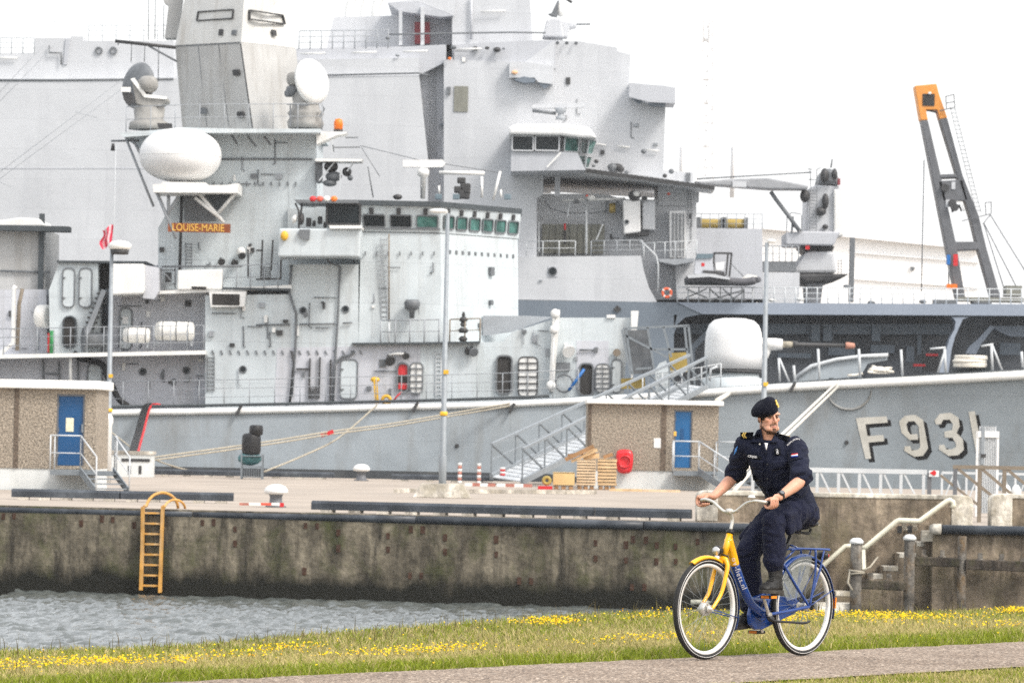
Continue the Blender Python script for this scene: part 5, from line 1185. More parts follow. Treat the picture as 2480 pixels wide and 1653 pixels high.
    # beacon platforms
    poly('beacon_platform', 'ship_white', 'C', [(455, 1000), (690, 1002), (680, 1018), (620, 1025), (460, 1095)], YS + .8, 1.4, F_); w = W('C', 625, 985, YS + 1.2); mb = MB(); mb.lathe([(.18, 0), (.19, .3), (.14, .43), (.01, .47)], w, n=14); mb.build('beacon', 'orange', F_); mb = MB(); mb.lathe([(.2, -.06), (.2, 0)], w, n=14); mb.build('beacon_base', 'fit_dark', F_)
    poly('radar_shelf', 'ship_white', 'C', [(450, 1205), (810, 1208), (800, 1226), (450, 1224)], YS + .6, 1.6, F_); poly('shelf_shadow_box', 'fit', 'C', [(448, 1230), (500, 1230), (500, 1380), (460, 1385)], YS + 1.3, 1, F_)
    bars('shelf_brace', 'rail', 'C', [(600, 1226, 480, 1370), (750, 1226, 690, 1300), (640, 1290, 640, 1450), (580, 1040, 580, 1150)], YS + .9, .05, F_)
    for x, y, rx, rz in ((570, 1265, .3, .25), (590, 1340, .35, .22), (690, 1305, .2, .2), (715, 1350, .12, .12), (560, 1390, .3, .15)): w = W('C', x, y, YS + 1.3); mb = MB(); mb.ell(w, (rx, .3, rz), 10, 7); mb.build('director', 'fit_dark' if y % 2 else 'fit', F_)
    bars('antenna_arm', 'fit', 'C', [(680, 1045, 775, 1045), (590, 1120, 790, 1118), (585, 1100, 590, 1155)], YS + .9, .05, F_)
    # ---- mast
    def mring(y, xl, xc, xr):
        a, b, c_ = W('X', xl, y, YC - .6), W('X', xc, y, YC - 3.0), W('X', xr, y, YC - .4); z = b.z; d = Vector((a.x + (c_.x - a.x) * .35, YC + 2.2, z)); a.z = c_.z = z; return [a, b, c_, d]
    r0, r1, r2, r3 = mring(314, 443, 614, 738), mring(102, 424, 584, 717), mring(-20, 449, 592, 682), mring(-260, 505, 610, 640)
    mb = MB(); mb.loft([r0, r1], True, smooth=False); ms = mb.build('mast_lower', 'mast', F_); mb = MB(); mb.loft([[p + Vector((0, 0, .01)) for p in r1], r2, r3], True, smooth=False); mb.build('mast_upper', mat('mast_pale', (.60, .60, .58), .6, var=.06, scale=.9, streak=(.30, .25, .19), streak_amt=.5, streak_scale=(1.8, 1.8, .1)), F_)
    ql = (r1[0], r1[1], r2[1], r2[0]); qr = (r1[1], r1[2], r2[2], r2[1]); ql0 = (r0[0], r0[1], r1[1], r1[0]); qr0 = (r0[1], r0[2], r1[2], r1[1])
    panel_on(ql, .28, .86, .46, .66, -.02, .12, 'mast_frame', 'fit_dark', F_, .05, .05); panel_on(qr, .12, .9, .46, .66, -.02, .12, 'mast_frame', 'fit_dark', F_, .05, .05)
    panel_on(ql, .66, .72, .15, .27, .0, .08, 'mast_lamp', 'fit_dark', F_, .03); panel_on(ql, .86, .93, .14, .24, .0, .08, 'mast_lamp', 'fit', F_, .03); panel_on(qr, .58, .66, .20, .32, .0, .08, 'mast_lamp', 'fit_dark', F_, .03)
    for v in (.35, .66): panel_on(ql0, v, v + .006, .05, .98, .0, .02, 'weld_seam', 'fit', F_, .005)
    panel_on(ql0, .02, .98, .985, .997, .0, .02, 'mast_band', 'fit', F_, .003); panel_on(ql0, .985, .997, .02, .98, .0, .02, 'mast_edge', 'fit_dark', F_, .003)
    for u, v in ((.84, .62), (.82, .14), (.3, .2)): panel_on(ql0, u, u + .09, v, v + .07, .0, .12, 'mast_lamp', 'fit_dark' if u > .5 else 'fit', F_, .05)
    line('yard', 'fit_dark', 'A', [(875, 312), (1335, 362)], YC - 1, .08, F_); line('yard_brace', 'fit', 'A', [(1130, 350), (1345, 468)], YC - 1, .05, F_)
    for x, y0, y1 in ((900, 315, 345), (1000, 330, 470), (1100, 345, 470), (1205, 350, 620), (1130, -20, 305), (1180, -20, 300), (1245, 40, 300)): line('halyard', 'fit', 'A', [(x, y0), (x - 4, y1)], YC - 1, .018, F_, 4)
    poly('mast_bracket', 'mast', 'A', [(1240, -10), (1380, -10), (1370, 60), (1355, 290), (1250, 290), (1280, 40), (1245, 20)], YC + .5, 1, F_)
    # radome
    w = W('A', 1370, 1180, YS - .3); mb = MB(); mb.ell(w, (1.70, 1.70, 1.12), 36, 22, pw=.92); rd = mb.build('radome', 'white', F_); rd['label'] = 'large smooth white egg shaped radome'
    mb = MB(); mb.torus(w + Vector((0, 0, -.02)), 1.705, .006, n=40, k=4); mb.build('seam', 'ship_white', rd)
    poly('radome_platform', 'ship_white', 'A', [(1160, 1400), (1230, 1395), (1230, 1380), (1560, 1385), (1570, 1405), (1720, 1405), (1810, 1390), (1805, 1465), (1165, 1460)], YS - 1.6, 3.0, F_)
    for s in (((1190, 48), (1340, 400)), ((1280, 70), (1280, 220)), ((1350, 90), (1270, 210)), ((1500, 45), (1700, 280)), ((1790, 50), (1660, 205)), ((1480, 90), (1680, 250))):
        line('platform_strut', 'railg' if s[0][0] < 1400 else 'ship_white', 'B', list(s), YS - .9, .08, F_)
    poly('strut_web', 'ship_dark', 'B', [(1545, 55), (1785, 52), (1655, 200)], YS - .3, .05, F_); poly('under_web', 'fit', 'B', [(1390, 60), (1540, 55), (1640, 180), (1640, 270), (1400, 270)], YS + .9, .05, F_)
    # name board
    nb = PB('name_board', 'wood_sign', 'B', 1275, 285, 1750, 352, YS - .95, .08, F_)
    text_on('board_lettering', 'LOUISE-MARIE', .37, 'gold', nb, Matrix.Translation(W('B', 1505, 319, YS - .97)) @ Matrix.Rotation(math.pi / 2, 4, 'X') @ Matrix.Diagonal((.92, 1.15, 1, 1)))
    # ---- fire-control radars
    def dish(c, x, y, rx, rz, Y, tilt, name, mt, back):
        w = W(c, x, y, Y); R = rz; ax = Vector(tilt).normalized(); mb = MB()
        prof = [(R * math.sin(t), (R * .42) * (1 - math.cos(t) ** .8)) for t in np.linspace(.02, math.pi / 2, 9)] if not back else [(.02, .0), (R * .5, .05), (R * .85, .16), (R, .3), (R * .97, .34)]
        mb.lathe([(r, -h) for r, h in prof], w, ax, 28); return w, mb.build(name, mt, F_)
    w, d = dish('C', 470, 605, 110, 0.98, YS + 1.4, (.72, -.62, .18), 'radar_dish', 'ship_white', False)
    for x, y, s in ((300, 600, .38), (280, 690, .3), (340, 740, .36), (390, 700, .4), (400, 780, .38), (250, 710, .2)): q = W('C', x, y, YS + 2.2); mb = MB(); mb.ell(q, (s, s, s * .8), 12, 8, pw=.7); mb.build('radar_gear', 'gear' if s > .3 else 'fit', F_)
    q = W('C', 375, 975, YS + 1.9); mb = MB(); mb.lathe([(.72, 0), (.78, .25), (.66, .45), (.78, .62), (.6, .8), (.5, 1.25), (.42, 1.4)], q, n=20); mb.build('radar_pedestal', 'gear', F_)
    bars('pedestal_frame', 'fit', 'C', [(480, 890, 520, 830), (520, 830, 500, 800), (260, 800, 260, 960), (230, 790, 400, 800)], YS + 1.2, .06, F_); line('antenna_fin', 'fit_dark', 'C', [(355, 490), (355, 560)], YS + 1.5, .05, F_)
    w, d = dish('A', 1010, 640, 100, .98, YS + 1.6, (-.66, -.72, .10), 'radar_dish', 'fit', True); PB('dish_mark', 'ship_white', 'A', 920, 662, 992, 698, YS + .72, .03, F_); poly('dish_cover', 'fit_dark', 'A', [(925, 700), (1005, 705), (1030, 780), (980, 795), (940, 760)], YS + .78, .05, F_)
    poly('radar_cradle', 'gear', 'A', [(1000, 605), (1095, 735), (1270, 740), (1275, 770), (1210, 810), (1100, 810), (1030, 790)], YS + 1.0, 1.4, F_, bevel=.05); q = W('A', 1125, 640, YS + 1.2); mb = MB(); mb.ell(q, (.42, .5, .36), 16, 10, pw=.8); mb.build('radar_horn', 'gear', F_)
    poly('radar_cradle_arm', 'ship_white', 'A', [(990, 600), (1020, 590), (1110, 715), (1270, 735), (1265, 755), (1095, 740)], YS + .9, .15, F_)
    q = W('A', 1130, 985, YS + 1.6); mb = MB(); mb.lathe([(.85, 0), (.8, .3), (.6, .4), (.66, .9), (.45, 1.1)], q, n=18); mb.build('radar_pedestal', 'gear', F_); PB('radar_box', 'fit_dark', 'A', 1130, 935, 1300, 985, YS + .9, .6, F_)
    # ---- bridge roof gear
    poly('radar_scanner', 'white', 'C', [(1115, 1215), (1415, 1212), (1440, 1240), (1415, 1270), (1115, 1268)], YC - 2, .35, F_); w = W('C', 1270, 1330, YC - 2); mb = MB(); mb.lathe([(.10, -1), (.12, -.1), (.25, 0), (.25, .22), (.1, .3)], w, n=14); mb.build('scanner_drive', 'ship_white', F_)
    line('radar_scanner', 'ship_white', 'C', [(1390, 1310), (1735, 1315)], YC - 2.4, .09, F_); w = W('C', 1560, 1420, YC - 2.4)
    mb = MB()
    for x, y, s in ((1560, 1370, .18), (1590, 1420, .22), (1540, 1440, .2), (1580, 1480, .24), (1600, 1455, .16)): q = W('C', x, y, YC - 2.4); mb.box(q.x - s, q.x + s, q.y - .2, q.y + .2, q.z - s * .7, q.z + s * .7)
    mb.build('sensor_cluster', 'fit_dark', F_, bevel=.05)
    for x, y0, y1, r, mt in ((1255, 1340, 1500, .03, 'fit'), (1715, 1340, 1500, .06, 'ship_white'), (1855, 1300, 1520, .06, 'ship_white'), (850, 1265, 1500, .03, 'fit'), (1390, 1410, 1470, .05, 'ship_white'), (1860, 1440, 1500, .05, 'ship_white')): line('aerial', mt, 'C', [(x + (40 if x == 850 else 0) + (-55 if x == 1855 else 0), y1), (x, y0)], YC - 2.6, r, F_)
    for x in (1385, 1520, 1910): w = W('C', x, 1495, YS + .3); mb = MB(); mb.box(w.x - .14, w.x + .14, w.y, w.y + .3, w.z - .1, w.z + .12); mb.build('roof_box', 'bluegrey' if 'bluegrey' in M else mat('bluegrey', (.13, .18, .21), .5).name, F_, bevel=.02)
    mb = MB(); w = W('C', 1075, 1495, YS); mb.ell(w, (.2, .2, .12), 12, 6); mb.build('roof_dome', 'fit_dark', F_)
    for a, b in (((790, 1105), (1240, 1215)), ((800, 1120), (940, 1340)), ((1240, 1215), (1850, 1310))): line('stay_wire', 'fit', 'C', [a, b], YC - 1.5, .014, F_, 4)
    for a, b in (((-60, 1350), (920, 610)), ((-60, 1400), (920, 680)), ((-60, 830), (420, 335)), ((-60, 760), (330, 345)), ((0, 1385), (85, 1418)), ((570, 850), (740, 895)), ((400, 165), (655, 192))): line('aerial_wire', 'railg', 'A', [a, b], YC, .009, F_, 4)
aft_part()
def foredeck():
    F_ = frig
    g = [W('F', x, y, YC - 1.5) for x, y in ((1460, 1385), (1900, 1385))]; cx = (g[0].x + g[1].x) / 2; R = (g[1].x - g[0].x) / 2; zb = g[0].z; H = W('F', 1680, 1003, YC - 1.5).z - zb
    mb = MB(); mb.lathe([(R, 0), (R * 1.0, H * .3), (R * .99, H * .55), (R * .955, H * .72), (R * .86, H * .865), (R * .68, H * .955), (R * .38, H * .993), (.01, H)], (cx, YC - 1.5, zb), n=40); gs = mb.build('gun_shield', 'white', F_)
    mb = MB(); mb.lathe([(R * .9, -.05), (R * .9, -.35), (R * 1.05, -.4), (R * 1.15, -1.6)], (cx, YC - 1.5, zb), n=36); mb.build('gun_base', 'frig', F_)
    mb = MB(); mb.lathe([(R * 1.0, -.16), (R * 1.02, -.06)], (cx, YC - 1.5, zb), n=36); mb.build('gun_ring', 'fit_dark', gs)
    # mantlet slot and barrel
    by = YC - 1.5
    bz = W('H', 300, 1050, by).z; x = lambda q: W('H', q, 1050, by).x
    mb = MB(); mb.torus((cx + R * .55, by, zb + H * .45), R * .62, .16, (0, 1, 0), 20, 8, -.2, 1.9, ref=(1, 0, 0)); mb.build('mantlet', 'ship_white', gs)
    mb = MB(); mb.lathe([(.26, x(-60)), (.26, x(60)), (.22, x(110))], (0, by, bz), (1, 0, 0), 14); mb.build('barrel_sleeve', 'ship_white', gs)
    mb = MB(); mb.lathe([(.14, x(110)), (.13, x(200))], (0, by, bz), (1, 0, 0), 14); mb.build('barrel_collar', 'rope', gs)
    mb = MB(); mb.lathe([(.17, x(190)), (.15, x(215)), (.10, x(230)), (.085, x(590))], (0, by, bz), (1, 0, 0), 14); mb.build('barrel', 'fit_dark', gs)
    mb = MB(); mb.lathe([(.13, x(588)), (.15, x(600)), (.12, x(655)), (.02, x(662))], (0, by, bz), (1, 0, 0), 14); mb.build('muzzle_cover', mat('muzzle', (.42, .20, .14), .6, var=.1), gs)
    # breakwater
    poly('breakwater', 'frig_hull', 'H', [(190, 1330), (210, 1290), (330, 1210), (520, 1160), (720, 1135), (910, 1125), (905, 1165), (760, 1190), (700, 1290)], YH + 2.0, .15, F_)
    line('breakwater_edge', 'rail', 'H', [(205, 1300), (330, 1210), (520, 1160), (720, 1135), (912, 1126)], YH + 1.9, .09, F_)
    for x, y0, y1 in ((390, 1320, 1080), (700, 1300, 1080), (1020, 1290, 1085), (205, 1330, 1205), (1350, 1265, 1080), (1705, 1245, 1045), (1935, 1225, 1100)): line('stanchion', 'rail', 'H', [(x, y0), (x - 10, y1)], YH + .4, .06, F_)
    for s in (((90, 1330), (80, 1150)), ((160, 1330), (85, 1150)), ((1290, 1260), (1345, 1090)), ((1775, 1240), (1700, 1045)), ((1230, 1080), (1350, 1070)), ((1620, 1060), (1710, 1045))): line('rail_brace', 'rail', 'H', list(s), YH + .4, .05, F_)
    railing('M', [(1100, 400), (1600, 330), (1760, 300)], YH + .4, .95, F_, 5, 'rail', 2)
    w = W('H', 543, 1300, YH + .15); mb = MB(); mb.torus(w, .34, .10, (0, 1, 0), 22, 8, 0, math.pi, ref=(1, 0, 0)); mb.build('fairlead', 'ship_dark', F_)
    poly('bitts_base', 'ship_dark', 'H', [(1400, 1262), (1400, 1235), (1690, 1215), (1690, 1245)], YH + .7, .6, F_); poly('deck_box', 'ochre', 'F', [(1192, 1268), (1335, 1262), (1345, 1410), (1205, 1415)], YH + 1.8, .5, F_); poly('deck_box', 'ochre', 'F', [(830, 1462), (1010, 1455), (1010, 1535), (830, 1540)], YH + 1.2, .5, F_)
    line('pipe_rail', 'rail', 'F', [(1500, 1480), (1510, 1390), (1560, 1370)], YH + .8, .06, F_)
foredeck()
def clutter(parent, rects, n, seed, mt_big='fit'):
    """conduits, junction boxes, pad eyes and small lamps scattered over plain walls"""
    rs = random.Random(seed)
    for i in range(n):
        c, x0, y0, x1, y1, Y = rs.choice(rects); x, y = rs.uniform(x0, x1), rs.uniform(y0, y1); k = rs.random()
        if k < .3:
            L_ = rs.uniform(.15, .6) * (y1 - y0); line('conduit', rs.choice(('railg', 'fit')), c, [(x, y), (x + rs.uniform(-4, 4), min(y1, y + L_)), (x + rs.uniform(-30, 30), min(y1, y + L_ + 8))], Y - .06, rs.uniform(.018, .032), parent, 5)
        elif k < .5: line('handhold', 'fit', c, [(x, y), (min(x1, x + rs.uniform(60, 200)), y + 2)], Y - .08, .02, parent, 5)
        else:
            w = W(c, x, y, Y); a, b = rs.uniform(.04, .13), rs.uniform(.05, .16); mb = MB(); mb.box(w.x - a, w.x + a, Y - rs.uniform(.06, .16), Y + .01, w.z - b, w.z + b); mb.build(rs.choice(('junction_box', 'pad_eye', 'vent_cover')), rs.choice(('fit', 'fit_dark', 'railg', 'ship_white')), parent)
clutter(frig, [('D', 300, 650, 620, 1200, YS), ('D', 820, 560, 1380, 980, YS + .15), ('D', -360, 880, 260, 1220, YS), ('K', -300, 40, 1500, 380, YS), ('B', 900, 1320, 1540, 1540, YS + 1), ('B', 1230, 380, 1940, 600, YS + 1.5), ('C', -250, 1030, 240, 1480, YS + 1.5), ('F', 0, 1060, 280, 1270, YS + 1.2), ('F', 370, 1010, 800, 1330, YS + 1.2), ('B', 0, 820, 350, 1240, YS + 1.6), ('B', 860, 850, 1550, 1240, YS + 1.6)], 84, 5)
# ================================================================== loose things on and around the frigate
def deck_things():
    for x0, x1, y0, y1, lb in ((935, 1140, 1072, 1190, 'smaller white life raft canister on the warship walkway, left one'), (1180, 1475, 1026, 1172, 'larger white life raft canister on the warship walkway, right one')):
        Y = YS - .2; a = W('B', (x0 + x1) / 2, y1 + 40, Y); t = thing('life_raft', a, lb, 'life raft', 'life rafts on the warship')
        p, q = W('B', x0, (y0 + y1) / 2, Y), W('B', x1, (y0 + y1) / 2, Y); R = (W('B', x0, y0, Y).z - W('B', x0, y1, Y).z) / 2; L = q.x - p.x; mb = MB()
        prof = [(R * .6, 0), (R * .88, .05), (R * .96, .14)]
        n = 9
        for k in range(n): h = .14 + (L - .28) * k / (n - 1); prof += [(R * (1.0 if k % 2 else .965), h)]
        prof += [(R * .96, L - .14), (R * .88, L - .05), (R * .6, L)]; mb.lathe(prof, p, (1, 0, 0), 20); mb.build('canister', 'raft', t)
        for f in (.2, .55, .85):
            mb = MB(); mb.torus((p.x + L * f, Y, p.z), R * 1.0, .025, (1, 0, 0), 20, 5); mb.build('strap', 'fit', t)
        mb = MB(); mb.bar((p.x + .1, Y, a.z), (p.x + .1, Y, p.z - R * .7), .1); mb.bar((q.x - .1, Y, a.z), (q.x - .1, Y, p.z - R * .7), .1); mb.build('cradle', 'railg', t)
    # flag on its halyard
    Y = 180; t = thing('signal_flag', W('B', 860, 470, Y), 'small red and white flag on a thin line above the left lamp post', 'flag')
    mb = MB(); mb.tube([W('B', 880, -300, Y), W('B', 866, 300, Y), W('B', 850, 520, Y)], .012, 5); mb.build('halyard', 'rail', t)
    def cloth(u0, u1, name, mt, yo=0):
        mb = MB(); n, k = 12, 8
        for i in range(n + 1):
            for j in range(k + 1):
                u = u0 + (u1 - u0) * i / n; v = j / k; a = W('B', 862 - v * 18, 295 + v * 160, Y).lerp(W('B', 775 - v * 8 + 14 * math.sin(v * 7), 335 + v * 140, Y), u)
                a.y += .10 * math.sin(u * 8 + v * 3) + yo; a.z += .05 * math.sin(u * 6); mb.v.append(tuple(a))
        for i in range(n):
            for j in range(k): mb.f.append((i * (k + 1) + j, i * (k + 1) + j + 1, (i + 1) * (k + 1) + j + 1, (i + 1) * (k + 1) + j)); mb.sm.append(True)
        return mb.build(name, mt, t)
    for i in range(5): cloth(i / 5, (i + 1) / 5, 'stripe', ('flag_red', 'flag_pale')[i % 2] if 'flag_red' in M else (mat('flag_red', (.55, .03, .07), .8, var=.15, scale=6), mat('flag_pale', (.72, .42, .45), .8, var=.3, scale=6), 'flag_red')[2])
    # rope heaps on the foredeck
    for x0, x1, y0, y1, lb, nn in ((720, 980, 1185, 1290, 'loose heap of pale mooring rope on the warship foredeck', 34), (1415, 1655, 1130, 1222, 'neat pale rope coil on the warship foredeck, right one', 0)):
        Y = YH + .9; a = W('H', (x0 + x1) / 2, y1, Y); b0, b1 = W('H', x0, y1, Y), W('H', x1, y1, Y); h = W('H', x0, y0, Y).z - a.z; hw = (b1.x - b0.x) / 2
        t = thing('rope_coil', a, lb, 'rope', 'rope coils on the foredeck'); mb = MB(); rs = random.Random(3)
        if nn:
            pts = [a + Vector((hw * .85 * math.sin(k * 1.9 + .3 * k) * rs.uniform(.4, 1), .4 * math.cos(k * 1.3) * rs.uniform(.3, 1), h * (.1 + .75 * (1 - abs(math.sin(k * 1.9) * .6)) * rs.uniform(.5, 1.0)))) for k in range(nn)]
            mb.tube(bez(pts, 5), .055, 6); mb.tube(bez([a + Vector((-hw, 0, .12)), a + Vector((-hw * 1.4, 0, .05)), a + Vector((-hw * 1.9, -.2, .02))], 4), .055, 6)
        else:
            for k in range(7): mb.torus(a + Vector((rs.uniform(-.03, .03), 0, .06 + h * .92 * k / 7)), hw * rs.uniform(.9, 1.0), .07, n=28, k=6); 
            mb.lathe([(hw * .9, 0), (hw * .9, h * .9)], a, n=20)
        mb.build('rope', 'rope_w', t)
deck_things()
def sag(a, b, s, n=24): return [a.lerp(b, k / n) - Vector((0, 0, s * math.sin(math.pi * k / n))) for k in range(n + 1)]
def moorings():
    def line2(lb, pts, r, mt, name='mooring_line', off=(0,)):
        t = None
        for i, o in enumerate(off):
            mb = MB(); mb.tube([p + Vector((0, 0, o)) for p in pts], r, 7)
            if len(off) == 1: tag(mb.build(name, mt), lb, 'rope', 'mooring lines'); return
            if t is None: t = thing(name, pts[0], lb, 'rope', 'mooring lines')
            mb.build('strand', mt, t)
        return t
    a, b = W('I', 1300, 918, 170), hit('K', 2140, 462, .15)
    t = line2('long doubled mooring rope sweeping from the white cabinet up to the warship edge', [W('I', 1300, 918, 170)] + bez([W('I', 1300, 918, 170), W('K', 60, 792, 173), W('K', 620, 702, 176), W('K', 1100, 640, 180), W('K', 1560, 562, 182.5), b], 6), .034, 'rope', off=(0, .11))
    w = W('K', 610, 705, 176); mb = MB(); mb.bar(w + Vector((-.28, -.1, -.04)), w + Vector((.2, -.1, .14)), .12, .15); tag(mb.build('rope_thimble', 'red'), 'red sleeve around the long mooring rope', 'rope sleeve')
    line2('mooring rope crossing behind the red sleeve down to the cage trolley', bez([W('K', 70, 1015, 170), W('K', 400, 880, 174), W('K', 700, 728, 178), hit('K', 1020, 455, .2)], 6), .036, 'rope')
    line2('thin slack rope hanging low before the dark waterline of the warship', bez([W('I', 1310, 915, 170), W('I', 1450, 965, 174), W('I', 1650, 1012, 176), W('I', 2000, 1030, 177)], 6), .03, 'rope')
    line2('thin yellowish rope slanting down behind the left kiosk', [W('I', 700, 480, 183), W('I', 820, 590, 182), W('I', 1110, 815, 172)], .03, 'rope')
    p0 = hit('H', 535, 1325, .25)
    line2('pale doubled bow rope running down behind the cyclist shoulder', [p0, W('U', 1300, 920, 160), W('T', 700, 700, 130), W('T', 420, 1000, 106)], .048, 'rope_w', off=(0, -.2))
    line2('pale rope from the warship bow edge down to the right kiosk roof', [hit('M', 1830, 360, .2), W('M', 1730, 415, 166)], .09, 'rope_w')
    # shore power cables
    for i in range(6):
        a = hit('I', 1215 + i * 11, 480, .25); b = W('I', 1095 + i * 14, 850, 168.6); t = bez([a + Vector((.3, 1.2, .15)), a + Vector((0, 0, .06)), a.lerp(b, .5) + Vector((-.04, 0, -.1)), b], 8)
        mb = MB(); mb.tube(t, .055, 6)
        lb = ['leftmost black power cable hanging from the warship deck edge', 'second black power cable from the left at the warship edge', 'third black power cable from the left at the warship edge', 'fourth black power cable from the left at the warship edge', 'black power cable beside the red one at the warship edge', 'red power cable hanging from the warship deck edge'][i]
        tag(mb.build('power_cable', 'red' if i == 5 else 'black'), lb, 'cable', 'shore power cables')
moorings()
# ================================================================== the grey landing ship behind
YL = 285.0; YLC = YL + 13
lpd = thing('landing_ship', (0, YLC, WATER_Z), 'huge pale grey naval ship with a tall slab sided superstructure behind the warship', 'naval ship')
def lp(name, mt, c, pts, Y, dep, bevel=0): return poly(name, mt, c, pts, Y, dep, lpd, bevel)
def lpd_build():
    # hull with boat bay openings
    # hull side is assembled round the two openings
    zt = 733
    HP = lambda pts, mt, nm='hull', Y=YL, d=.4: lp(nm, mt, 'X', pts, Y, d)
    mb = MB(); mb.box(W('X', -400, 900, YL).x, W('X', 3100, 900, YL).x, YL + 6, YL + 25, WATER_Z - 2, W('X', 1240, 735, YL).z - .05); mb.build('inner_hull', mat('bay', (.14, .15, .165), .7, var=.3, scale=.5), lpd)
    HP([(-400, 705), (1640, 732), (1700, 760), (1640, 762), (1632, 800), (1632, 1200), (-400, 1160)], 'lpd_hull', d=5)
    HP([(1640, 732), (2620, 737), (2620, 765), (1700, 760)], 'lpd_band', 'gunwale_band', YL - .1, 1.5)
    HP([(1632, 955), (2620, 955), (2620, 1250), (1632, 1230)], 'lpd_hull', d=5)
    HP([(1632, 762), (1700, 760), (1660, 768), (1640, 785), (1632, 810)], 'lpd_hull', 'bay_corner', YL, .8)
    # pillar between bays
    lp('bay_pillar', 'lpd_band', 'H', [(1395, 838), (1530, 838), (1480, 855), (1450, 920), (1420, 990), (1395, 1080), (1370, 1260), (1300, 1260), (1350, 1100), (1380, 1000), (1418, 930), (1425, 870), (1410, 850)], YL, 1.6)
    lp('bay_brace', 'lpd_band', 'H', [(1690, 900), (1720, 915), (1620, 1040), (1580, 1120), (1500, 1115), (1520, 1070), (1600, 1000)], YL + 2.0, .6); lp('bay_brace', 'lpd_hull', 'F', [(1600, 1000), (1480, 1150), (1390, 1240), (1390, 1400), (1330, 1400), (1330, 1240), (1440, 1130), (1560, 1000)], YL + 2.5, .6)
    lp('bay_beam', 'lpd_hull', 'H', [(-700, 890), (1390, 890), (1390, 970), (-700, 965)], YL + 4.5, 1); lp('bay_beam', 'lpd_band', 'H', [(1700, 905), (2000, 905), (2000, 990), (1840, 985), (1760, 950)], YL + 4.6, 1)
    for x in (370, 460, 830): PB('bay_davit', 'lpd_hull', 'H', x - 40, 895, x + 25, 1020, YL + 4.0, .4, lpd)
    for x, y, w_, h_ in ((340, 985, 60, 40), (470, 990, 50, 50), (870, 1080, 180, 60), (200, 1130, 250, 35), (560, 1100, 200, 60), (1080, 1120, 60, 120), (1150, 1020, 30, 200), (1840, 1080, 160, 90)): PB('bay_fitting', 'lpd_hull', 'H', x - w_ / 2, y - h_ / 2, x + w_ / 2, y + h_ / 2, YL + 4.8, .6, lpd)
    for x, y in ((1245, 1125), (1150, 1203)): PB('bay_stripe', 'red', 'H', x - 45, y - 9, x + 45, y + 9, YL + 2.5, .3, lpd)
    PB('bay_locker', 'fit_dark', 'H', 1180, 1135, 1300, 1250, YL + 2.6, .8, lpd)
    # deck
    mb = MB(); z = W('X', 1900, 735, YL).z; mb.box(W('X', -400, 700, YL).x, W('X', 2620, 700, YL).x, YL + .2, YL + 26, z - .3, z - .05); mb.build('deck', 'fit', lpd)
    # ---- superstructure blocks
    lp('hangar_block', 'lpd', 'X', [(-200, 195), (1015, 183), (1036, 383), (1036, 800), (-200, 800)], YL + 1, 22)
    lp('hangar_parapet', 'lpd', 'X', [(-200, 193), (-200, 130), (83, 128), (83, 92), (170, 92), (170, 88), (201, 88), (201, 99), (421, 99), (421, 192)], YL + 2.2, 19)
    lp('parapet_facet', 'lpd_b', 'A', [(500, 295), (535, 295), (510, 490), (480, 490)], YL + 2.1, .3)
    lp('upper_deck', 'lpd_b', 'X', [(700, 118), (1000, 112), (1080, 108), (1080, 150), (1015, 182), (700, 186)], YL + 2.0, 18)
    lp('upper_deck_lip', 'lpd', 'X', [(700, 145), (1014, 140), (1014, 184), (700, 186)], YL + 1.4, 18)
    line('rubbing_strake', 'fit', 'X', [(720, 184), (1013, 177), (1040, 183)], YL + .95, .06, lpd); line('rubbing_strake', 'fit', 'X', [(-50, 194), (140, 194), (420, 191)], YL + .98, .07, lpd)
    lp('hangar_seam', 'lpd_b', 'X', [(-200, 406), (400, 406), (400, 409), (-200, 409)], YL + .98, .05)
    lp('funnel_base', 'lpd', 'C', [(535, 365), (590, 130), (1085, 118), (1100, 370)], YL + 6, 12)
    for x, s in ((720, 1.0), (830, .7), (925, 1.1)):
        mb = MB(); p = [W('C', x - 20, 140, YL + 9), W('C', x - 15, 60, YL + 9), W('C', x + 25, -20, YL + 9), W('C', x + 100, -70, YL + 9)]; mb.tube(bez(p, 5), 0.27 * s, 14); mb.build('exhaust_pipe', 'ship_white', lpd)
    # tall bridge block with flared wing
    lp('bridge_block', 'lpd', 'X', [(1095, -60), (1280, -60), (1284, 0), (1290, 98), (1290, 190), (1095, 190)], YL + 4, 16)
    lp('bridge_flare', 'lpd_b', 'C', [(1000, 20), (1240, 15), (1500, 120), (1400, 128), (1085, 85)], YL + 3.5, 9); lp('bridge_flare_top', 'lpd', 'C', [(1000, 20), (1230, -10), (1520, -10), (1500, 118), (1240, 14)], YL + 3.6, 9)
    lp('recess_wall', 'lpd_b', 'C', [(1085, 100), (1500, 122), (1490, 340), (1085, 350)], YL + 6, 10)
    for x0, x1 in ((1085, 1110), (1250, 1278)): lp('flare_post', 'lpd', 'C', [(x0, 80 if x0 < 1200 else 50), (x1, 80 if x0 < 1200 else 50), (x1, 340), (x0, 345)], YL + 3.2, .4)
    lp('locker', mat('locker_red', (.25, .05, .06), .6, var=.1), 'C', [(1205, 168), (1320, 168), (1320, 330), (1205, 332)], YL + 5.4, 1)
    line('vertical_pipe', 'lpd_b', 'C', [(1635, -20), (1635, 300)], YL + 3.8, .09, lpd); line('handrail', 'fit', 'C', [(1000, 262), (1200, 258), (1944, 246), (2200, 250)], YL + 3.0, .06, lpd)
    for x, y in ((1800, 88), (1620, 375), (1210, 392), (820, 400), (430, 408)): line('light_bar', 'ship_white', 'C', [(x - 95, y), (x + 95, y - 5)], YL + .9 + (2.8 if y < 100 else .4), .055, lpd)
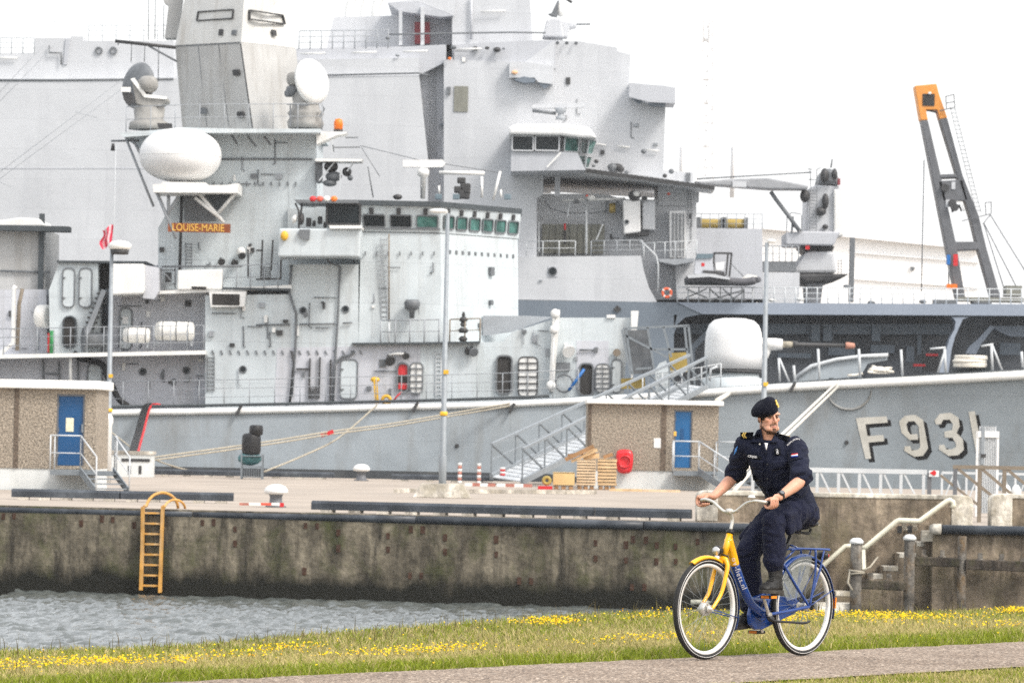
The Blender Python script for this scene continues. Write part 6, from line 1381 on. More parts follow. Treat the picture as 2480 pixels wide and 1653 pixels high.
    # middle block with ladder recess
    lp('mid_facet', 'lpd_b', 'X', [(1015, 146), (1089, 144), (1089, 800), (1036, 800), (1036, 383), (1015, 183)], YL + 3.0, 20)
    ladder('C', 1345, 1200, 1340, 490, YL + 2.6, lpd, 34, 26, 'fit')
    lp('mid_block', 'lpd', 'X', [(1075, 144), (1240, 150), (1272, 150), (1342, 98), (1342, 424), (1316, 424), (1316, 470), (1300, 480), (1300, 640), (1075, 640)], YL + 1.6, 22)
    lp('mid_block_cap', 'lpd_b', 'X', [(1100, 108), (1290, 98), (1345, 98), (1345, 165), (1262, 150), (1100, 150)], YL + 1.7, 20)
    lp('fore_block', 'lpd', 'X', [(1340, 98), (1402, 100), (1494, 115), (1495, 124), (1527, 132), (1524, 200), (1566, 204), (1612, 250), (1607, 411), (1607, 440), (1340, 424)], YL + 2.4, 20)
    lp('bridge_wing', 'lpd_b', 'E', [(890, 628), (1010, 640), (1150, 650), (1240, 665), (1240, 785), (1040, 775), (890, 735)], YL + .5, 4); lp('wing_underside', 'lpd_hull', 'E', [(1030, 770), (1170, 785), (1165, 800), (1060, 795)], YL + .8, 3); lp('wing_bracket', 'lpd_hull', 'E', [(900, 738), (1010, 755), (965, 785)], YL + 1, 1)
    lp('side_wing', 'lpd', 'E', [(-20, 470), (90, 470), (310, 500), (310, 640), (200, 625), (170, 590), (-20, 590)], YL + .8, 2); lp('wing_underside', 'lpd_hull', 'E', [(10, 605), (90, 580), (180, 600), (170, 625), (90, 630)], YL + .6, 2); lp('wing_bracket', 'lpd_hull', 'E', [(190, 620), (305, 635), (245, 672)], YL + .9, .6)
    w = W('E', 20, 550, YL + .7); mb = MB(); mb.ell(w, (.2, .1, .13), 12, 7); mb.build('port_lamp', mat('peach', (.75, .45, .25), .5), lpd)
    rp('hatch', 'tarp', 'C', 1503, 655, 1610, 850, YL + 1.6, .06, lpd, .05); PB('vent', 'fit_dark', 'E', 410, 588, 442, 640, YL + 2.3, .1, lpd); PB('vent_box', 'fit', 'C', 1450, 660, 1478, 715, YL + 1.4, .2, lpd)
    lp('doorway_trim', 'lpd_hull', 'C', [(1395, 935), (1482, 950), (1482, 965), (1395, 950)], YL + 2.6, .5); lp('vertical_duct', 'lpd_b', 'C', [(1410, 1050), (1435, 1050), (1440, 1560), (1400, 1560)], YL + 2.6, .5)
    for x, y in ((850, 1112), (1070, 1140), (670, 1095)): line('light_bar', 'ship_white', 'E', [(x - 50, y - 5), (x + 45, y + 6)], YL + 2.2, .055, lpd)
    # close-in gun on the roof
    q = W('E', 340, 290, YL + 6); g = MB(); g.lathe([(.66, 0), (.62, .14)], q, n=20); gp = g.build('close_in_gun', 'fit_dark', lpd)
    lp2 = lambda nm, mt, pts, Y, d, par: poly(nm, mt, 'E', pts, Y, d, par, .1)
    lp2('gun_mount', 'lpd', [(230, 280), (262, 150), (300, 138), (375, 140), (395, 285)], YL + 5, 2.4, gp); lp2('gun_cradle', 'lpd', [(370, 150), (490, 175), (490, 205), (440, 215), (420, 285), (380, 285)], YL + 5.4, 1.4, gp); line('gun_barrels', 'fit', 'E', [(480, 186), (595, 184)], YL + 6, .06, gp)
    e = W('E', 370, 75, YL + 6); mb = MB(); mb.ell(e, (.28, .3, .46), 16, 10); mb.build('tracker_radome', 'ship_white', gp); lp2('tracker_arm', 'fit', [(270, 105), (300, 100), (345, 5), (360, 0), (345, 130), (300, 125)], YL + 5.6, .5, gp); line('tracker_top', 'fit_dark', 'E', [(395, -20), (455, 20)], YL + 6, .1, gp)
    for x in list(range(60, 520, 70)): fixture('E', x, 322 + max(0, (x - 330)) * .02, YL + 2.3, lpd, .12, 'fit')
    railing('X', [(0, 128), (83, 128)], YL + 2.2, .95, lpd, 4, 'railg', 3, .025); railing('X', [(724, 117), (940, 114)], YL + 2, 1.1, lpd, 9, 'railg', 3, .03); railing('X', [(214, 99), (415, 99)], YL + 3, 1.0, lpd, 7, 'railg', 3, .02)
    for x, y in ((750, 385), (860, 385)): w = W('A', x, y, YL + 2.1); mb = MB(); mb.torus(w, .2, .06, (0, 1, 0), 18, 6); mb.build('vent_ring', 'fit', lpd)
    line('conduit', 'fit', 'A', [(375, 345), (375, 400), (465, 402), (465, 490)], YL + 2.0, .06, lpd); line('roof_rail', 'ship_white', 'A', [(-20, 440), (130, 440)], YL + 2, .06, lpd)
    for x, y, s, mt in ((1500, 360, .4, 'fit'), (1755, 365, .3, 'fit_dark'), (1830, 378, .5, 'fit_dark'), (1880, 370, .2, 'fit'), (1470, 445, .25, 'orange'), (1000, 290, .3, 'fit'), (1075, 420, .3, 'railg')): w = W('C', x, y, YL + 1.3); mb = MB(); mb.ell(w, (s * .5, s * .5, s * .35), 10, 6); mb.build('roof_fitting', mt, lpd)
    w = W('C', 1850, 475, YL + 3); mb = MB(); mb.ell(w, (.6, .6, .22), 20, 8); mb.build('satellite_dome', 'white', lpd)
    # ---- pilot cab on the wing
    cab = lp('pilot_cab', 'lpd_b', 'E', [(-8, 1150), (360, 1150), (500, 1165), (560, 1290), (-8, 1300)], YL - 3, 5)
    lp('cab_roof', 'white', 'E', [(-25, 1020), (-25, 965), (20, 945), (380, 940), (590, 968), (645, 1050), (520, 1045), (380, 1028)], YL - 3.6, 6.4, .15)
    for i, (x0, x1) in enumerate(((5, 158), (180, 355))): w = rp('window', 'glass', 'E', x0, 1035, x1, 1140, YL - 3.05, .04, lpd, .08); ringp('frame', 'lpd', 'E', x0 - 8, 1028, x1 + 8, 1148, YL - 3.06, .12, w, .08, .1)
    lp('cab_core', 'void', 'E', [(0, 1030), (365, 1030), (365, 1150), (0, 1150)], YL - 2.95, 4)
    q0 = [W('E', 385, 1160, YL - 2.9), W('E', 505, 1165, YL - 2.4), W('E', 520, 1045, YL - 2.6), W('E', 392, 1028, YL - 3.1)]; win_on(q0, .05, .95, .08, .95, lpd, 'glass_green', 'lpd')
    lp('cab_lower', 'lpd', 'E', [(360, 1152), (500, 1160), (485, 1275), (362, 1270)], YL - 2.9, 3)
    for a, b, c_, d in (((512, 1165), (560, 1170), (575, 1050), (528, 1042)), ((565, 1172), (605, 1178), (645, 1060), (582, 1050)), ((485, 1272), (545, 1280), (555, 1178), (505, 1170)), ((550, 1280), (575, 1280), (608, 1185), (562, 1180))):
        q = [W('E', a[0], a[1], YL - 2.3), W('E', b[0], b[1], YL - 1.2), W('E', c_[0], c_[1], YL - 1.3), W('E', d[0], d[1], YL - 2.5)]; win_on(q, .04, .96, .04, .96, lpd, 'glass_green', 'lpd', .05)
    bars('cab_strut', 'ship_white', 'E', [(370, 1160, 265, 1270)], YL - 3.3, .1, lpd)
    # navigation radar above
    lp('radar_scanner', 'lpd', 'E', [(155, 795), (555, 782), (555, 815), (155, 822)], YL - 1, .6); line('radar_bar', 'fit', 'E', [(155, 840), (335, 862)], YL - 1, .12, lpd); w = W('E', 370, 910, YL - 1); mb = MB(); mb.lathe([(.33, 0), (.33, .2), (.2, .25), (.2, .4), (.3, .48), (.4, .72), (.15, .78)], w, n=14); mb.build('radar_drive', 'railg', lpd)
    # ---- lower decks right of the warship bridge
    lp('side_screen', 'lpd', 'F', [(-60, 540), (980, 530), (1000, 640), (1040, 770), (1100, 880), (-60, 890)], YL + .4, 2)
    lp('deck_wall', 'lpd', 'F', [(-60, 60), (700, 60), (840, 100), (1400, 110), (1400, 860), (-60, 880)], YL + 4.5, 12)
    lp('overhang_deck', 'lpd', 'E', [(230, 1290), (430, 1275), (1000, 1330), (1540, 1420), (1540, 1440), (980, 1375), (600, 1330), (330, 1300), (250, 1335)], YL + .8, 5)
    bt = None
    for k in range(34):
        x = 240 + k * 39; y = 1276 + max(0, (x - 430)) * .138; w = W('E', x, y, YL + .6); mb = MB(); mb.box(w.x - .22, w.x + .1, YL + .5, YL + .7, w.z - .1, w.z + .14); mb.build('deck_edge_clip', 'fit_dark', lpd)
    lp('shelter_post', 'lpd_b', 'E', [(325, 1310), (368, 1320), (365, 1490), (325, 1490)], YL + 2, .4)
    lp('fore_end', 'lpd', 'E', [(1110, 1290), (1377, 1310), (1385, 1560), (1110, 1560)], YL + 4.3, 8)
    PB('blue_panel', 'fit', 'E', 1320, 1312, 1355, 1378, YL + 4.2, .05, lpd)
    # curtains, lockers, steps
    for k in range(9): PB('curtain', 'tarp', 'F', 228 + k * 53, 290, 228 + k * 53 + 50, 512, YL + 3.9 + .12 * (k % 2), .12, lpd)
    w = W('F', 405, 300, YL + 3.4); line('hanging_hose', 'fit_dark', 'F', [(402, 340), (402, 440)], YL + 3.4, .09, lpd); line('hose_top', 'red', 'F', [(402, 285), (402, 335)], YL + 3.4, .07, lpd)
    wdoor('F', 50, 315, 152, 500, YL + 4.45, lpd, 'lpd', 'fit')
    lp('launcher', 'white', 'F', [(842, 105), (975, 108), (978, 350), (850, 365)], YL + 2, 2.2, .1); lp('launcher', 'lpd', 'F', [(990, 110), (1088, 110), (1088, 335), (990, 335)], YL + 2.4, 2.2, .1); porthole('F', 872, 273, YL + 1.95, lpd, .12)
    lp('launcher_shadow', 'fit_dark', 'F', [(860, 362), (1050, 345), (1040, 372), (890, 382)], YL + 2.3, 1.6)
    w = W('F', 930, 75, YL + 2); mb = MB(); mb.ell(w, (.4, .35, .34), 14, 9); mb.build('sensor_ball', 'fit_dark', lpd); mb = MB(); mb.ell(w + Vector((.1, -.2, .1)), (.24, .2, .2), 12, 7); mb.build('sensor_window', 'ship_white', lpd)
    for x, y, s, mt in ((1005, 95, .5, 'fit_dark'), (600, 90, .7, 'ship_white'), (490, 118, .5, 'fit'), (570, 75, .3, 'redlt'), (800, 1270, .9, 'fit_dark'), (1190, 60, .3, 'redlt')):
        c_ = 'E' if y > 1000 else 'F'; w = W(c_, x, y, YL + 2); mb = MB(); mb.ell(w, (s * .4, s * .4, s * .28), 10, 7); mb.build('deck_fitting', mt, lpd)
    for x, y, s in ((760, 1270, 1.0), (825, 1285, .8), (870, 1310, .5), (640, 1225, .5), (620, 1260, .4), (1000, 1150, .6), (1210, 1300, .6), (1160, 1335, .5)): w = W('E', x, y, YL + 1.6); mb = MB(); mb.ell(w, (s * .3, s * .3, s * .27), 10, 7); mb.build('searchlight', 'fit_dark' if y % 2 else 'fit', lpd)
    line('boom', 'ship_white', 'F', [(380, 110), (860, 95)], YL + 2.6, .07, lpd); line('mast_pole', 'rail', 'F', [(565, 520), (565, 100)], YL + 2.5, .08, lpd); bars('boom_brace', 'rail', 'F', [(690, 290, 640, 410), (440, 120, 420, 240), (205, 270, 205, 500)], YL + 2.5, .07, lpd); line('cable', 'fit', 'F', [(245, 110), (290, 170), (400, 205), (600, 205), (720, 195)], YL + 3, .04, lpd)
    railing('F', [(110, 528), (480, 525)], YL + .6, .9, lpd, 4, 'rail', 2, .03); railing('F', [(600, 525), (990, 520)], YL + .6, .9, lpd, 5, 'railg', 3, .03); railing('F', [(1000, 560), (1400, 540)], YL + 2.0, 1.05, lpd, 6, 'rail', 2, .03)
    lp('panel_house', 'white', 'F', [(1195, 190), (1318, 190), (1318, 545), (1200, 545)], YL + 2.8, 2)
    for k in range(4): bars('panel_rib', 'fit', 'F', [(1222 + k * 27, 205, 1222 + k * 27, 540)], YL + 2.7, .08, lpd)
    lp('platform', 'railg', 'F', [(1110, 555), (1380, 550), (1380, 575), (1240, 600), (1120, 575)], YL + 1.4, 3); line('ladder_rail', 'rail', 'F', [(970, 410), (1095, 530), (1110, 600), (1110, 800)], YL + 1, .06, lpd); ladder('F', 1020, 740, 1010, 560, YL + 1.2, lpd, 7, 20)
    lp('lower_house', 'lpd_b', 'F', [(1380, 320), (1900, 325), (1905, 860), (1380, 860)], YL + 5.5, 10); lp('lower_post', 'lpd', 'F', [(1240, 600), (1310, 600), (1310, 860), (1250, 860)], YL + 3.4, 1)
    railing('F', [(1370, 322), (1900, 326)], YL + 5.6, .95, lpd, 9, 'railg', 3, .025)
    for x0, x1, lb in ((1415, 1595, 'left'), (1610, 1775, 'right')): pass
    ladder('F', 1350, 300, 1345, -30, YL + 4, lpd, 16, 14)
    lp('starboard_light_panel', 'lpd_b', 'F', [(275, 610), (345, 610), (345, 690), (275, 690)], YL + .35, .1); porthole('F', 308, 648, YL + .33, lpd, .25)
    # deck rail along the right part
    railing('X', [(1640, 735), (1900, 736), (2200, 738), (2500, 740)], YL + .5, 1.05, lpd, 34, 'rail', 3, .035)
    for x in (60, 150, 400, 680, 940, 960, 1215, 1235, 1490): pass
    w = W('H', 1960, 240, YL); 
    lp('signal_post', 'fit', 'H', [(628, 235), (662, 235), (650, 725), (615, 720)], YL + 6, .8)
    for x, y in ((30, 710), (245, 705), (785, 728), (1175, 722), (600, 605)): w = W('H', x, y, YL + 2); mb = MB(); mb.ell(w, (.26, .24, .12), 12, 6); mb.build('deck_vent', 'raft' if x < 300 else 'fit', lpd)
    for x, y0, x1, y1 in ((1270, 705, 1440, 735), (1440, 690, 1944, 720), (1810, 600, 1930, 680), (1560, 720, 1700, 735)): PB('deck_gear', 'tarp' if y0 < 700 else 'fit', 'H', x, y0, x1, y1, YL + 3, 2, lpd)
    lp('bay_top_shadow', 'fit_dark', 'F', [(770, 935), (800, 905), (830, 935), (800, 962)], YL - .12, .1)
    lp('hall_strip', 'fit', 'H', [(-40, 415), (215, 415), (215, 495), (-40, 495)], YL + 8, 1); railing('H', [(-60, 415), (230, 415)], YL + 8, 1, lpd, 7, 'railg', 2, .03); lp('deck_house', 'lpd', 'H', [(-40, 500), (240, 500), (240, 735), (-40, 735)], YL + 7, 6)
lpd_build()
clutter(lpd, [('E', 340, 700, 870, 1250, YL + 2.4), ('F', 640, 230, 1380, 520, YL + 4.5), ('F', 640, 230, 1380, 520, YL + 4.5), ('E', 880, 820, 1150, 1260, YL + 2.4), ('F', 0, 560, 950, 860, YL + .4), ('C', 1500, 320, 1900, 460, YL + 1.6)], 30, 8)
def lpd_things():
    # fenders / canisters
    for x0, x1, y0, y1, c, Y, lb in ((1415, 1595, 250, 322, 'F', YL + 6.5, 'left one of two ochre canisters on the landing ship deckhouse roof'), (1612, 1775, 250, 322, 'F', YL + 6.5, 'right one of two ochre canisters on the landing ship deckhouse roof'), (722, 800, 130, 205, 'F', YL + 3.5, 'ochre canister under the boom of the landing ship')):
        p, q = W(c, x0, (y0 + y1) / 2, Y), W(c, x1, (y0 + y1) / 2, Y); R = (W(c, x0, y0, Y).z - W(c, x0, y1, Y).z) / 2; t = thing('ochre_canister', (p.x, Y, p.z - R), lb, 'canister', 'ochre canisters on the landing ship'); L = q.x - p.x
        mb = MB(); mb.lathe([(R * .7, 0), (R * .95, R * .15), (R, R * .4), (R, L - R * .4), (R * .95, L - R * .15), (R * .7, L)], p, (1, 0, 0), 18); mb.build('shell', 'ochre', t)
        for f in (.0, 1.0): mb = MB(); mb.bar((p.x + L * f, Y - .3, p.z - R * 1.2), (p.x + L * f, Y - .3, p.z + R * 1.3), .25); mb.build('bracket', 'fit', t)
    # lifebuoy
    w = W('F', 1176, 812, YL - .3); t = thing('lifebuoy', w, 'orange lifebuoy hanging at the landing ship rail', 'lifebuoy'); mb = MB(); mb.torus(w, .27, .085, (0, 1, 0), 26, 10); mb.build('ring', mat('buoy', (.75, .13, .05), .5, var=.05), t)
    for k in range(4):
        mb = MB(); mb.torus(w, .27, .092, (0, 1, 0), 4, 10, k * math.pi / 2 + .5, k * math.pi / 2 + .8, ref=(1, 0, 0)); mb.build('band', 'raft', t)
    # inflatable boat
    Y = YL - 1.2; t = thing('inflatable_boat', W('F', 1580, 750, Y), 'black and grey rigid inflatable boat slung beside the landing ship deckhouse', 'boat')
    top = [(1310, 700), (1340, 680), (1500, 672), (1650, 705), (1770, 712), (1865, 690)]; mb = MB()
    for s in (0, 1.9): mb.tube(bez([W('F', x, y + 25, Y + s) for x, y in ((1322, 690), (1400, 678), (1520, 680), (1650, 700), (1770, 705), (1850, 690))], 5), [.16] + [.25] * 24 + [.16], 12)
    mb.tube(bez([W('F', 1850, 715, Y), W('F', 1870, 712, Y + .95), W('F', 1850, 715, Y + 1.9)], 5), .2, 10); mb.build('tube', mat('boat_tube', (.085, .085, .095), .6, var=.15), t)
    poly('hull_bottom', 'ship_dark', 'F', [(1312, 700), (1400, 705), (1600, 725), (1855, 715), (1840, 745), (1700, 752), (1320, 748)], Y + .3, 1.5, t); poly('grey_top', 'lpd', 'F', [(1330, 678), (1450, 662), (1540, 670), (1660, 700), (1650, 712), (1500, 690), (1340, 700)], Y - .5, 2.4, t)
    poly('console', 'lpd_b', 'F', [(1395, 550), (1520, 545), (1535, 665), (1385, 668)], Y + .5, 1.2, t); poly('console_window', 'bluegrey', 'F', [(1410, 515), (1530, 515), (1520, 548), (1395, 552)], Y + .4, 1.3, t); poly('seat', 'fit_dark', 'F', [(1450, 640), (1610, 650), (1620, 690), (1450, 680)], Y + .4, 1.2, t)
    bars('arch', 'fit_dark', 'F', [(1530, 510, 1670, 512), (1535, 510, 1530, 650), (1668, 512, 1650, 690), (1640, 520, 1625, 680)], Y + .6, .12, t); poly('engine_cover', 'white', 'F', [(1545, 585), (1615, 575), (1605, 640), (1550, 640)], Y + .6, .8, t); poly('bow_cover', 'raft', 'F', [(1745, 700), (1790, 670), (1860, 680), (1865, 705)], Y + .2, 1.4, t); line('painter', 'fit', 'F', [(1665, 590), (1760, 690)], Y, .03, t)
    poly('flag_mark', 'red', 'F', [(1438, 585), (1462, 585), (1462, 610), (1438, 610)], Y + .48, .02, t)
    # small cradle lattice under the boat
    t = thing('boat_cradle', W('F', 1560, 870, YL), 'tangled dark steel cradle behind the rail under the inflatable boat', 'cradle'); mt = 'fit'
    bars('frame', mt, 'F', [(1320, 780, 1480, 850), (1320, 850, 1480, 780), (1500, 780, 1600, 870), (1500, 870, 1760, 790), (1600, 780, 1700, 870), (1760, 780, 1760, 870), (1660, 870, 1760, 800)], YL + 2, .1, t); bars('lower_beam', 'fit_dark', 'F', [(1310, 865, 1780, 870)], YL + 2.2, .12, t)
    # deck crane with boom to the left
    Y = YL + 9; t = thing('deck_crane', W('H', 350, 600, Y), 'grey pedestal crane with its jib lowered to the left on the landing ship', 'crane')
    poly('pedestal', 'lpd', 'H', [(175, 505), (290, 340), (500, 340), (525, 505)], Y, 6, t, .2); poly('base_ring', 'fit_dark', 'H', [(215, 508), (620, 510), (560, 545), (470, 575), (300, 580), (230, 545)], Y - 1, 8, t, .2); poly('slew_ring', 'fit_dark', 'H', [(245, 300), (505, 300), (490, 340), (285, 345)], Y + .5, 5, t); poly('foot', 'lpd_b', 'H', [(290, 575), (420, 570), (400, 740), (300, 740)], Y + 1, 4, t)
    poly('tower', 'lpd', 'G', [(300, 1120), (365, 1090), (560, 1100), (555, 1480), (490, 1500), (290, 1480)], Y, 5, t, .15); poly('tower_side', 'ship_white', 'G', [(500, 1120), (580, 1150), (575, 1475), (545, 1480), (500, 1480)], Y - .3, 4, t, .1); poly('deckhouse', 'lpd_b', 'G', [(135, 1450), (300, 1440), (550, 1445), (500, 1550), (135, 1545)], Y - .6, 5, t, .1)
    poly('winch_house', 'fit', 'G', [(375, 1085), (410, 980), (470, 960), (520, 985), (555, 1090)], Y + .5, 4, t, .3)
    for x, y, rx, rz in ((430, 1020, .9, 1.5), (505, 1010, .6, 1.2), (280, 1175, 1.0, 1.3), (435, 1215, .7, 1.6), (400, 1290, 1.1, .9), (435, 1408, .6, .5)): w = W('G', x, y, Y - .3); mb = MB(); mb.ell(w, (rx * .33, .4, rz * .33), 12, 8); mb.build('winch', 'fit_dark', t)
    ladder('G', 340, 1480, 345, 1120, Y - .5, t, 14, 26, 'fit'); PB('red_box', 'red', 'H', 285, 290, 315, 325, Y - .5, .5, t); PB('red_tank', 'locker_red', 'G', 530, 1040, 550, 1090, Y - .3, .5, t)
    bars('guard_frame', 'fit', 'G', [(320, 975, 325, 1120), (370, 975, 370, 1130), (305, 1050, 370, 1050), (300, 970, 335, 972), (370, 975, 400, 958), (145, 1330, 140, 1450), (255, 1320, 255, 1440), (145, 1325, 180, 1300), (180, 1300, 250, 1312)], Y - .6, .05, t)
    poly('jib', 'lpd_jib' if 'lpd_jib' in M else mat('lpd_jib', (.30, .31, .325), .55, var=.1), 'G', [(-470, 1060), (-300, 1045), (0, 1035), (310, 1095), (300, 1125), (0, 1122), (-500, 1085), (-560, 1062)], Y - 1.5, 2, t, .1); line('jib_cable', 'fit', 'G', [(-540, 1045), (330, 995)], Y - .5, .05, t); PB('jib_plate', 'lpd', 'E', 1675, 1375, 1780, 1420, Y - 1.6, .08, t); PB('jib_tip', 'fit', 'E', 1385, 1440, 1420, 1530, Y - 1, 1.5, t)
    line('luffing_ram', 'fit', 'G', [(20, 1140), (60, 1200), (160, 1330), (240, 1440)], Y - .8, .15, t); bars('ram_foot', 'fit', 'G', [(190, 1330, 180, 1450), (255, 1440, 190, 1400)], Y - .7, .13, t); line('whip_aerial', 'fit', 'G', [(478, 960), (488, 895)], Y + 1, .06, t); ladder('H', 545, 510, 545, 400, Y - 1.4, t, 5, 14, 'fit')
    # leaning derrick with orange tip
    Y = YL + 8; t = thing('leaning_derrick', W('H', 1600, 720, Y), 'dark grey twin legged derrick leaning left with an orange tip', 'crane')
    def leg(pts, nm, mt): poly(nm, mt, 'G', pts, Y, 1.6, t, .05)
    leg([(1165, 600), (1215, 600), (1310, 1005), (1430, 1540), (1500, 1950), (1430, 1950), (1350, 1540)], 'leg', 'steel_grey'); leg([(1305, 590), (1362, 582), (1480, 1020), (1600, 1320), (1660, 1568), (1770, 1950), (1700, 1950), (1590, 1560), (1540, 1350), (1440, 1030)], 'leg', 'steel_grey')
    leg([(1115, 338), (1280, 322), (1300, 400), (1362, 580), (1305, 592), (1285, 520), (1200, 520), (1215, 598), (1160, 600)], 'tip', 'tip'); leg([(1300, 1010), (1430, 1005), (1445, 1035), (1300, 1040)], 'cross_beam', 'steel_grey'); leg([(1290, 1060), (1480, 1050), (1520, 1210), (1330, 1215)], 'web_plate', 'steel_grey'); leg([(1420, 1520), (1580, 1520), (1610, 1580), (1430, 1590)], 'cross_beam', 'steel_grey')
    PB('tip_hole', 'void', 'G', 1175, 400, 1265, 490, Y - .05, .06, t); w = W('G', 1228, 395, Y - .1); mb = MB(); mb.ell(w, (.12, .08, .09), 10, 6); mb.build('tip_lamp', 'white', t)
    for x, y in ((1345, 1110), (1420, 1260), (1400, 1230)): w = W('G', x, y, Y - .3); mb = MB(); mb.lathe([(.26, 0), (.26, .4)], w, (0, 1, 0), 14); mb.build('sheave', 'fit_dark', t)
    for x, y in ((1408, 1095), (1365, 1230)): PB('web_opening', 'lpd', 'G', x - 14, y - 28, x + 14, y + 28, Y - .06, .05, t)
    bars('hook_gear', 'fit_dark', 'G', [(1195, 520, 1280, 540), (1400, 1250, 1400, 1300), (1450, 1240, 1470, 1290)], Y + .3, .12, t); line('hose', 'ship_white', 'G', [(1410, 1220), (1470, 1220), (1490, 1290)], Y - .2, .05, t)
    bars('platform', 'steel_grey', 'G', [(1300, 530, 1420, 500), (1470, 1365, 1690, 1310), (1350, 420, 1410, 405), (1350, 470, 1415, 460), (1410, 400, 1420, 500), (1350, 415, 1355, 515), (1650, 1225, 1695, 1220), (1650, 1225, 1655, 1320), (1695, 1220, 1695, 1310), (1630, 1390, 1690, 1315)], Y - .2, .06, t)
    ladder('G', 1600, 1300, 1400, 500, Y - .3, t, 26, 18, 'fit'); 
    for a, b in (((1640, 1380), (1930, 1950)), ((1690, 1320), (2050, 1900)), ((1185, 900), (1165, 1900)), ((1640, 1390), (1800, 1900))): line('stay_wire', 'fit', 'G', [a, b], Y + .5, .035, t, 4)
    PB('hook_block', 'bluep', 'H', 1358, 365, 1385, 440, Y - .6, .4, t); PB('hook_sling', 'red', 'H', 1408, 362, 1442, 450, Y - .6, .3, t); line('hook_chain', 'fit', 'H', [(1372, 440), (1372, 600)], Y - .5, .05, t); PB('hook_weight', 'orange', 'H', 1358, 588, 1438, 622, Y - .6, .6, t)
lpd_things()
def far_things():
    mat('hall', (.86, .86, .85), .6, var=.02, scale=.1); mat('hall_roof', (.80, .81, .82), .6, var=.03, scale=.1); mat('tower_haze_tone', (.63, .635, .64), .6, var=.05)  # tower tone kept pale, so haze fading is put into the colour
    mb = MB(); mb.box(-900, 1200, 330, 2200, WATER_Z - 1, QZ); tag(mb.build('far_shore', 'quay_top'), kind='structure')
    Y = 470; t = thing('white_hall', W('H', 1000, 700, Y), 'pale windowless industrial hall far behind the ships at the right', 'building')
    poly('wall', 'hall', 'H', [(-700, 150), (0, 170), (660, 235), (1600, 330), (1600, 760), (-700, 760)], Y, 60, t)
    poly('roof', 'hall_roof', 'H', [(-700, 143), (0, 163), (660, 228), (1610, 322), (1610, 332), (660, 237), (0, 172), (-700, 152)], Y - 1, 62, t)
    poly('wall_band', 'hall_roof', 'H', [(660, 345), (1600, 420), (1600, 428), (660, 353)], Y - .3, .3, t); poly('wall_band', 'hall_roof', 'H', [(660, 545), (1600, 610), (1600, 618), (660, 553)], Y - .3, .3, t)
    poly('logo_mark', 'fit', 'H', [(1080, 455), (1120, 462), (1100, 492), (1085, 480)], Y - .3, .2, t)
    # far lattice tower
    Y = 900; t = thing('lattice_tower', W('E', 1470, 1400, Y), 'very faint tall lattice tower in the haze between the ships', 'tower')
    bot = (1400, 1528); top = (1450, 1525); y0, y1 = 1500, 150; s = 6
    def lt(x, y, d): return W('E', x, y, Y + d)
    for d in (0, 8):
        for i in (0, 1): mb = MB(); mb.bar(lt(bot[i], y0, d), lt(top[i], y1, d), .3); mb.build('leg', 'tower_haze_tone', t)
    n = 12
    for k in range(n):
        f0, f1 = k / n, (k + 1) / n; L0, R0 = bot[0] + (top[0] - bot[0]) * f0, bot[1] + (top[1] - bot[1]) * f0; L1, R1 = bot[0] + (top[0] - bot[0]) * f1, bot[1] + (top[1] - bot[1]) * f1; ya, yb = y0 + (y1 - y0) * f0, y0 + (y1 - y0) * f1
        mb = MB(); mb.bar(lt(L0, ya, 0), lt(R1, yb, 0), .18); mb.bar(lt(R0, ya, 0), lt(L1, yb, 0), .18); mb.bar(lt(L1, yb, 0), lt(R1, yb, 0), .18); mb.build('brace', 'tower_haze_tone', t)
    for y in (300, 600, 780, 930, 1110, 1270): PB('platform', 'tower_haze_tone', 'E', 1455, y - 6, 1495, y + 4, Y + 2, 3, t)
    for x in (1455, 1495, 1530): PB('head_aerial', 'tower_haze_tone', 'E', x - 6, 150, x + 6, 320, Y + 1, 1, t)
    for x, y in ((1690, 920), (1300, 960)): 
        t = thing('far_mast', W('E', x, 1400, 700), 'faint thin mast right of the lattice tower' if x > 1400 else 'faint thin mast left of the lattice tower', 'mast', 'far thin masts'); line('pole', 'tower_haze_tone', 'E', [(x - 18, 1500), (x, y)], 700, .22, t); line('lower_pole', 'tower_haze_tone', 'E', [(x - 20, 1500), (x - 10, 1120)], 700.4, .4, t)
far_things()
# ================================================================== bicycle
mat('bike_blue', (.007, .042, .20), .3, var=.08, scale=6, coat=.4); mat('bike_yellow', (.85, .42, .004), .32, var=.06, scale=6, coat=.4)
mat('tyre', (.018, .018, .018), .75, var=.25, scale=20, bump=.003, bscale=160, local=True); mat('rim', (.72, .71, .69), .3, metal=.25, var=.06, scale=8); mat('chrome', (.62, .61, .58), .25, metal=.8, var=.08, scale=10)
mat('alloy', (.62, .60, .55), .35, metal=.5, var=.1, scale=10); mat('plastic_black', (.015, .015, .016), .4, var=.15, scale=12); mat('reflector', (.75, .22, .01), .25, var=.1); mat('bell', (.75, .75, .73), .3, var=.05)
mat('guard', (.30, .33, .33), .2, var=.2, scale=25, alpha=.22); mat('sticker', (.10, .55, .12), .4, var=.25, scale=60)
FC_ = G('S', 380, 1483, .006); RC_ = G('S', 1215, 1448, .006); HD = (FC_ - RC_); WB = HD.length; HD.normalize(); LD = Vector((-HD.y, HD.x, 0)); BRZ = math.atan2(HD.y, HD.x)
def L(c, x, y, lat):
    d = ray(*px(c, x, y)); t = ((RC_ - EYE).dot(LD) + lat) / d.dot(LD); p = EYE + d * t - RC_
    return Vector((p.dot(HD), p.dot(LD), p.z))
bike = thing('bicycle', RC_, 'blue and yellow hire bicycle ridden along the path', 'bicycle', rz=BRZ)
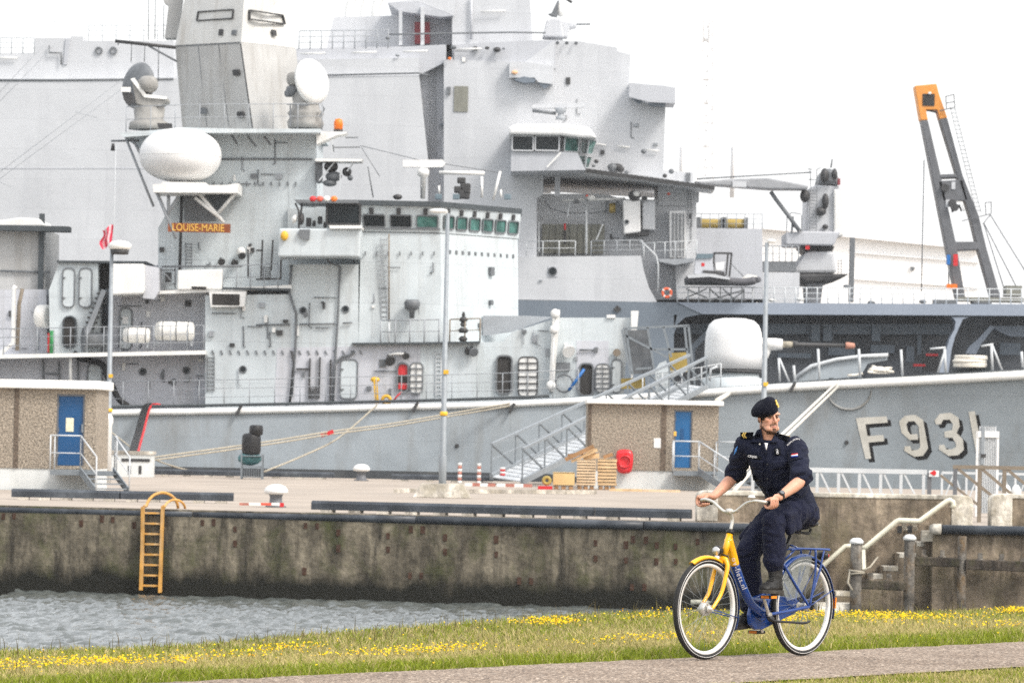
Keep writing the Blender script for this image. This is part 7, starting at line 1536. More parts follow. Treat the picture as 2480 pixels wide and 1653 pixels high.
def wheel(x, nm, spokes_ph):
    c = Vector((x, 0, .356)); mb = MB(); R = .331
    prof = [(R - .012, -.016), (R + .004, -.022), (R + .016, -.019), (R + .024, -.008), (R + .024, .008), (R + .016, .019), (R + .004, .022), (R - .012, .016)]
    n = 64
    def revolve(pr, mt, name, par, nn=n):
        mb = MB(); rings = [[c + Vector((r * math.cos(k * 2 * math.pi / nn), y, r * math.sin(k * 2 * math.pi / nn))) for r, y in pr] for k in range(nn)]
        mb.loft(rings, False, True); return mb.build(name, mt, par, local=True)
    w = revolve(prof, 'tyre', 'wheel', bike); w['label'] = nm
    revolve([(R - .034, -.006), (R - .030, -.014), (R - .012, -.0165), (R - .005, -.013), (R - .005, .013), (R - .012, .0165), (R - .030, .014), (R - .034, .006)], 'rim', 'rim', w)
    for s in (-1, 1): revolve([(R + .006, s * .0212), (R + .0098, s * .0208), (R + .0095, s * .0216), (R + .0062, s * .0221)], 'rim', 'reflective_band', w)
    mb = MB()
    for k in range(36):
        s = 1 if k % 2 else -1; a = k * 2 * math.pi / 36 + spokes_ph; off = (.9 if (k // 2) % 2 else -.9)
        mb.tube([c + Vector((.026 * math.cos(a + off), s * .030, .026 * math.sin(a + off))), c + Vector((.30 * math.cos(a), s * .004, .30 * math.sin(a)))], .0011, 4)
    o = mb.build('spokes', 'galv', w, local=True); o['kind'] = 'stuff'
    mb = MB(); mb.lathe([(.012, -.065), (.012, -.045), (.03, -.04), (.03, -.032), (.022, -.026), (.022, .026), (.03, .032), (.03, .04), (.012, .045), (.012, .065)], c, (0, 1, 0), 16); mb.build('hub', 'alloy', w, local=True)
    if nm.startswith('front'):
        mb = MB(); mb.lathe([(.032, -.03), (.047, -.028), (.047, .01), (.034, .014)], c, (0, 1, 0), 20); mb.build('drum_brake', 'alloy', w, local=True)
    return w
wheel(WB, 'front wheel with pale rim', .05); wheel(0, 'rear wheel with pale rim', .2)
def bt(name, pts, r, mt='bike_blue', n=10, sm=True, par=None):
    mb = MB(); P = bez(pts, 6) if sm and len(pts) > 2 else [Vector(p) for p in pts]
    if isinstance(r, list):
        m_ = len(P); r = [r[0] + (r[-1] - r[0]) * i / (m_ - 1) if len(r) == 2 else r[i] for i in range(m_)]
    mb.tube(P, r, n); return mb.build(name, mt, par or bike, local=True)
def arcf(cx, R, a0, a1, w, name, mt, th=.0):
    """mudguard: curved section swept round a wheel"""
    mb = MB(); rings = []; n = 26
    for k in range(n + 1):
        a = math.radians(a0 + (a1 - a0) * k / n); ca, sa = math.cos(a), math.sin(a); ring = []
        for y, d in ((-w, -.016), (-w * .6, .003), (0, .010), (w * .6, .003), (w, -.016), (w * .6, .0), (0, .007), (-w * .6, .0)): ring.append(Vector((cx + (R + d) * ca, y, .356 + (R + d) * sa)))
        rings.append(ring)
    mb.loft(rings, True); return mb.build(name, mt, bike, local=True)
def frame():
    ht, hb = Vector((.868, 0, .893)), Vector((.940, 0, .715)); d = (hb - ht).normalized(); BB = Vector((.47, 0, .305)); FH, RH = Vector((WB, 0, .356)), Vector((0, 0, .356))
    bt('head_tube', [ht, hb], .024, 'bike_yellow', 14, False)
    mb = MB(); mb.lathe([(.026, -.012), (.030, -.004), (.030, .010), (.024, .018)], ht, -d, 14); mb.build('headset', 'plastic_black', bike, local=True)
    dt = [L('S', 585, 440, 0), L('S', 622, 580, 0), L('S', 640, 665, 0)]; bt('down_tube_top', dt, [.031, .033], 'bike_yellow', 16)
    low = [L('S', 640, 665, 0), L('S', 675, 770, 0), L('S', 722, 890, 0), L('S', 772, 990, 0), L('S', 840, 1055, 0), Vector((.44, 0, .312))]; fr = bt('down_tube', low, [.033, .030], 'bike_blue', 16)
    bt('lower_brace', [L('S', 735, 905, 0), L('S', 785, 960, 0), L('S', 850, 972, 0), L('S', 935, 968, 0)], .017)
    sc_ = Vector((.10, 0, .945)); st_t = Vector((.245, 0, .70)); st = bt('seat_tube', [BB, Vector((.40, 0, .43)), Vector((.33, 0, .55)), st_t], .019); bt('seat_post', [Vector((.255, 0, .68)), Vector((.15, 0, .90))], .013, 'plastic_black')
    bt('frame_sticker', [Vector((.372, 0, .478)), Vector((.305, 0, .594))], .0200, 'sticker', 12, False)
    mb = MB(); mb.lathe([(.026, -.04), (.026, .04)], BB, (0, 1, 0), 16); mb.build('bottom_bracket', 'bike_blue', bike, local=True)
    for s in (-1, 1):
        bt('chain_stay', [BB + Vector((-.02, s * .03, 0)), Vector((.25, s * .05, .325)), RH + Vector((0, s * .062, 0))], .012); bt('seat_stay', [Vector((.27, s * .025, .665)), Vector((.16, s * .05, .52)), RH + Vector((.0, s * .062, .0))], .0105)
        bt('rack_leg', [RH + Vector((.0, s * .068, .01)), Vector((-.055, s * .07, .60)), Vector((-.06, s * .065, .765))], .009); bt('rack_leg', [Vector((-.03, s * .07, .48)), Vector((-.10, s * .07, .60)), Vector((-.17, s * .06, .755))], .007)
        bt('fork_blade', [hb + Vector((.012, s * .03, -.015)), hb + Vector((.018, s * .05, -.06)), Vector((.985, s * .056, .58)), Vector((1.035, s * .056, .46)), FH + Vector((0, s * .056, 0))], [.019, .012], 'bike_yellow', 10)
        bt('mudguard_stay', [FH + Vector((0, s * .06, 0)), Vector((WB - .345, s * .022, .29))], .004, sm=False); bt('mudguard_stay', [RH + Vector((0, s * .06, 0)), Vector((-.335, s * .024, .47))], .004, sm=False); bt('mudguard_stay', [RH + Vector((0, s * .06, 0)), Vector((-.20, s * .024, .655))], .004, sm=False)
    # fork crown
    mb = MB(); mb.ell(hb + Vector((.012, 0, -.012)), (.026, .05, .026), 14, 8); mb.build('fork_crown', 'bike_yellow', bike, local=True)
    arcf(WB, .368, 118, 62, .028, 'front_mudguard', 'bike_yellow'); arcf(WB, .368, 205, 124, .027, 'front_mudguard', 'bike_blue'); arcf(0, .370, 195, 20, .030, 'rear_mudguard', 'bike_blue')
    # rack
    for y in (-.055, 0, .055): bt('rack_rail', [Vector((.20, y * .7, .765)), Vector((.1, y, .775)), Vector((-.15, y, .768)), Vector((-.245, y, .762))], .0075 if y else .005)
    for x in (.1, -.06, -.16, -.245): bt('rack_bar', [Vector((x, -.056, .768)), Vector((x, .056, .768))], .007, sm=False)
    bt('rack_spring', [Vector((.12, -.05, .775)), Vector((.16, 0, .80)), Vector((.12, .05, .775))], .006); bt('rack_strut', [Vector((.245, 0, .68)), Vector((.16, .04, .765))], .008)
    mb = MB(); w = Vector((-.235, 0, .72)); mb.ell(w, (.035, .05, .03), 14, 8, pw=.7); tl = mb.build('tail_light', 'plastic_black', bike, local=True); mb = MB(); mb.ell(w + Vector((-.025, 0, .0)), (.018, .042, .025), 12, 7); mb.build('lens', 'red', tl, local=True)
    mb = MB(); a = math.radians(184); mb.obox((.372 * math.cos(a) - .004, 0, .356 + .372 * math.sin(a) + .045), (.006, 0, .0), (0, .024, 0), (-.004, 0, .04)); mb.build('rear_reflector', 'reflector', bike, local=True)
    # dress guard, chain case, ring lock
    for s in (-1, 1):
        mb = MB(); arc = [Vector((.366 * math.cos(math.radians(a)), s * .034, .356 + .366 * math.sin(math.radians(a)))) for a in range(30, 101, 7)]; inner = [Vector((.21, s * .05, .36)), Vector((.14, s * .055, .36)), Vector((.05, s * .06, .45))]
        P = arc + [Vector((.0, s * .05, .56)), Vector((.10, s * .055, .43)), Vector((.25, s * .05, .40))]; n = len(P); mb.add(P + [p + Vector((0, s * .002, 0)) for p in P], [tuple(range(n)), tuple(range(2 * n - 1, n - 1, -1))] + [(k, n + k, n + (k + 1) % n, (k + 1) % n) for k in range(n)]); mb.build('dress_guard', 'guard', bike, local=True)
    mb = MB(); cs = [(.575, .30), (.56, .235), (.50, .195), (.42, .195), (.05, .30), (-.02, .33), (-.03, .37), (.02, .41), (.40, .455), (.50, .435), (.55, .38)]; P = [Vector((x, -.068, z)) for x, z in cs]; n = len(P)
    mb.add(P + [p + Vector((0, .034, 0)) for p in P], [tuple(range(n)), tuple(range(2 * n - 1, n - 1, -1))] + [(k, n + k, n + (k + 1) % n, (k + 1) % n) for k in range(n)]); mb.build('chain_case', 'bike_blue', bike, local=True, bevel=.008)
    mb = MB(); mb.torus((.235, 0, .60), .055, .011, (.5, .86, .3), 20, 8); mb.build('ring_lock', 'plastic_black', bike, local=True)
    # cranks and pedals
    ca = Vector((.099, 0, .132))
    for s, lb in ((1, 'left crank'), (-1, 'right crank')):
        e = BB + ca * s + Vector((0, s * .075, 0)); cr = bt('crank', [BB + Vector((0, s * .052, 0)), BB + ca * s * .5 + Vector((0, s * .066, 0)), e], [.014, .011], 'alloy'); mb = MB(); mb.lathe([(.020, 0), (.018, .022)], BB + Vector((0, s * .05, 0)), (0, s, 0), 14); mb.build('crank_boss', 'chrome', cr, local=True)
        p = e + Vector((0, s * .052, 0)); mb = MB(); mb.box(p.x - .045, p.x + .045, p.y - .045, p.y + .045, p.z - .012, p.z + .012); pd = mb.build('pedal', 'plastic_black', cr, local=True, bevel=.004)
        for dx in (-1, 1): mb = MB(); mb.box(p.x + dx * .046 - .003, p.x + dx * .046 + .003, p.y - .032, p.y + .032, p.z - .009, p.z + .009); mb.build('pedal_reflector', 'reflector', cr, local=True)
        mb = MB(); mb.box(p.x - .032, p.x + .032, p.y + s * .0455, p.y + s * .0475, p.z - .009, p.z + .009); mb.build('pedal_reflector', 'reflector', cr, local=True)
    bt('kickstand', [L('S', 935, 1120, .07), L('S', 985, 1150, .085), L('S', 1120, 1160, .085), L('S', 1235, 1168, .085), L('S', 1285, 1152, .09)], .009, 'plastic_black'); mb = MB(); mb.ell(L('S', 950, 1130, .065), (.035, .02, .022), 10, 7); mb.build('stand_bracket', 'plastic_black', bike, local=True)
    # saddle
    mb = MB(); rings = []
    for x, w, z0, z1 in ((.245, .012, .945, .962), (.23, .025, .935, .972), (.15, .04, .925, .975), (.06, .075, .925, .978), (-.01, .105, .92, .985), (-.05, .10, .925, .985), (-.065, .07, .94, .975)):
        rings.append([Vector((x, w * math.cos(t), (z0 + z1) / 2 + (z1 - z0) / 2 * math.sin(t))) for t in np.linspace(0, 2 * math.pi, 14, endpoint=False)])
    mb.loft(rings, True); sd = mb.build('saddle', 'plastic_black', bike, local=True); 
    for s in (-1, 1): bt('saddle_spring', [Vector((-.02, s * .05, .92)), Vector((.0, s * .04, .885)), Vector((.12, s * .015, .90))], .01, 'plastic_black', par=sd)
    # stem, handlebar, light
    c = Vector((.879, 0, 1.043)); bt('stem', [ht + Vector((-.006, 0, .02)), Vector((.845, 0, .985)), c], .0125, 'alloy', 12); mb = MB(); mb.lathe([(.02, -.022), (.022, 0), (.02, .022)], c, (0, 1, 0), 14); mb.build('bar_clamp', 'alloy', bike, local=True)
    half = [(0, .05, 0), (.0, .10, .030), (-.002, .15, .062), (-.004, .21, .078), (-.018, .265, .076), (-.055, .292, .070)]
    P = [c + Vector((x, -y, z)) for x, y, z in reversed(half)] + [c] + [c + Vector((x, y, z)) for x, y, z in half]
    bt('handlebar', P, .0115, 'alloy', 12)
    for s in (-1, 1): bt('grip', [c + Vector((-.05, s * .290, .071)), c + Vector((-.12, s * .298, .062)), c + Vector((-.175, s * .300, .054))], .016, 'plastic_black')
    mb = MB(); w = c + Vector((-.006, .19, .10)); mb.lathe([(.027, 0), (.027, .008), (.018, .018), (.002, .022)], w, (0, 0, 1), 16); mb.build('bell', 'bell', bike, local=True)
    w = L('S', 488, 545, 0); mb = MB(); mb.lathe([(.014, -.05), (.032, -.034), (.038, .0), (.036, .012)], w, (1, .0, -.05), 18); hl = mb.build('headlight', 'plastic_black', bike, local=True); mb = MB(); mb.lathe([(.034, .010), (.031, .018), (.002, .024)], w, (1, 0, -.05), 18); mb.build('lens', 'chrome', hl, local=True); mb = MB(); mb.ell(w + Vector((.002, 0, -.045)), (.016, .02, .026), 10, 7); mb.build('reflector', 'bell', hl, local=True); bt('light_bracket', [w + Vector((-.03, 0, -.02)), Vector((.925, 0, .735))], .006, 'plastic_black', sm=False)
    mb = MB(); mb.torus(hb + Vector((-.004, 0, .012)), .027, .006, d, 18, 6); mb.build('cable_tie', 'plastic_black', bike, local=True)
    bt('cable', [Vector((.60, .035, .29)), Vector((.54, .04, .262)), Vector((.49, .04, .275))], .003, 'plastic_black')
    # lettering down the tube: each glyph laid on the tube's camera side
    path = bez([L('S', 620, 590, 0), L('S', 640, 665, 0), L('S', 675, 770, 0), L('S', 722, 890, 0)], 40)
    Ls = [0]
    for i in range(len(path) - 1): Ls.append(Ls[-1] + (path[i + 1] - path[i]).length)
    s = .0
    eyel = Matrix.Rotation(-BRZ, 3, 'Z') @ (EYE - RC_)
    for ch, wd in zip('ov-fiets.nl', (.034, .034, .02, .019, .014, .033, .021, .028, .014, .032, .015)):
        mid = s + wd / 2; i = max(j for j in range(len(Ls)) if Ls[j] <= mid); i = min(i, len(path) - 2); p = path[i]; tdir = (path[i + 1] - path[i]).normalized(); out = (eyel - p); out = (out - tdir * out.dot(tdir)).normalized()
        up = out.cross(tdir); mw = Matrix(((tdir.x, up.x, out.x, 0), (tdir.y, up.y, out.y, 0), (tdir.z, up.z, out.z, 0), (0, 0, 0, 1))); pos = p + out * .0330 + up * .006; mw = Matrix.Translation(pos) @ mw
        text_on('lettering', ch, .054, 'white', bike, mw, .0006, local=True); s += wd
frame()
# ================================================================== rider
def cloth_mat(name, col, sheen=.03):
    mt = mat(name, col, .85, var=.14, scale=18, bump=.0012, bscale=500, sheen=sheen, spec=.2); return mt
cloth_mat('navy', (.010, .0125, .028)); cloth_mat('navy_trousers', (.0095, .0115, .028)); cloth_mat('beret', (.0045, .0055, .012), .0); cloth_mat('navy_patch', (.004, .005, .009), .0)
mat('boot_black', (.009, .0085, .008), .6, var=.45, scale=25, bump=.002, bscale=80); mat('sole', (.035, .032, .028), .8, var=.5, scale=30); mat('lace', (.02, .02, .02), .6, var=.1); mat('gold_thread', (.75, .52, .12), .5, var=.2, scale=90); mat('tee', (.80, .80, .82), .8, var=.03)
mat('eye_dark', (.012, .008, .006), .25, var=0); mat('eye_white', (.28, .22, .20), .3, var=0); mat('brow', (.03, .016, .010), .8, var=.3, scale=200); mat('flag_b', (.01, .05, .35), .6, var=0); mat('patch_blue', (.05, .22, .60), .6, var=.15, scale=80)
vmat('skin', .5, .4, sub=.06, bump=.0006, bscale=220)
rider = thing('person', RC_, 'man in dark navy uniform and beret riding the bicycle, looking to his left', 'person', rz=BRZ)
V3 = Vector
def ringe(c, a, b, n=20): c, a, b = V3(c), V3(a), V3(b); return [c + a * math.cos(k * 2 * math.pi / n) + b * math.sin(k * 2 * math.pi / n) for k in range(n)]
def chain(mb, pts, rs, n=14, sub=4):
    """round ended tapered limb through joints"""
    P = bez(pts, sub); R = []
    for i in range(len(pts) - 1):
        for k in range(sub): R.append(rs[i] + (rs[i + 1] - rs[i]) * k / sub)
    R.append(rs[-1]); mb.tube(P, R, n); mb.ell(pts[0], (rs[0],) * 3, n, 8); mb.ell(pts[-1], (rs[-1],) * 3, n, 8)
def remesh(mb, voxel, smooth=4):
    me = bpy.data.meshes.new('tmp'); me.from_pydata(mb.v, [], mb.f); o = bpy.data.objects.new('tmp', me); COL.objects.link(o)
    bm = bmesh.new(); bm.from_mesh(me); bmesh.ops.recalc_face_normals(bm, faces=bm.faces); bm.to_mesh(me); bm.free()
    r = o.modifiers.new('r', 'REMESH'); r.mode = 'VOXEL'; r.voxel_size = voxel
    if smooth: s = o.modifiers.new('s', 'SMOOTH'); s.factor = .5; s.iterations = smooth
    dg = bpy.context.evaluated_depsgraph_get(); out = bpy.data.meshes.new_from_object(o.evaluated_get(dg)); bpy.data.objects.remove(o)
    out.polygons.foreach_set('use_smooth', [True] * len(out.polygons)); return out
def wrinkle(me, fn):
    me.update(); nv = [v.normal.copy() for v in me.vertices]
    for v, n_ in zip(me.vertices, nv): v.co = v.co + n_ * fn(v.co)
    me.update()
def obj_of(name, me, mt, parent):
    me.materials.clear(); me.materials.append(M[mt]); o = lk(bpy.data.objects.new(name, me)); return attach(o, parent, True)
# joints, in the bicycle's own frame (x forward, y left)
hipL, hipR = V3((.17, .095, 1.045)), V3((.17, -.095, 1.045)); knL, knR = V3((.545, .125, .955)), V3((.510, -.115, .745)); anL, anR = V3((.500, .128, .585)), V3((.425, -.135, .335))
shL, shR = V3((.335, .165, 1.497)), V3((.495, -.165, 1.508)); elL, elR = V3((.455, .315, 1.275)), V3((.405, -.330, 1.290)); wrL, wrR = V3((.712, .312, 1.152)), V3((.668, -.308, 1.142))
gL, gR = V3((.775, .298, 1.107)), V3((.775, -.298, 1.107))
SL = (shL - shR).normalized(); CF = V3((SL.y, -SL.x, 0))          # shoulder line and chest direction
HC = V3((.470, .020, 1.712)); hf = V3((.40, .915, -.03)).normalized(); hs = V3((0, 0, 1)).cross(hf).normalized(); hu = hf.cross(hs).normalized(); hu = (hu - hs * .05).normalized(); hs = hu.cross(hf).normalized()
K_ = .93
def H(s, f, u): return HC + (hs * s + hf * f + hu * u) * K_
HR = Matrix((hs, hf, hu)).transposed()
def he(mb, s, f, u, rs, rf, ru, n=18, m_=12): mb.ell(H(s, f, u), (rs * K_, rf * K_, ru * K_), n, m_, HR)
def body():
    mb = MB()
    # head
    he(mb, 0, -.008, .035, .075, .094, .100, 24, 16); he(mb, 0, .022, -.045, .060, .070, .078, 20, 14); he(mb, 0, .068, -.100, .027, .026, .022); he(mb, .03, .045, -.082, .030, .045, .028); he(mb, -.03, .045, -.082, .030, .045, .028)
    for s in (-1, 1): he(mb, s * .041, .056, -.012, .024, .020, .022); he(mb, s * .034, .076, .030, .030, .014, .010); he(mb, s * .078, -.008, -.006, .009, .020, .034); he(mb, s * .0125, .098, -.031, .0075, .010, .007)
    mb.tube([H(0, .086, .022), H(0, .100, -.002), H(0, .116, -.024)], [.007, .008, .0105], 10); he(mb, 0, .112, -.028, .0105, .011, .009)
    he(mb, 0, .089, -.060, .022, .008, .0045); he(mb, 0, .088, -.0685, .018, .008, .005); he(mb, 0, .083, -.082, .02, .012, .01)
    # neck and trunk
    chain(mb, [V3((.425, 0, 1.50)), V3((.445, .003, 1.585)), V3((.463, .012, 1.66))], [.068, .060, .062], 18)
    mb.loft([ringe((.17, 0, 1.0), (0, .13, 0), (.09, 0, .03)), ringe((.21, 0, 1.12), (0, .125, 0), (.09, 0, -.02)), ringe((.33, 0, 1.34), SL * .15, CF * .10), ringe((.40, 0, 1.50), SL * .15, CF * .085), ringe((.43, 0, 1.56), SL * .07, CF * .06)])
    for sh, el, wr in ((shL, elL, wrL), (shR, elR, wrR)):
        chain(mb, [sh, sh.lerp(el, .55), el], [.05, .046, .041]); mid = el.lerp(wr, .35) + V3((0, 0, -.004)); chain(mb, [el, mid, wr], [.043, .0445, .0275], 16)
    for hp, kn, an in ((hipL, knL, anL), (hipR, knR, anR)): chain(mb, [hp, kn, an], [.07, .04, .028])
    # palms
    for s, g, wr in ((1, gL, wrL), (-1, gR, wrR)):
        k1, k2 = g + V3((.052, s * .026, .030)), g + V3((-.024, s * .034, .030)); mb.loft([ringe(wr, (0, s * .016, 0) if False else V3((.5, s * .2, .84)).normalized() * .026, V3((-.3, s * .9, 0)).normalized() * .018, 12), ringe((wr + (k1 + k2) / 2) / 2 + V3((0, s * .006, .006)), V3((.75, 0, .55)).normalized() * .040, V3((-.3, s * .85, .4)).normalized() * .017, 12), ringe((k1 + k2) / 2, V3((1, 0, .05)) * .043, V3((0, s * .7, .7)).normalized() * .015, 12)])
        mb.ell((k1 + k2) / 2 + V3((0, 0, -.004)), (.046, .018, .017), 14, 8)
    me = remesh(mb, .0042, 3)
    # separate fingers, curled round the grips
    fb = MB()
    for s, g in ((1, gL), (-1, gR)):
        for i, (dx, ln, r) in enumerate(((.058, 1.0, .0092), (.034, 1.06, .0096), (.010, 1.0, .0092), (-.013, .86, .0082))):
            dx += .0; q = lambda y, z: g + V3((dx, s * y, z)); pts = [q(.024, .034), q(.036, .018), q(.036, -.010), q(.020, -.030 * ln), q(-.006, -.030 * ln), q(-.020, -.016)]
            P = bez(pts, 4); fb.tube(P, [r * (1.12 - .3 * t / (len(P) - 1)) * (1 + .10 * math.cos(t / (len(P) - 1) * 12.5)) for t in range(len(P))], 10); fb.ell(P[0], (r * 1.1,) * 3, 10, 6); fb.ell(P[-1], (r * .8,) * 3, 10, 6)
        tp = [g + V3((-.035, s * .012, .036)), g + V3((.0, -s * .008, .034)), g + V3((.038, -s * .022, .022)), g + V3((.058, -s * .024, .006))]; P = bez(tp, 4); fb.tube(P, [.0135 - .0045 * t / (len(P) - 1) for t in range(len(P))], 10); fb.ell(P[-1], (.009,) * 3, 10, 6)
    bm = bmesh.new(); bm.from_mesh(me); t2 = bpy.data.meshes.new('t2'); t2.from_pydata(fb.v, [], fb.f); t2.polygons.foreach_set('use_smooth', [True] * len(t2.polygons)); bm.from_mesh(t2); bm.to_mesh(me); bm.free(); me.update()
    # colours of skin, beard, lips, hair
    base = np.array((.60, .315, .215)); beard = np.array((.045, .024, .015)); lip = np.array((.47, .20, .16)); hair = np.array((.022, .012, .008)); red = np.array((.62, .25, .17))
    n = len(me.vertices); col = np.ones((n, 4), np.float32); hm = HR.transposed()
    for i, v in enumerate(me.vertices):
        p = v.co; c = base * (1 + .10 * noise.noise(p * 30)); r = hm @ (p - HC) / K_; s, f, u = r; a = abs(s)
        if r.length < .19 and p.z > 1.57:
            j = noise.noise(p * 260) * .5 + .5
            if f > .02: w = max(0, 1 - math.hypot(a - .042, u + .022) / .03) + max(0, 1 - math.hypot(s, u + .024) / .022); c = c * (1 - .4 * min(1, w)) + red * .4 * min(1, w)
            jaw = -.070 - .042 * min(1, max(0, f / .07))       # lower jaw edge
            d = 0
            if f > -.014: d = max(0, min(1, (jaw + .021 - u) / .010)) * (.78 + .22 * j) * (.25 if (f < .03 and u < jaw - .014) else 1)
            if -.014 < f < .006 and -.075 < u < -.01 and a > .05: d = max(d, .8)
            if f > .07 and -.0555 < u < -.043 and a < .028: d = max(d, .92 * (.7 + .3 * j))
            if f > .065 and -.085 < u < -.045 and .025 < a < .033: d = max(d, .7)
            if f > .07 and a < .016 and u < -.078: d = max(d, .9)
            if r.z < -.128: d *= .2
            c = c * (1 - d) + beard * d
            if f > .075 and a < .019 and -.0735 < u < -.0575: c = lip
            if f < .045 and a > .045 and u > -.018 and not (a > .076 and -.03 < u): c = hair
            if f < -.03 and u > -.05: c = hair
            if f > .05 and u > .062: c = c * .96
        col[i, :3] = c
    at = me.color_attributes.new('Col', 'FLOAT_COLOR', 'POINT'); at.data.foreach_set('color', col.ravel())
    b = obj_of('body', me, 'skin', rider)
    # eyes, brows
    for s in (-1, 1):
        mb = MB(); he(mb, s * .031, .0775, .004, .0125, .006, .0034, 12, 8); e = mb.build('eye', 'eye_white', b, local=True); mb = MB(); he(mb, s * .031 + .003, .0805, .004, .0055, .0048, .0038, 10, 6); mb.build('iris', 'eye_dark', e, local=True)
        mb = MB(); mb.tube([H(s * .045, .073, .007), H(s * .031, .0835, .0085), H(s * .018, .081, .005)], [.002, .003, .002], 6); mb.build('eyelid', 'brow', b, local=True)
        mb = MB(); mb.tube([H(s * .050, .075, .020), H(s * .034, .088, .024), H(s * .014, .0895, .0175)], [.0022, .0038, .0036], 8); mb.build('eyebrow', 'brow', b, local=True)
    return b
BODY = body()
def fold(p, k, a): return a * (1 - 2 * abs(noise.noise(p * k)))
def shirt():
    mb = MB()
    rows = [((.130, 0, .990), .182, .150, 0), ((.135, 0, 1.04), .180, .152, 0), ((.155, 0, 1.10), .174, .148, .15), ((.205, 0, 1.18), .166, .138, .4), ((.29, 0, 1.27), .178, .132, .8), ((.34, 0, 1.36), .190, .132, 1), ((.38, 0, 1.44), .196, .124, 1), ((.405, 0, 1.50), .185, .108, 1), ((.422, 0, 1.545), .14, .088, 1), ((.432, 0, 1.575), .085, .074, 1)]
    rings = []
    for c, w, d, t in rows:
        lat = (V3((0, 1, 0)) * (1 - t) + SL * t).normalized(); fw = V3((lat.y, -lat.x, 0)); tilt = V3((0, 0, -.35)) * d; rings.append(ringe(c, lat * w, fw * d + tilt, 28))
    mb.loft(rings)
    for sh, el, wr in ((shL, elL, wrL), (shR, elR, wrR)):
        e = sh.lerp(el, .93); chain(mb, [sh + (V3((.40, 0, 1.45)) - sh) * .25, sh, sh.lerp(e, .5), e], [.080, .077, .069, .064], 18)
        d = (el - sh).normalized(); q = sh.lerp(el, .90); mb.tube([q - d * .042, q - d * .030, q + d * .018, q + d * .030], [.064, .073, .075, .066], 18)
    me = remesh(mb, .0062, 3)
    def fn(p):
        sl = max(0, abs(p.y) - .17) * 8; w = noise.noise(V3((p.x * 5, p.y * 7, p.z * 11)) + V3((3, 1, 2))); d = fold(V3((p.x + p.z * .5, p.y * .8 - p.z * .4, p.z * .8)), 9, .0085); e = fold(p + V3((5, 0, 0)), 22, .004)
        low = max(0, min(1, (1.16 - p.z) / .14)); return d + e + .008 * w + low * .009 * math.sin(p.z * 95 + 6 * noise.noise(p * 6)) + .004 * min(1, sl) * math.sin(p.z * 120 + p.x * 60 + 5 * noise.noise(p * 9))
    wrinkle(me, fn); return obj_of('shirt', me, 'navy', rider)
SHIRT = shirt()
def trousers():
    mb = MB(); rows = [((.11, 0, .955), .155, .125), ((.11, 0, 1.0), .185, .165), ((.13, 0, 1.06), .180, .150), ((.15, 0, 1.10), .165, .13)]
    mb.loft([ringe(c, (0, w, 0), (d, 0, 0), 24) for c, w, d in rows]); mb.ell((.075, 0, 1.025), (.13, .165, .115), 20, 12)
    for s, hp, kn, an in ((1, hipL, knL, anL), (-1, hipR, knR, anR)):
        mid = hp.lerp(kn, .5) + V3((0, s * .005, .008)); sh = kn.lerp(an, .45) + V3((-.018, 0, 0)); end = kn.lerp(an, .74 if s > 0 else .93)
        chain(mb, [hp, mid, kn], [.103, .091, .078], 20); chain(mb, [kn, sh, end], [.078, .075, .070], 20)
        pk = hp.lerp(kn, .62) + V3((-.01, s * .088, -.01)); d = (kn - hp).normalized(); mb.obox(pk, d * .085, V3((0, .016, 0)), d.cross(V3((0, 1, 0))) * .075)
    me = remesh(mb, .0066, 4)
    def fn(p):
        d = fold(V3((p.x * .9, p.y * .7, p.z * .45)), 13, .010); e = fold(p, 26, .004); kn = 0
        for k in (knL, knR):
            r = (p - k).length; kn += math.exp(-(r / .12) ** 2) * .0055 * math.sin(70 * (p.z + .6 * p.x) + 7 * noise.noise(p * 7))
        hem = 0
        for a in (anL, anR): r = (p - a).length; hem += math.exp(-(r / .13) ** 2) * .006 * math.sin(p.z * 75 + 5 * noise.noise(p * 8))
        hipc = math.exp(-((p - V3((.25, .1, 1.06))).length / .16) ** 2) * .007 * math.sin(80 * (p.x - .3 * p.z) + 6 * noise.noise(p * 6)); return d + e + kn + hem + hipc
    wrinkle(me, fn); return obj_of('trousers', me, 'navy_trousers', rider)
TROUS = trousers()
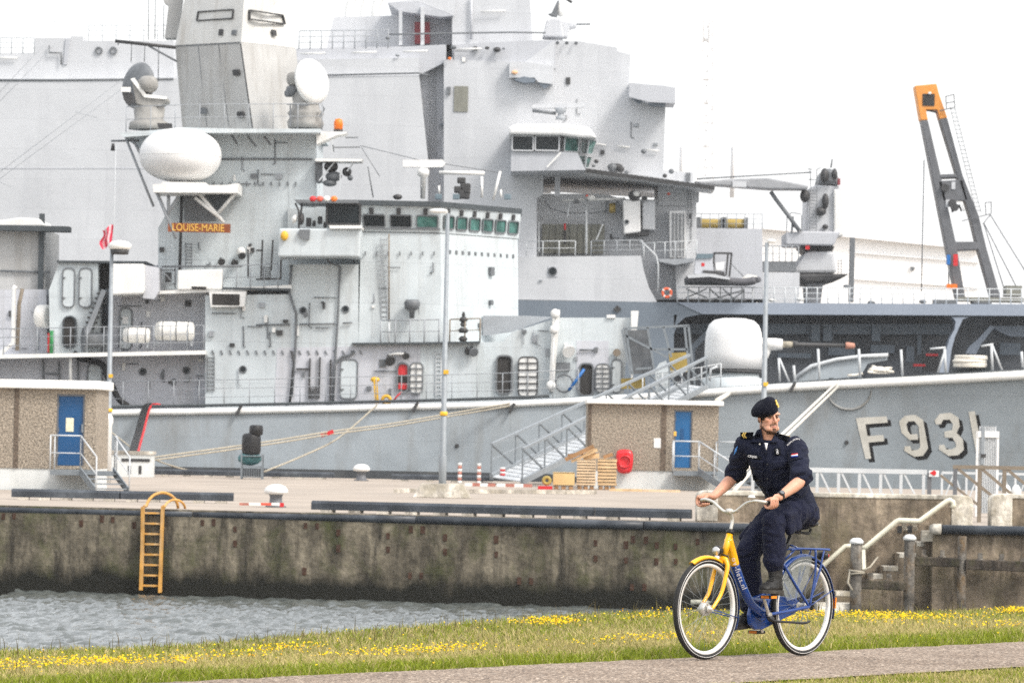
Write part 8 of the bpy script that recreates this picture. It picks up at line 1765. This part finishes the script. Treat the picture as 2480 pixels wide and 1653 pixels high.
def boots():
    for s, an, toe, heel, pitch in ((1, anL, V3((.675, .150, .468)), V3((.452, .132, .462)), 0), (-1, anR, V3((.605, -.150, .196)), V3((.385, -.138, .214)), 0)):
        d = (toe - heel); Ln = d.length; f = d.normalized(); up = (V3((0, 0, 1)) - f * f.z).normalized(); lat = up.cross(f); P = lambda a, b, c=0: heel + f * (a * Ln) + up * b + lat * c
        mb = MB(); mb.loft([ringe(P(a, b), lat * w, up * h, 16) for a, b, w, h in ((.0, .045, .026, .03), (.05, .045, .036, .045), (.25, .05, .038, .055), (.45, .05, .042, .055), (.65, .04, .048, .042), (.85, .034, .047, .034), (.97, .028, .034, .025), (1.02, .024, .012, .012))])
        top = an + V3((-.005, 0, .075)); mb.loft([ringe(P(.22, .04), f * .062, lat * .042, 16), ringe(P(.20, .10).lerp(an, .4), f * .056, lat * .043, 16), ringe(an + V3((-.005, 0, .01)), f * .054, lat * .047, 16), ringe(top, f * .054, lat * .048, 16), ringe(top + V3((0, 0, .018)), f * .046, lat * .041, 16)])
        me = remesh(mb, .005, 2); wrinkle(me, lambda p: fold(p, 24, .003)); b = obj_of('boot', me, 'boot_black', rider)
        if s > 0: b['label'] = 'scuffed black left boot on the raised pedal'
        mb = MB(); pl = [(-.03, -.030), (.0, -.040), (.2, -.042), (.42, -.036), (.65, -.050), (.85, -.048), (.99, -.034), (1.05, -.01), (1.05, .01), (.99, .034), (.85, .048), (.65, .050), (.42, .036), (.2, .042), (.0, .040), (-.03, .030)]; n = len(pl)
        for z0, z1, a0, a1 in ((-.004, .022, 0, 16),): mb.add([P(a, z0 - (.012 if a < .3 else 0), c) for a, c in pl] + [P(a, z1, c) for a, c in pl], [tuple(range(n)), tuple(range(2 * n - 1, n - 1, -1))] + [(k, n + k, n + (k + 1) % n, (k + 1) % n) for k in range(n)])
        mb.build('sole', 'sole', b, local=True, bevel=.003)
        for k in range(6):
            t = k / 5; c = P(.60 - .26 * t, .088 + .0 * t).lerp(an + f * .06 + V3((0, 0, .03)), t * .9) + f * .006; mb = MB(); mb.tube([c - lat * .028 - f * .012, c + f * .004 + up * .004, c + lat * .028 - f * .012], .0032, 6); mb.build('lace', 'lace', b, local=True)
boots()
def beret():
    nrm = (hu - hs * .42).normalized(); fx = (hf - nrm * hf.dot(nrm)).normalized(); sx = nrm.cross(fx) * -1; sx = fx.cross(nrm) ; sx = sx if sx.dot(hs) > 0 else -sx
    c0 = H(-.002, -.004, .028); mb = MB(); rings = []; n = 36
    for h, ws, wf, off, fo in ((-.008, .080, .099, 0, 0), (.012, .081, .100, 0, 0), (.018, .089, .107, -.005, -.002), (.046, .106, .118, -.016, -.006), (.076, .104, .113, -.012, -.006), (.100, .086, .094, -.002, -.002), (.114, .056, .062, .006, 0), (.120, .02, .024, .010, 0)):
        rg = []
        for k in range(n):
            a = k * 2 * math.pi / n; droop = -.030 * max(0, -math.cos(a)) * (1 if h > .02 else 0) * (1 - h / .15); lift = .016 * max(0, math.sin(a + .5)) * (1 if h > .03 else 0)
            p = c0 + (sx * (ws * math.cos(a) + off) + fx * (wf * math.sin(a) + fo) + nrm * (h + droop + lift)) * K_; rg.append(p + nrm * .0035 * noise.noise(p * 25))
        rings.append(rg)
    mb.loft(rings, True); b = mb.build('beret', 'beret', rider, local=True, subd=2)
    mb = MB(); q = c0 + (sx * .064 + fx * .078 + nrm * .058) * K_; dr = (sx * .65 + fx * .75 + nrm * .15).normalized(); a = dr.cross(nrm).normalized(); mb.lathe([(.016, 0), (.014, .005), (.004, .008)], q, dr, 12); mb.obox(q + nrm * .022 + dr * .002, a * .009, nrm * .010, dr * .003); mb.obox(q - nrm * .020 + dr * .003, a * .012, nrm * .005, dr * .003); mb.build('cap_badge', 'gold_thread', b, local=True)
beret()
# ---- things laid on the cloth, found by looking along the camera ray
bpy.context.view_layer.update()
def bvh(o):
    bm = bmesh.new(); bm.from_mesh(o.data); bm.transform(WM[o]); t = BVHTree.FromBMesh(bm); bm.free(); return t
SB, TB, BB_ = bvh(SHIRT), bvh(TROUS), bvh(BODY)
def toL(p): return WM[rider].inverted() @ p
def on(c, x, y, off=.004, trees=None):
    d = ray(*px(c, x, y)).normalized(); best = None
    for t in (trees or (SB,)):
        r = t.ray_cast(EYE, d)
        if r[0] is not None and (best is None or r[3] < best[3]): best = r
    if best is None: return None
    return best[0] - d * off
def patch(name, mt, c, q, nu=5, nv=4, off=.005, th=.004, parent=None, trees=None):
    """thin piece of cloth between four photo corners, draped on what lies behind"""
    g = []; last = None
    for j in range(nv + 1):
        for i in range(nu + 1):
            u, v = i / nu, j / nv; x = (q[0][0] * (1 - u) + q[1][0] * u) * (1 - v) + (q[3][0] * (1 - u) + q[2][0] * u) * v; y = (q[0][1] * (1 - u) + q[1][1] * u) * (1 - v) + (q[3][1] * (1 - u) + q[2][1] * u) * v
            p = on(c, x, y, off, trees); g.append(p)
    ds = sorted((p - EYE).length for p in g if p is not None); md = ds[len(ds) // 2] if ds else 32
    P = []
    for j in range(nv + 1):
        for i in range(nu + 1):
            p = g[j * (nu + 1) + i]
            if p is None or abs((p - EYE).length - md) > .12:
                u, v = i / nu, j / nv; x = (q[0][0] * (1 - u) + q[1][0] * u) * (1 - v) + (q[3][0] * (1 - u) + q[2][0] * u) * v; y = (q[0][1] * (1 - u) + q[1][1] * u) * (1 - v) + (q[3][1] * (1 - u) + q[2][1] * u) * v
                p = EYE + ray(*px(c, x, y)).normalized() * md
            P.append(p)
    mb = MB(); n = len(P); bk = [p + ray(*px(c, q[0][0], q[0][1])).normalized() * th for p in P]; f = []
    idx = lambda i, j: j * (nu + 1) + i
    for j in range(nv):
        for i in range(nu): f += [(idx(i, j), idx(i + 1, j), idx(i + 1, j + 1), idx(i, j + 1)), (n + idx(i, j), n + idx(i, j + 1), n + idx(i + 1, j + 1), n + idx(i + 1, j))]
    rim = [idx(i, 0) for i in range(nu)] + [idx(nu, j) for j in range(nv)] + [idx(i, nv) for i in range(nu, 0, -1)] + [idx(0, j) for j in range(nv, 0, -1)]
    for k in range(len(rim)): a, b = rim[k], rim[(k + 1) % len(rim)]; f.append((a, b, n + b, n + a))
    mb.add([toL(p) for p in P + bk], f, True); return mb.build(name, mt, parent or SHIRT, local=True)
def facing_text(name, body, c, x, y, size, rot, parent, trees=None, off=.009):
    p = on(c, x, y, off, trees)
    if p is None: return
    mw = Matrix((RGT, UPV, -FWD)).transposed().to_4x4() @ Matrix.Rotation(rot, 4, 'Z'); mw = WM[rider].inverted() @ Matrix.Translation(p) @ mw; text_on(name, body, size, 'tee', parent, mw, .0006, True)
def uniform():
    al = (SB, BB_)
    patch('undershirt', 'tee', 'T', [(722, 600), (762, 604), (748, 676), (740, 672)], 3, 4, .010, .006, None, al)
    patch('collar', 'navy', 'T', [(650, 470), (692, 452), (722, 605), (585, 596)], 6, 6, .016, .010, None, al); patch('collar', 'navy', 'T', [(842, 500), (880, 478), (858, 600), (782, 600)], 6, 6, .016, .010, None, al); patch('collar_edge', 'navy', 'T', [(700, 600), (728, 605), (748, 700), (735, 720)], 3, 5, .012, .006, None, al); patch('placket', 'navy', 'T', [(742, 640), (800, 600), (800, 1120), (748, 1130)], 4, 16, .007, .006)
    for y in (820, 968, 1105): p = on('T', 757, y, .010); mb = MB(); mb.lathe([(.007, 0), (.006, .004)], toL(p), toL(p - FWD) - toL(p), 10); mb.build('button', 'plastic_black', SHIRT, local=True)
    p = on('T', 678, 614, .02, al); mb = MB(); mb.lathe([(.007, 0), (.006, .004)], toL(p), toL(p - FWD) - toL(p), 10); mb.build('button', 'alloy', SHIRT, local=True)
    pf = patch('name_tape', 'navy_patch', 'T', [(555, 715), (690, 735), (688, 775), (553, 755)], 5, 2, .006, .004); facing_text('name_lettering', 'CRIJSEN', 'T', 612, 743, .0225, -.13, pf, None, .022)
    patch('pocket_flap', 'navy', 'T', [(575, 770), (712, 785), (715, 880), (600, 868)], 6, 4, .006, .006); patch('pocket', 'navy', 'T', [(592, 875), (715, 885), (715, 1000), (610, 985)], 6, 5, .003, .005); patch('pocket_flap', 'navy', 'T', [(792, 790), (965, 770), (960, 850), (790, 890)], 6, 4, .006, .006)
    b = patch('badge_patch', 'navy_patch', 'T', [(824, 655), (890, 650), (892, 722), (828, 726)], 3, 3, .006, .004)
    for pts in ([(842, 672), (858, 668), (866, 680), (848, 690), (862, 698)], [(870, 690), (852, 700), (848, 708), (862, 714), (872, 706)]):
        mb = MB(); mb.tube([toL(on('T', x, y, .012)) for x, y in pts], .0022, 5); mb.build('emblem', 'tee', b, local=True)
    sp = patch('arm_patch', 'navy', 'T', [(962, 695), (1115, 682), (1122, 760), (968, 790)], 5, 4, .006, .005)
    for k, mt in enumerate(('red', 'tee', 'flag_b')): patch('flag_stripe', mt, 'T', [(998, 714 + k * 12), (1068, 706 + k * 11), (1069, 717 + k * 11), (999, 726 + k * 12)], 4, 1, .012, .004, sp)
    patch('arm_badge', 'patch_blue', 'T', [(425, 660), (452, 632), (440, 690), (408, 735)], 3, 4, .006, .004)
    # shoulder boards with chevrons
    for q, ch in (([(478, 492), (618, 490), (600, 560), (478, 556)], [((518, 494), (498, 522), (520, 552)), ((538, 494), (518, 522), (540, 552))]), ([(880, 505), (990, 535), (965, 590), (872, 545)], [((968, 526), (962, 552), (940, 576)), ((984, 530), (978, 556), (956, 582))])):
        sbd = patch('shoulder_board', 'navy_patch', 'T', q, 5, 3, .014, .012, None, (SB,))
        for c3 in ch:
            P = [on('T', x, y, .042) for x, y in c3]
            if any(p is None for p in P): md = 31.95; P = [EYE + ray(*px('T', x, y)).normalized() * ((on('T', 545, 545, .03) - EYE).length) for x, y in c3]
            mb = MB(); mb.tube([toL(p) for p in P], .0042, 5); mb.build('chevron', 'gold_thread', sbd, local=True)
    arc = 'KONINKLIJKE MARINE'; 
    for i, ch in enumerate(arc):
        t = i / (len(arc) - 1)
        if ch != ' ': facing_text('title_lettering', ch, 'T', 965 + 122 * t, 622 - 74 * math.sin(t * 1.75) + 14 * t, .0155, .95 - 1.1 * t, SHIRT, None, .008)
    # sleeve cuffs' rolled edge and watch
    d = (wrL - elL).normalized(); c = wrL - d * .018; a = d.orthogonal().normalized(); mb = MB(); mb.tube([c - d * .011, c - d * .008, c + d * .008, c + d * .011], [.030, .0325, .0325, .030], 18); w = mb.build('watch', 'plastic_black', rider, local=True)
    out = (toL(EYE) - c); out = (out - d * out.dot(d)).normalized() * .75 + V3((0, 0, .5)); out = (out - d * out.dot(d)).normalized(); mb = MB(); mb.lathe([(.021, .026), (.022, .036), (.019, .040)], c, out, 18); mb.build('watch_case', 'plastic_black', w, local=True); mb = MB(); mb.lathe([(.016, .0402), (.015, .0408)], c, out, 16); mb.build('watch_face', 'fit', w, local=True)
uniform()
# ================================================================== grass, flowers, air
vmat('grass_blade', .6, .25, trl=.35); vmat('flower', .6, .2, trl=.2)
def blades(name, n, vfun, seed, label=None):
    rs = np.random.RandomState(seed); u, v, hgt, col, lean = vfun(rs, n); n = len(u)
    base = np.array(PO)[None] + u[:, None] * np.array(PD)[None] + v[:, None] * np.array(PN)[None]
    z = np.array([bank_z(b, a) if b > 0 else -.018 for a, b in zip(u, v)]); base[:, 2] = z - .01
    th = rs.rand(n) * 6.283; w = (.0022 + .0022 * rs.rand(n)); dirw = np.stack([np.cos(th), np.sin(th), 0 * th], -1); la = rs.rand(n) * 6.283; ln = np.stack([np.cos(la), np.sin(la), 0 * la], -1) * (hgt * lean)[:, None]
    up = np.array([0, 0, 1.0])[None]
    p0, p1 = base - dirw * w[:, None], base + dirw * w[:, None]; m0 = base + up * (hgt * .6)[:, None] + ln * .35; q0, q1 = m0 - dirw * (w * .7)[:, None], m0 + dirw * (w * .7)[:, None]; tip = base + up * (hgt * (1 - .25 * lean))[:, None] + ln
    V = np.stack([p0, p1, q1, q0, tip], 1).reshape(-1, 3); k = np.arange(n)[:, None] * 5
    me = bpy.data.meshes.new(name); nq = n; loops = np.concatenate([(k + np.array([0, 1, 2, 3])).ravel(), (k + np.array([3, 2, 4])).ravel()])
    me.vertices.add(len(V)); me.vertices.foreach_set('co', V.ravel()); me.loops.add(len(loops)); me.loops.foreach_set('vertex_index', loops); me.polygons.add(2 * n)
    st = np.concatenate([np.arange(n) * 4, 4 * n + np.arange(n) * 3]); me.polygons.foreach_set('loop_start', st); me.update(calc_edges=True)
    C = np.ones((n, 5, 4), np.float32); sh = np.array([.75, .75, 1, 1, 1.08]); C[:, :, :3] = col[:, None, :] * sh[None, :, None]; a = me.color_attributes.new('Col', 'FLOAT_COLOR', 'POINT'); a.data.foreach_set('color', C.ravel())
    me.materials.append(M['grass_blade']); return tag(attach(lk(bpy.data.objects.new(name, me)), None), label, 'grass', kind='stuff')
def nzv(u, v, s, o=0.0): return np.array([noise.noise((a * s, b * s, o)) for a, b in zip(u, v)])
G1, G2, ST1, ST2 = np.array((.14, .19, .012)), np.array((.31, .355, .03)), np.array((.58, .48, .22)), np.array((.38, .34, .12))
def verge(rs, n):
    u = rs.uniform(-6.5, 15.5, n); v = rs.rand(n) * 4.39 - .07
    keep = rs.rand(n) < (1.25 - .12 * v); u, v = u[keep], v[keep]
    nz = nzv(u, v, 1.3); n2 = nzv(u, v, 5, 3); g = np.clip(1.5 - (v - .15 + nz * .55) / .75, 0, 1) + np.clip((v - 1.9 + nz * .9) / 2.4, 0, .55); g = np.clip(g + n2 * .45, 0, 1)
    hgt = (.024 + .06 * rs.rand(len(u)) ** 1.5) * (1 + .5 * np.exp(-((v - .45) / .4) ** 2)) * (.55 + .45 * np.clip(v / .12, 0, 1)); r = rs.rand(len(u), 1); isg = rs.rand(len(u)) < (.08 + .88 * g)
    col = np.where(isg[:, None], G1 * (1 - r) + G2 * r, ST1 * r + ST2 * (1 - r)); col = col * (.8 + .4 * rs.rand(len(u), 1)); return u, v, hgt, col, .35 + .75 * rs.rand(len(u))
blades('verge_grass', 230000, verge, 1, 'mown green and straw coloured grass strip between path and water')
def fore(rs, n):
    u = rs.uniform(-8, 8, n); v = -2.06 - rs.rand(n) ** 1.3 * 2.2; nz = nzv(u, v, 2.2); g = np.clip(.45 + nz * .9, 0, 1); hgt = (.03 + .04 * rs.rand(n)) * (.4 + .6 * np.clip((-2.06 - v) / .15, 0, 1)); r = rs.rand(n, 1); isg = rs.rand(n) < .1 + .7 * g
    return u, v, hgt, np.where(isg[:, None], G1 * (1 - r) + G2 * r, ST1 * r + ST2 * (1 - r)) * (.85 + .3 * rs.rand(n, 1)), .3 + .7 * rs.rand(n)
blades('foreground_grass', 52000, fore, 2, 'patchy dry grass along the near edge of the path')
def tall(rs, n):
    u = rs.uniform(-6.5, 15.5, n); v = np.where(rs.rand(n) < .75, rs.uniform(3.1, 4.3, n), rs.uniform(.4, 4, n)); hgt = .06 + .13 * rs.rand(n) ** 2.6; r = rs.rand(n, 1)
    return u, v, hgt, np.array((.10, .075, .035)) * (1 - r) + np.array((.22, .19, .07)) * r, .1 + .5 * rs.rand(n)
blades('seed_stalks', 2600, tall, 4, 'thin dark seed stalks standing above the grass at the bank edge')
def flowers():
    rs = np.random.RandomState(9); pts = []
    cl = []
    for k in range(44):
        u = rs.uniform(-6.5, 15); cl.append((u, rs.uniform(1.4, 3.45), rs.uniform(.15, .5), rs.uniform(.04, .14), rs.randint(40, 190)))
    for u0, v0, su, sv, n in cl:
        for _ in range(n): pts.append((u0 + rs.normal() * su, v0 + rs.normal() * sv))
    for _ in range(260): pts.append((rs.uniform(-6.5, 15), rs.uniform(.3, 4)))
    V = []; F = []; C = []
    for u, v in pts:
        if v > 3.75 or v < .25: continue
        p = PF(u, v, bank_z(v, u) + rs.uniform(.025, .075)); r = rs.uniform(.006, .011); c = np.array((.90, .66, .01)) if rs.rand() < .85 else np.array((.85, .48, .01)); c = c * rs.uniform(.8, 1.1); b = len(V); t = V3((rs.normal() * .5, rs.normal() * .5 - .4, 1)).normalized(); a = t.orthogonal().normalized(); bb = t.cross(a); m_ = 6
        for k in range(m_): V.append(p + (a * math.cos(k * 6.283 / m_) + bb * math.sin(k * 6.283 / m_)) * r * (1 if k % 2 else .75) + t * r * .5); C.append(c)
        V.append(p); C.append(c * .9); V.append(p + t * r * .9); C.append(c)
        for k in range(m_): F += [(b + k, b + (k + 1) % m_, b + m_), (b + (k + 1) % m_, b + k, b + m_ + 1)]
    me = bpy.data.meshes.new('yellow_flowers'); me.from_pydata([tuple(v) for v in V], [], F); me.update(); C4 = np.ones((len(C), 4), np.float32); C4[:, :3] = np.array(C); a = me.color_attributes.new('Col', 'FLOAT_COLOR', 'POINT'); a.data.foreach_set('color', C4.ravel()); me.materials.append(M['flower'])
    tag(attach(lk(bpy.data.objects.new('yellow_flowers', me)), None), 'drifts of small yellow flowers in the grass bank', 'flowers', kind='stuff')
flowers()
def haze():
    mt = bpy.data.materials.new('haze'); mt.use_nodes = True; n, l = nodes_of(mt); n.remove(n['Principled BSDF']); pv = n.new('ShaderNodeVolumePrincipled'); pv.inputs['Color'].default_value = (.97, .98, 1, 1); pv.inputs['Density'].default_value = .00014; pv.inputs['Anisotropy'].default_value = .2
    l.new(pv.outputs[0], n['Material Output'].inputs['Volume']); mb = MB(); mb.box(-1400, 1600, -80, 2300, -9, 140); tag(mb.build('haze', mt), kind='stuff')
if HAZE: haze()
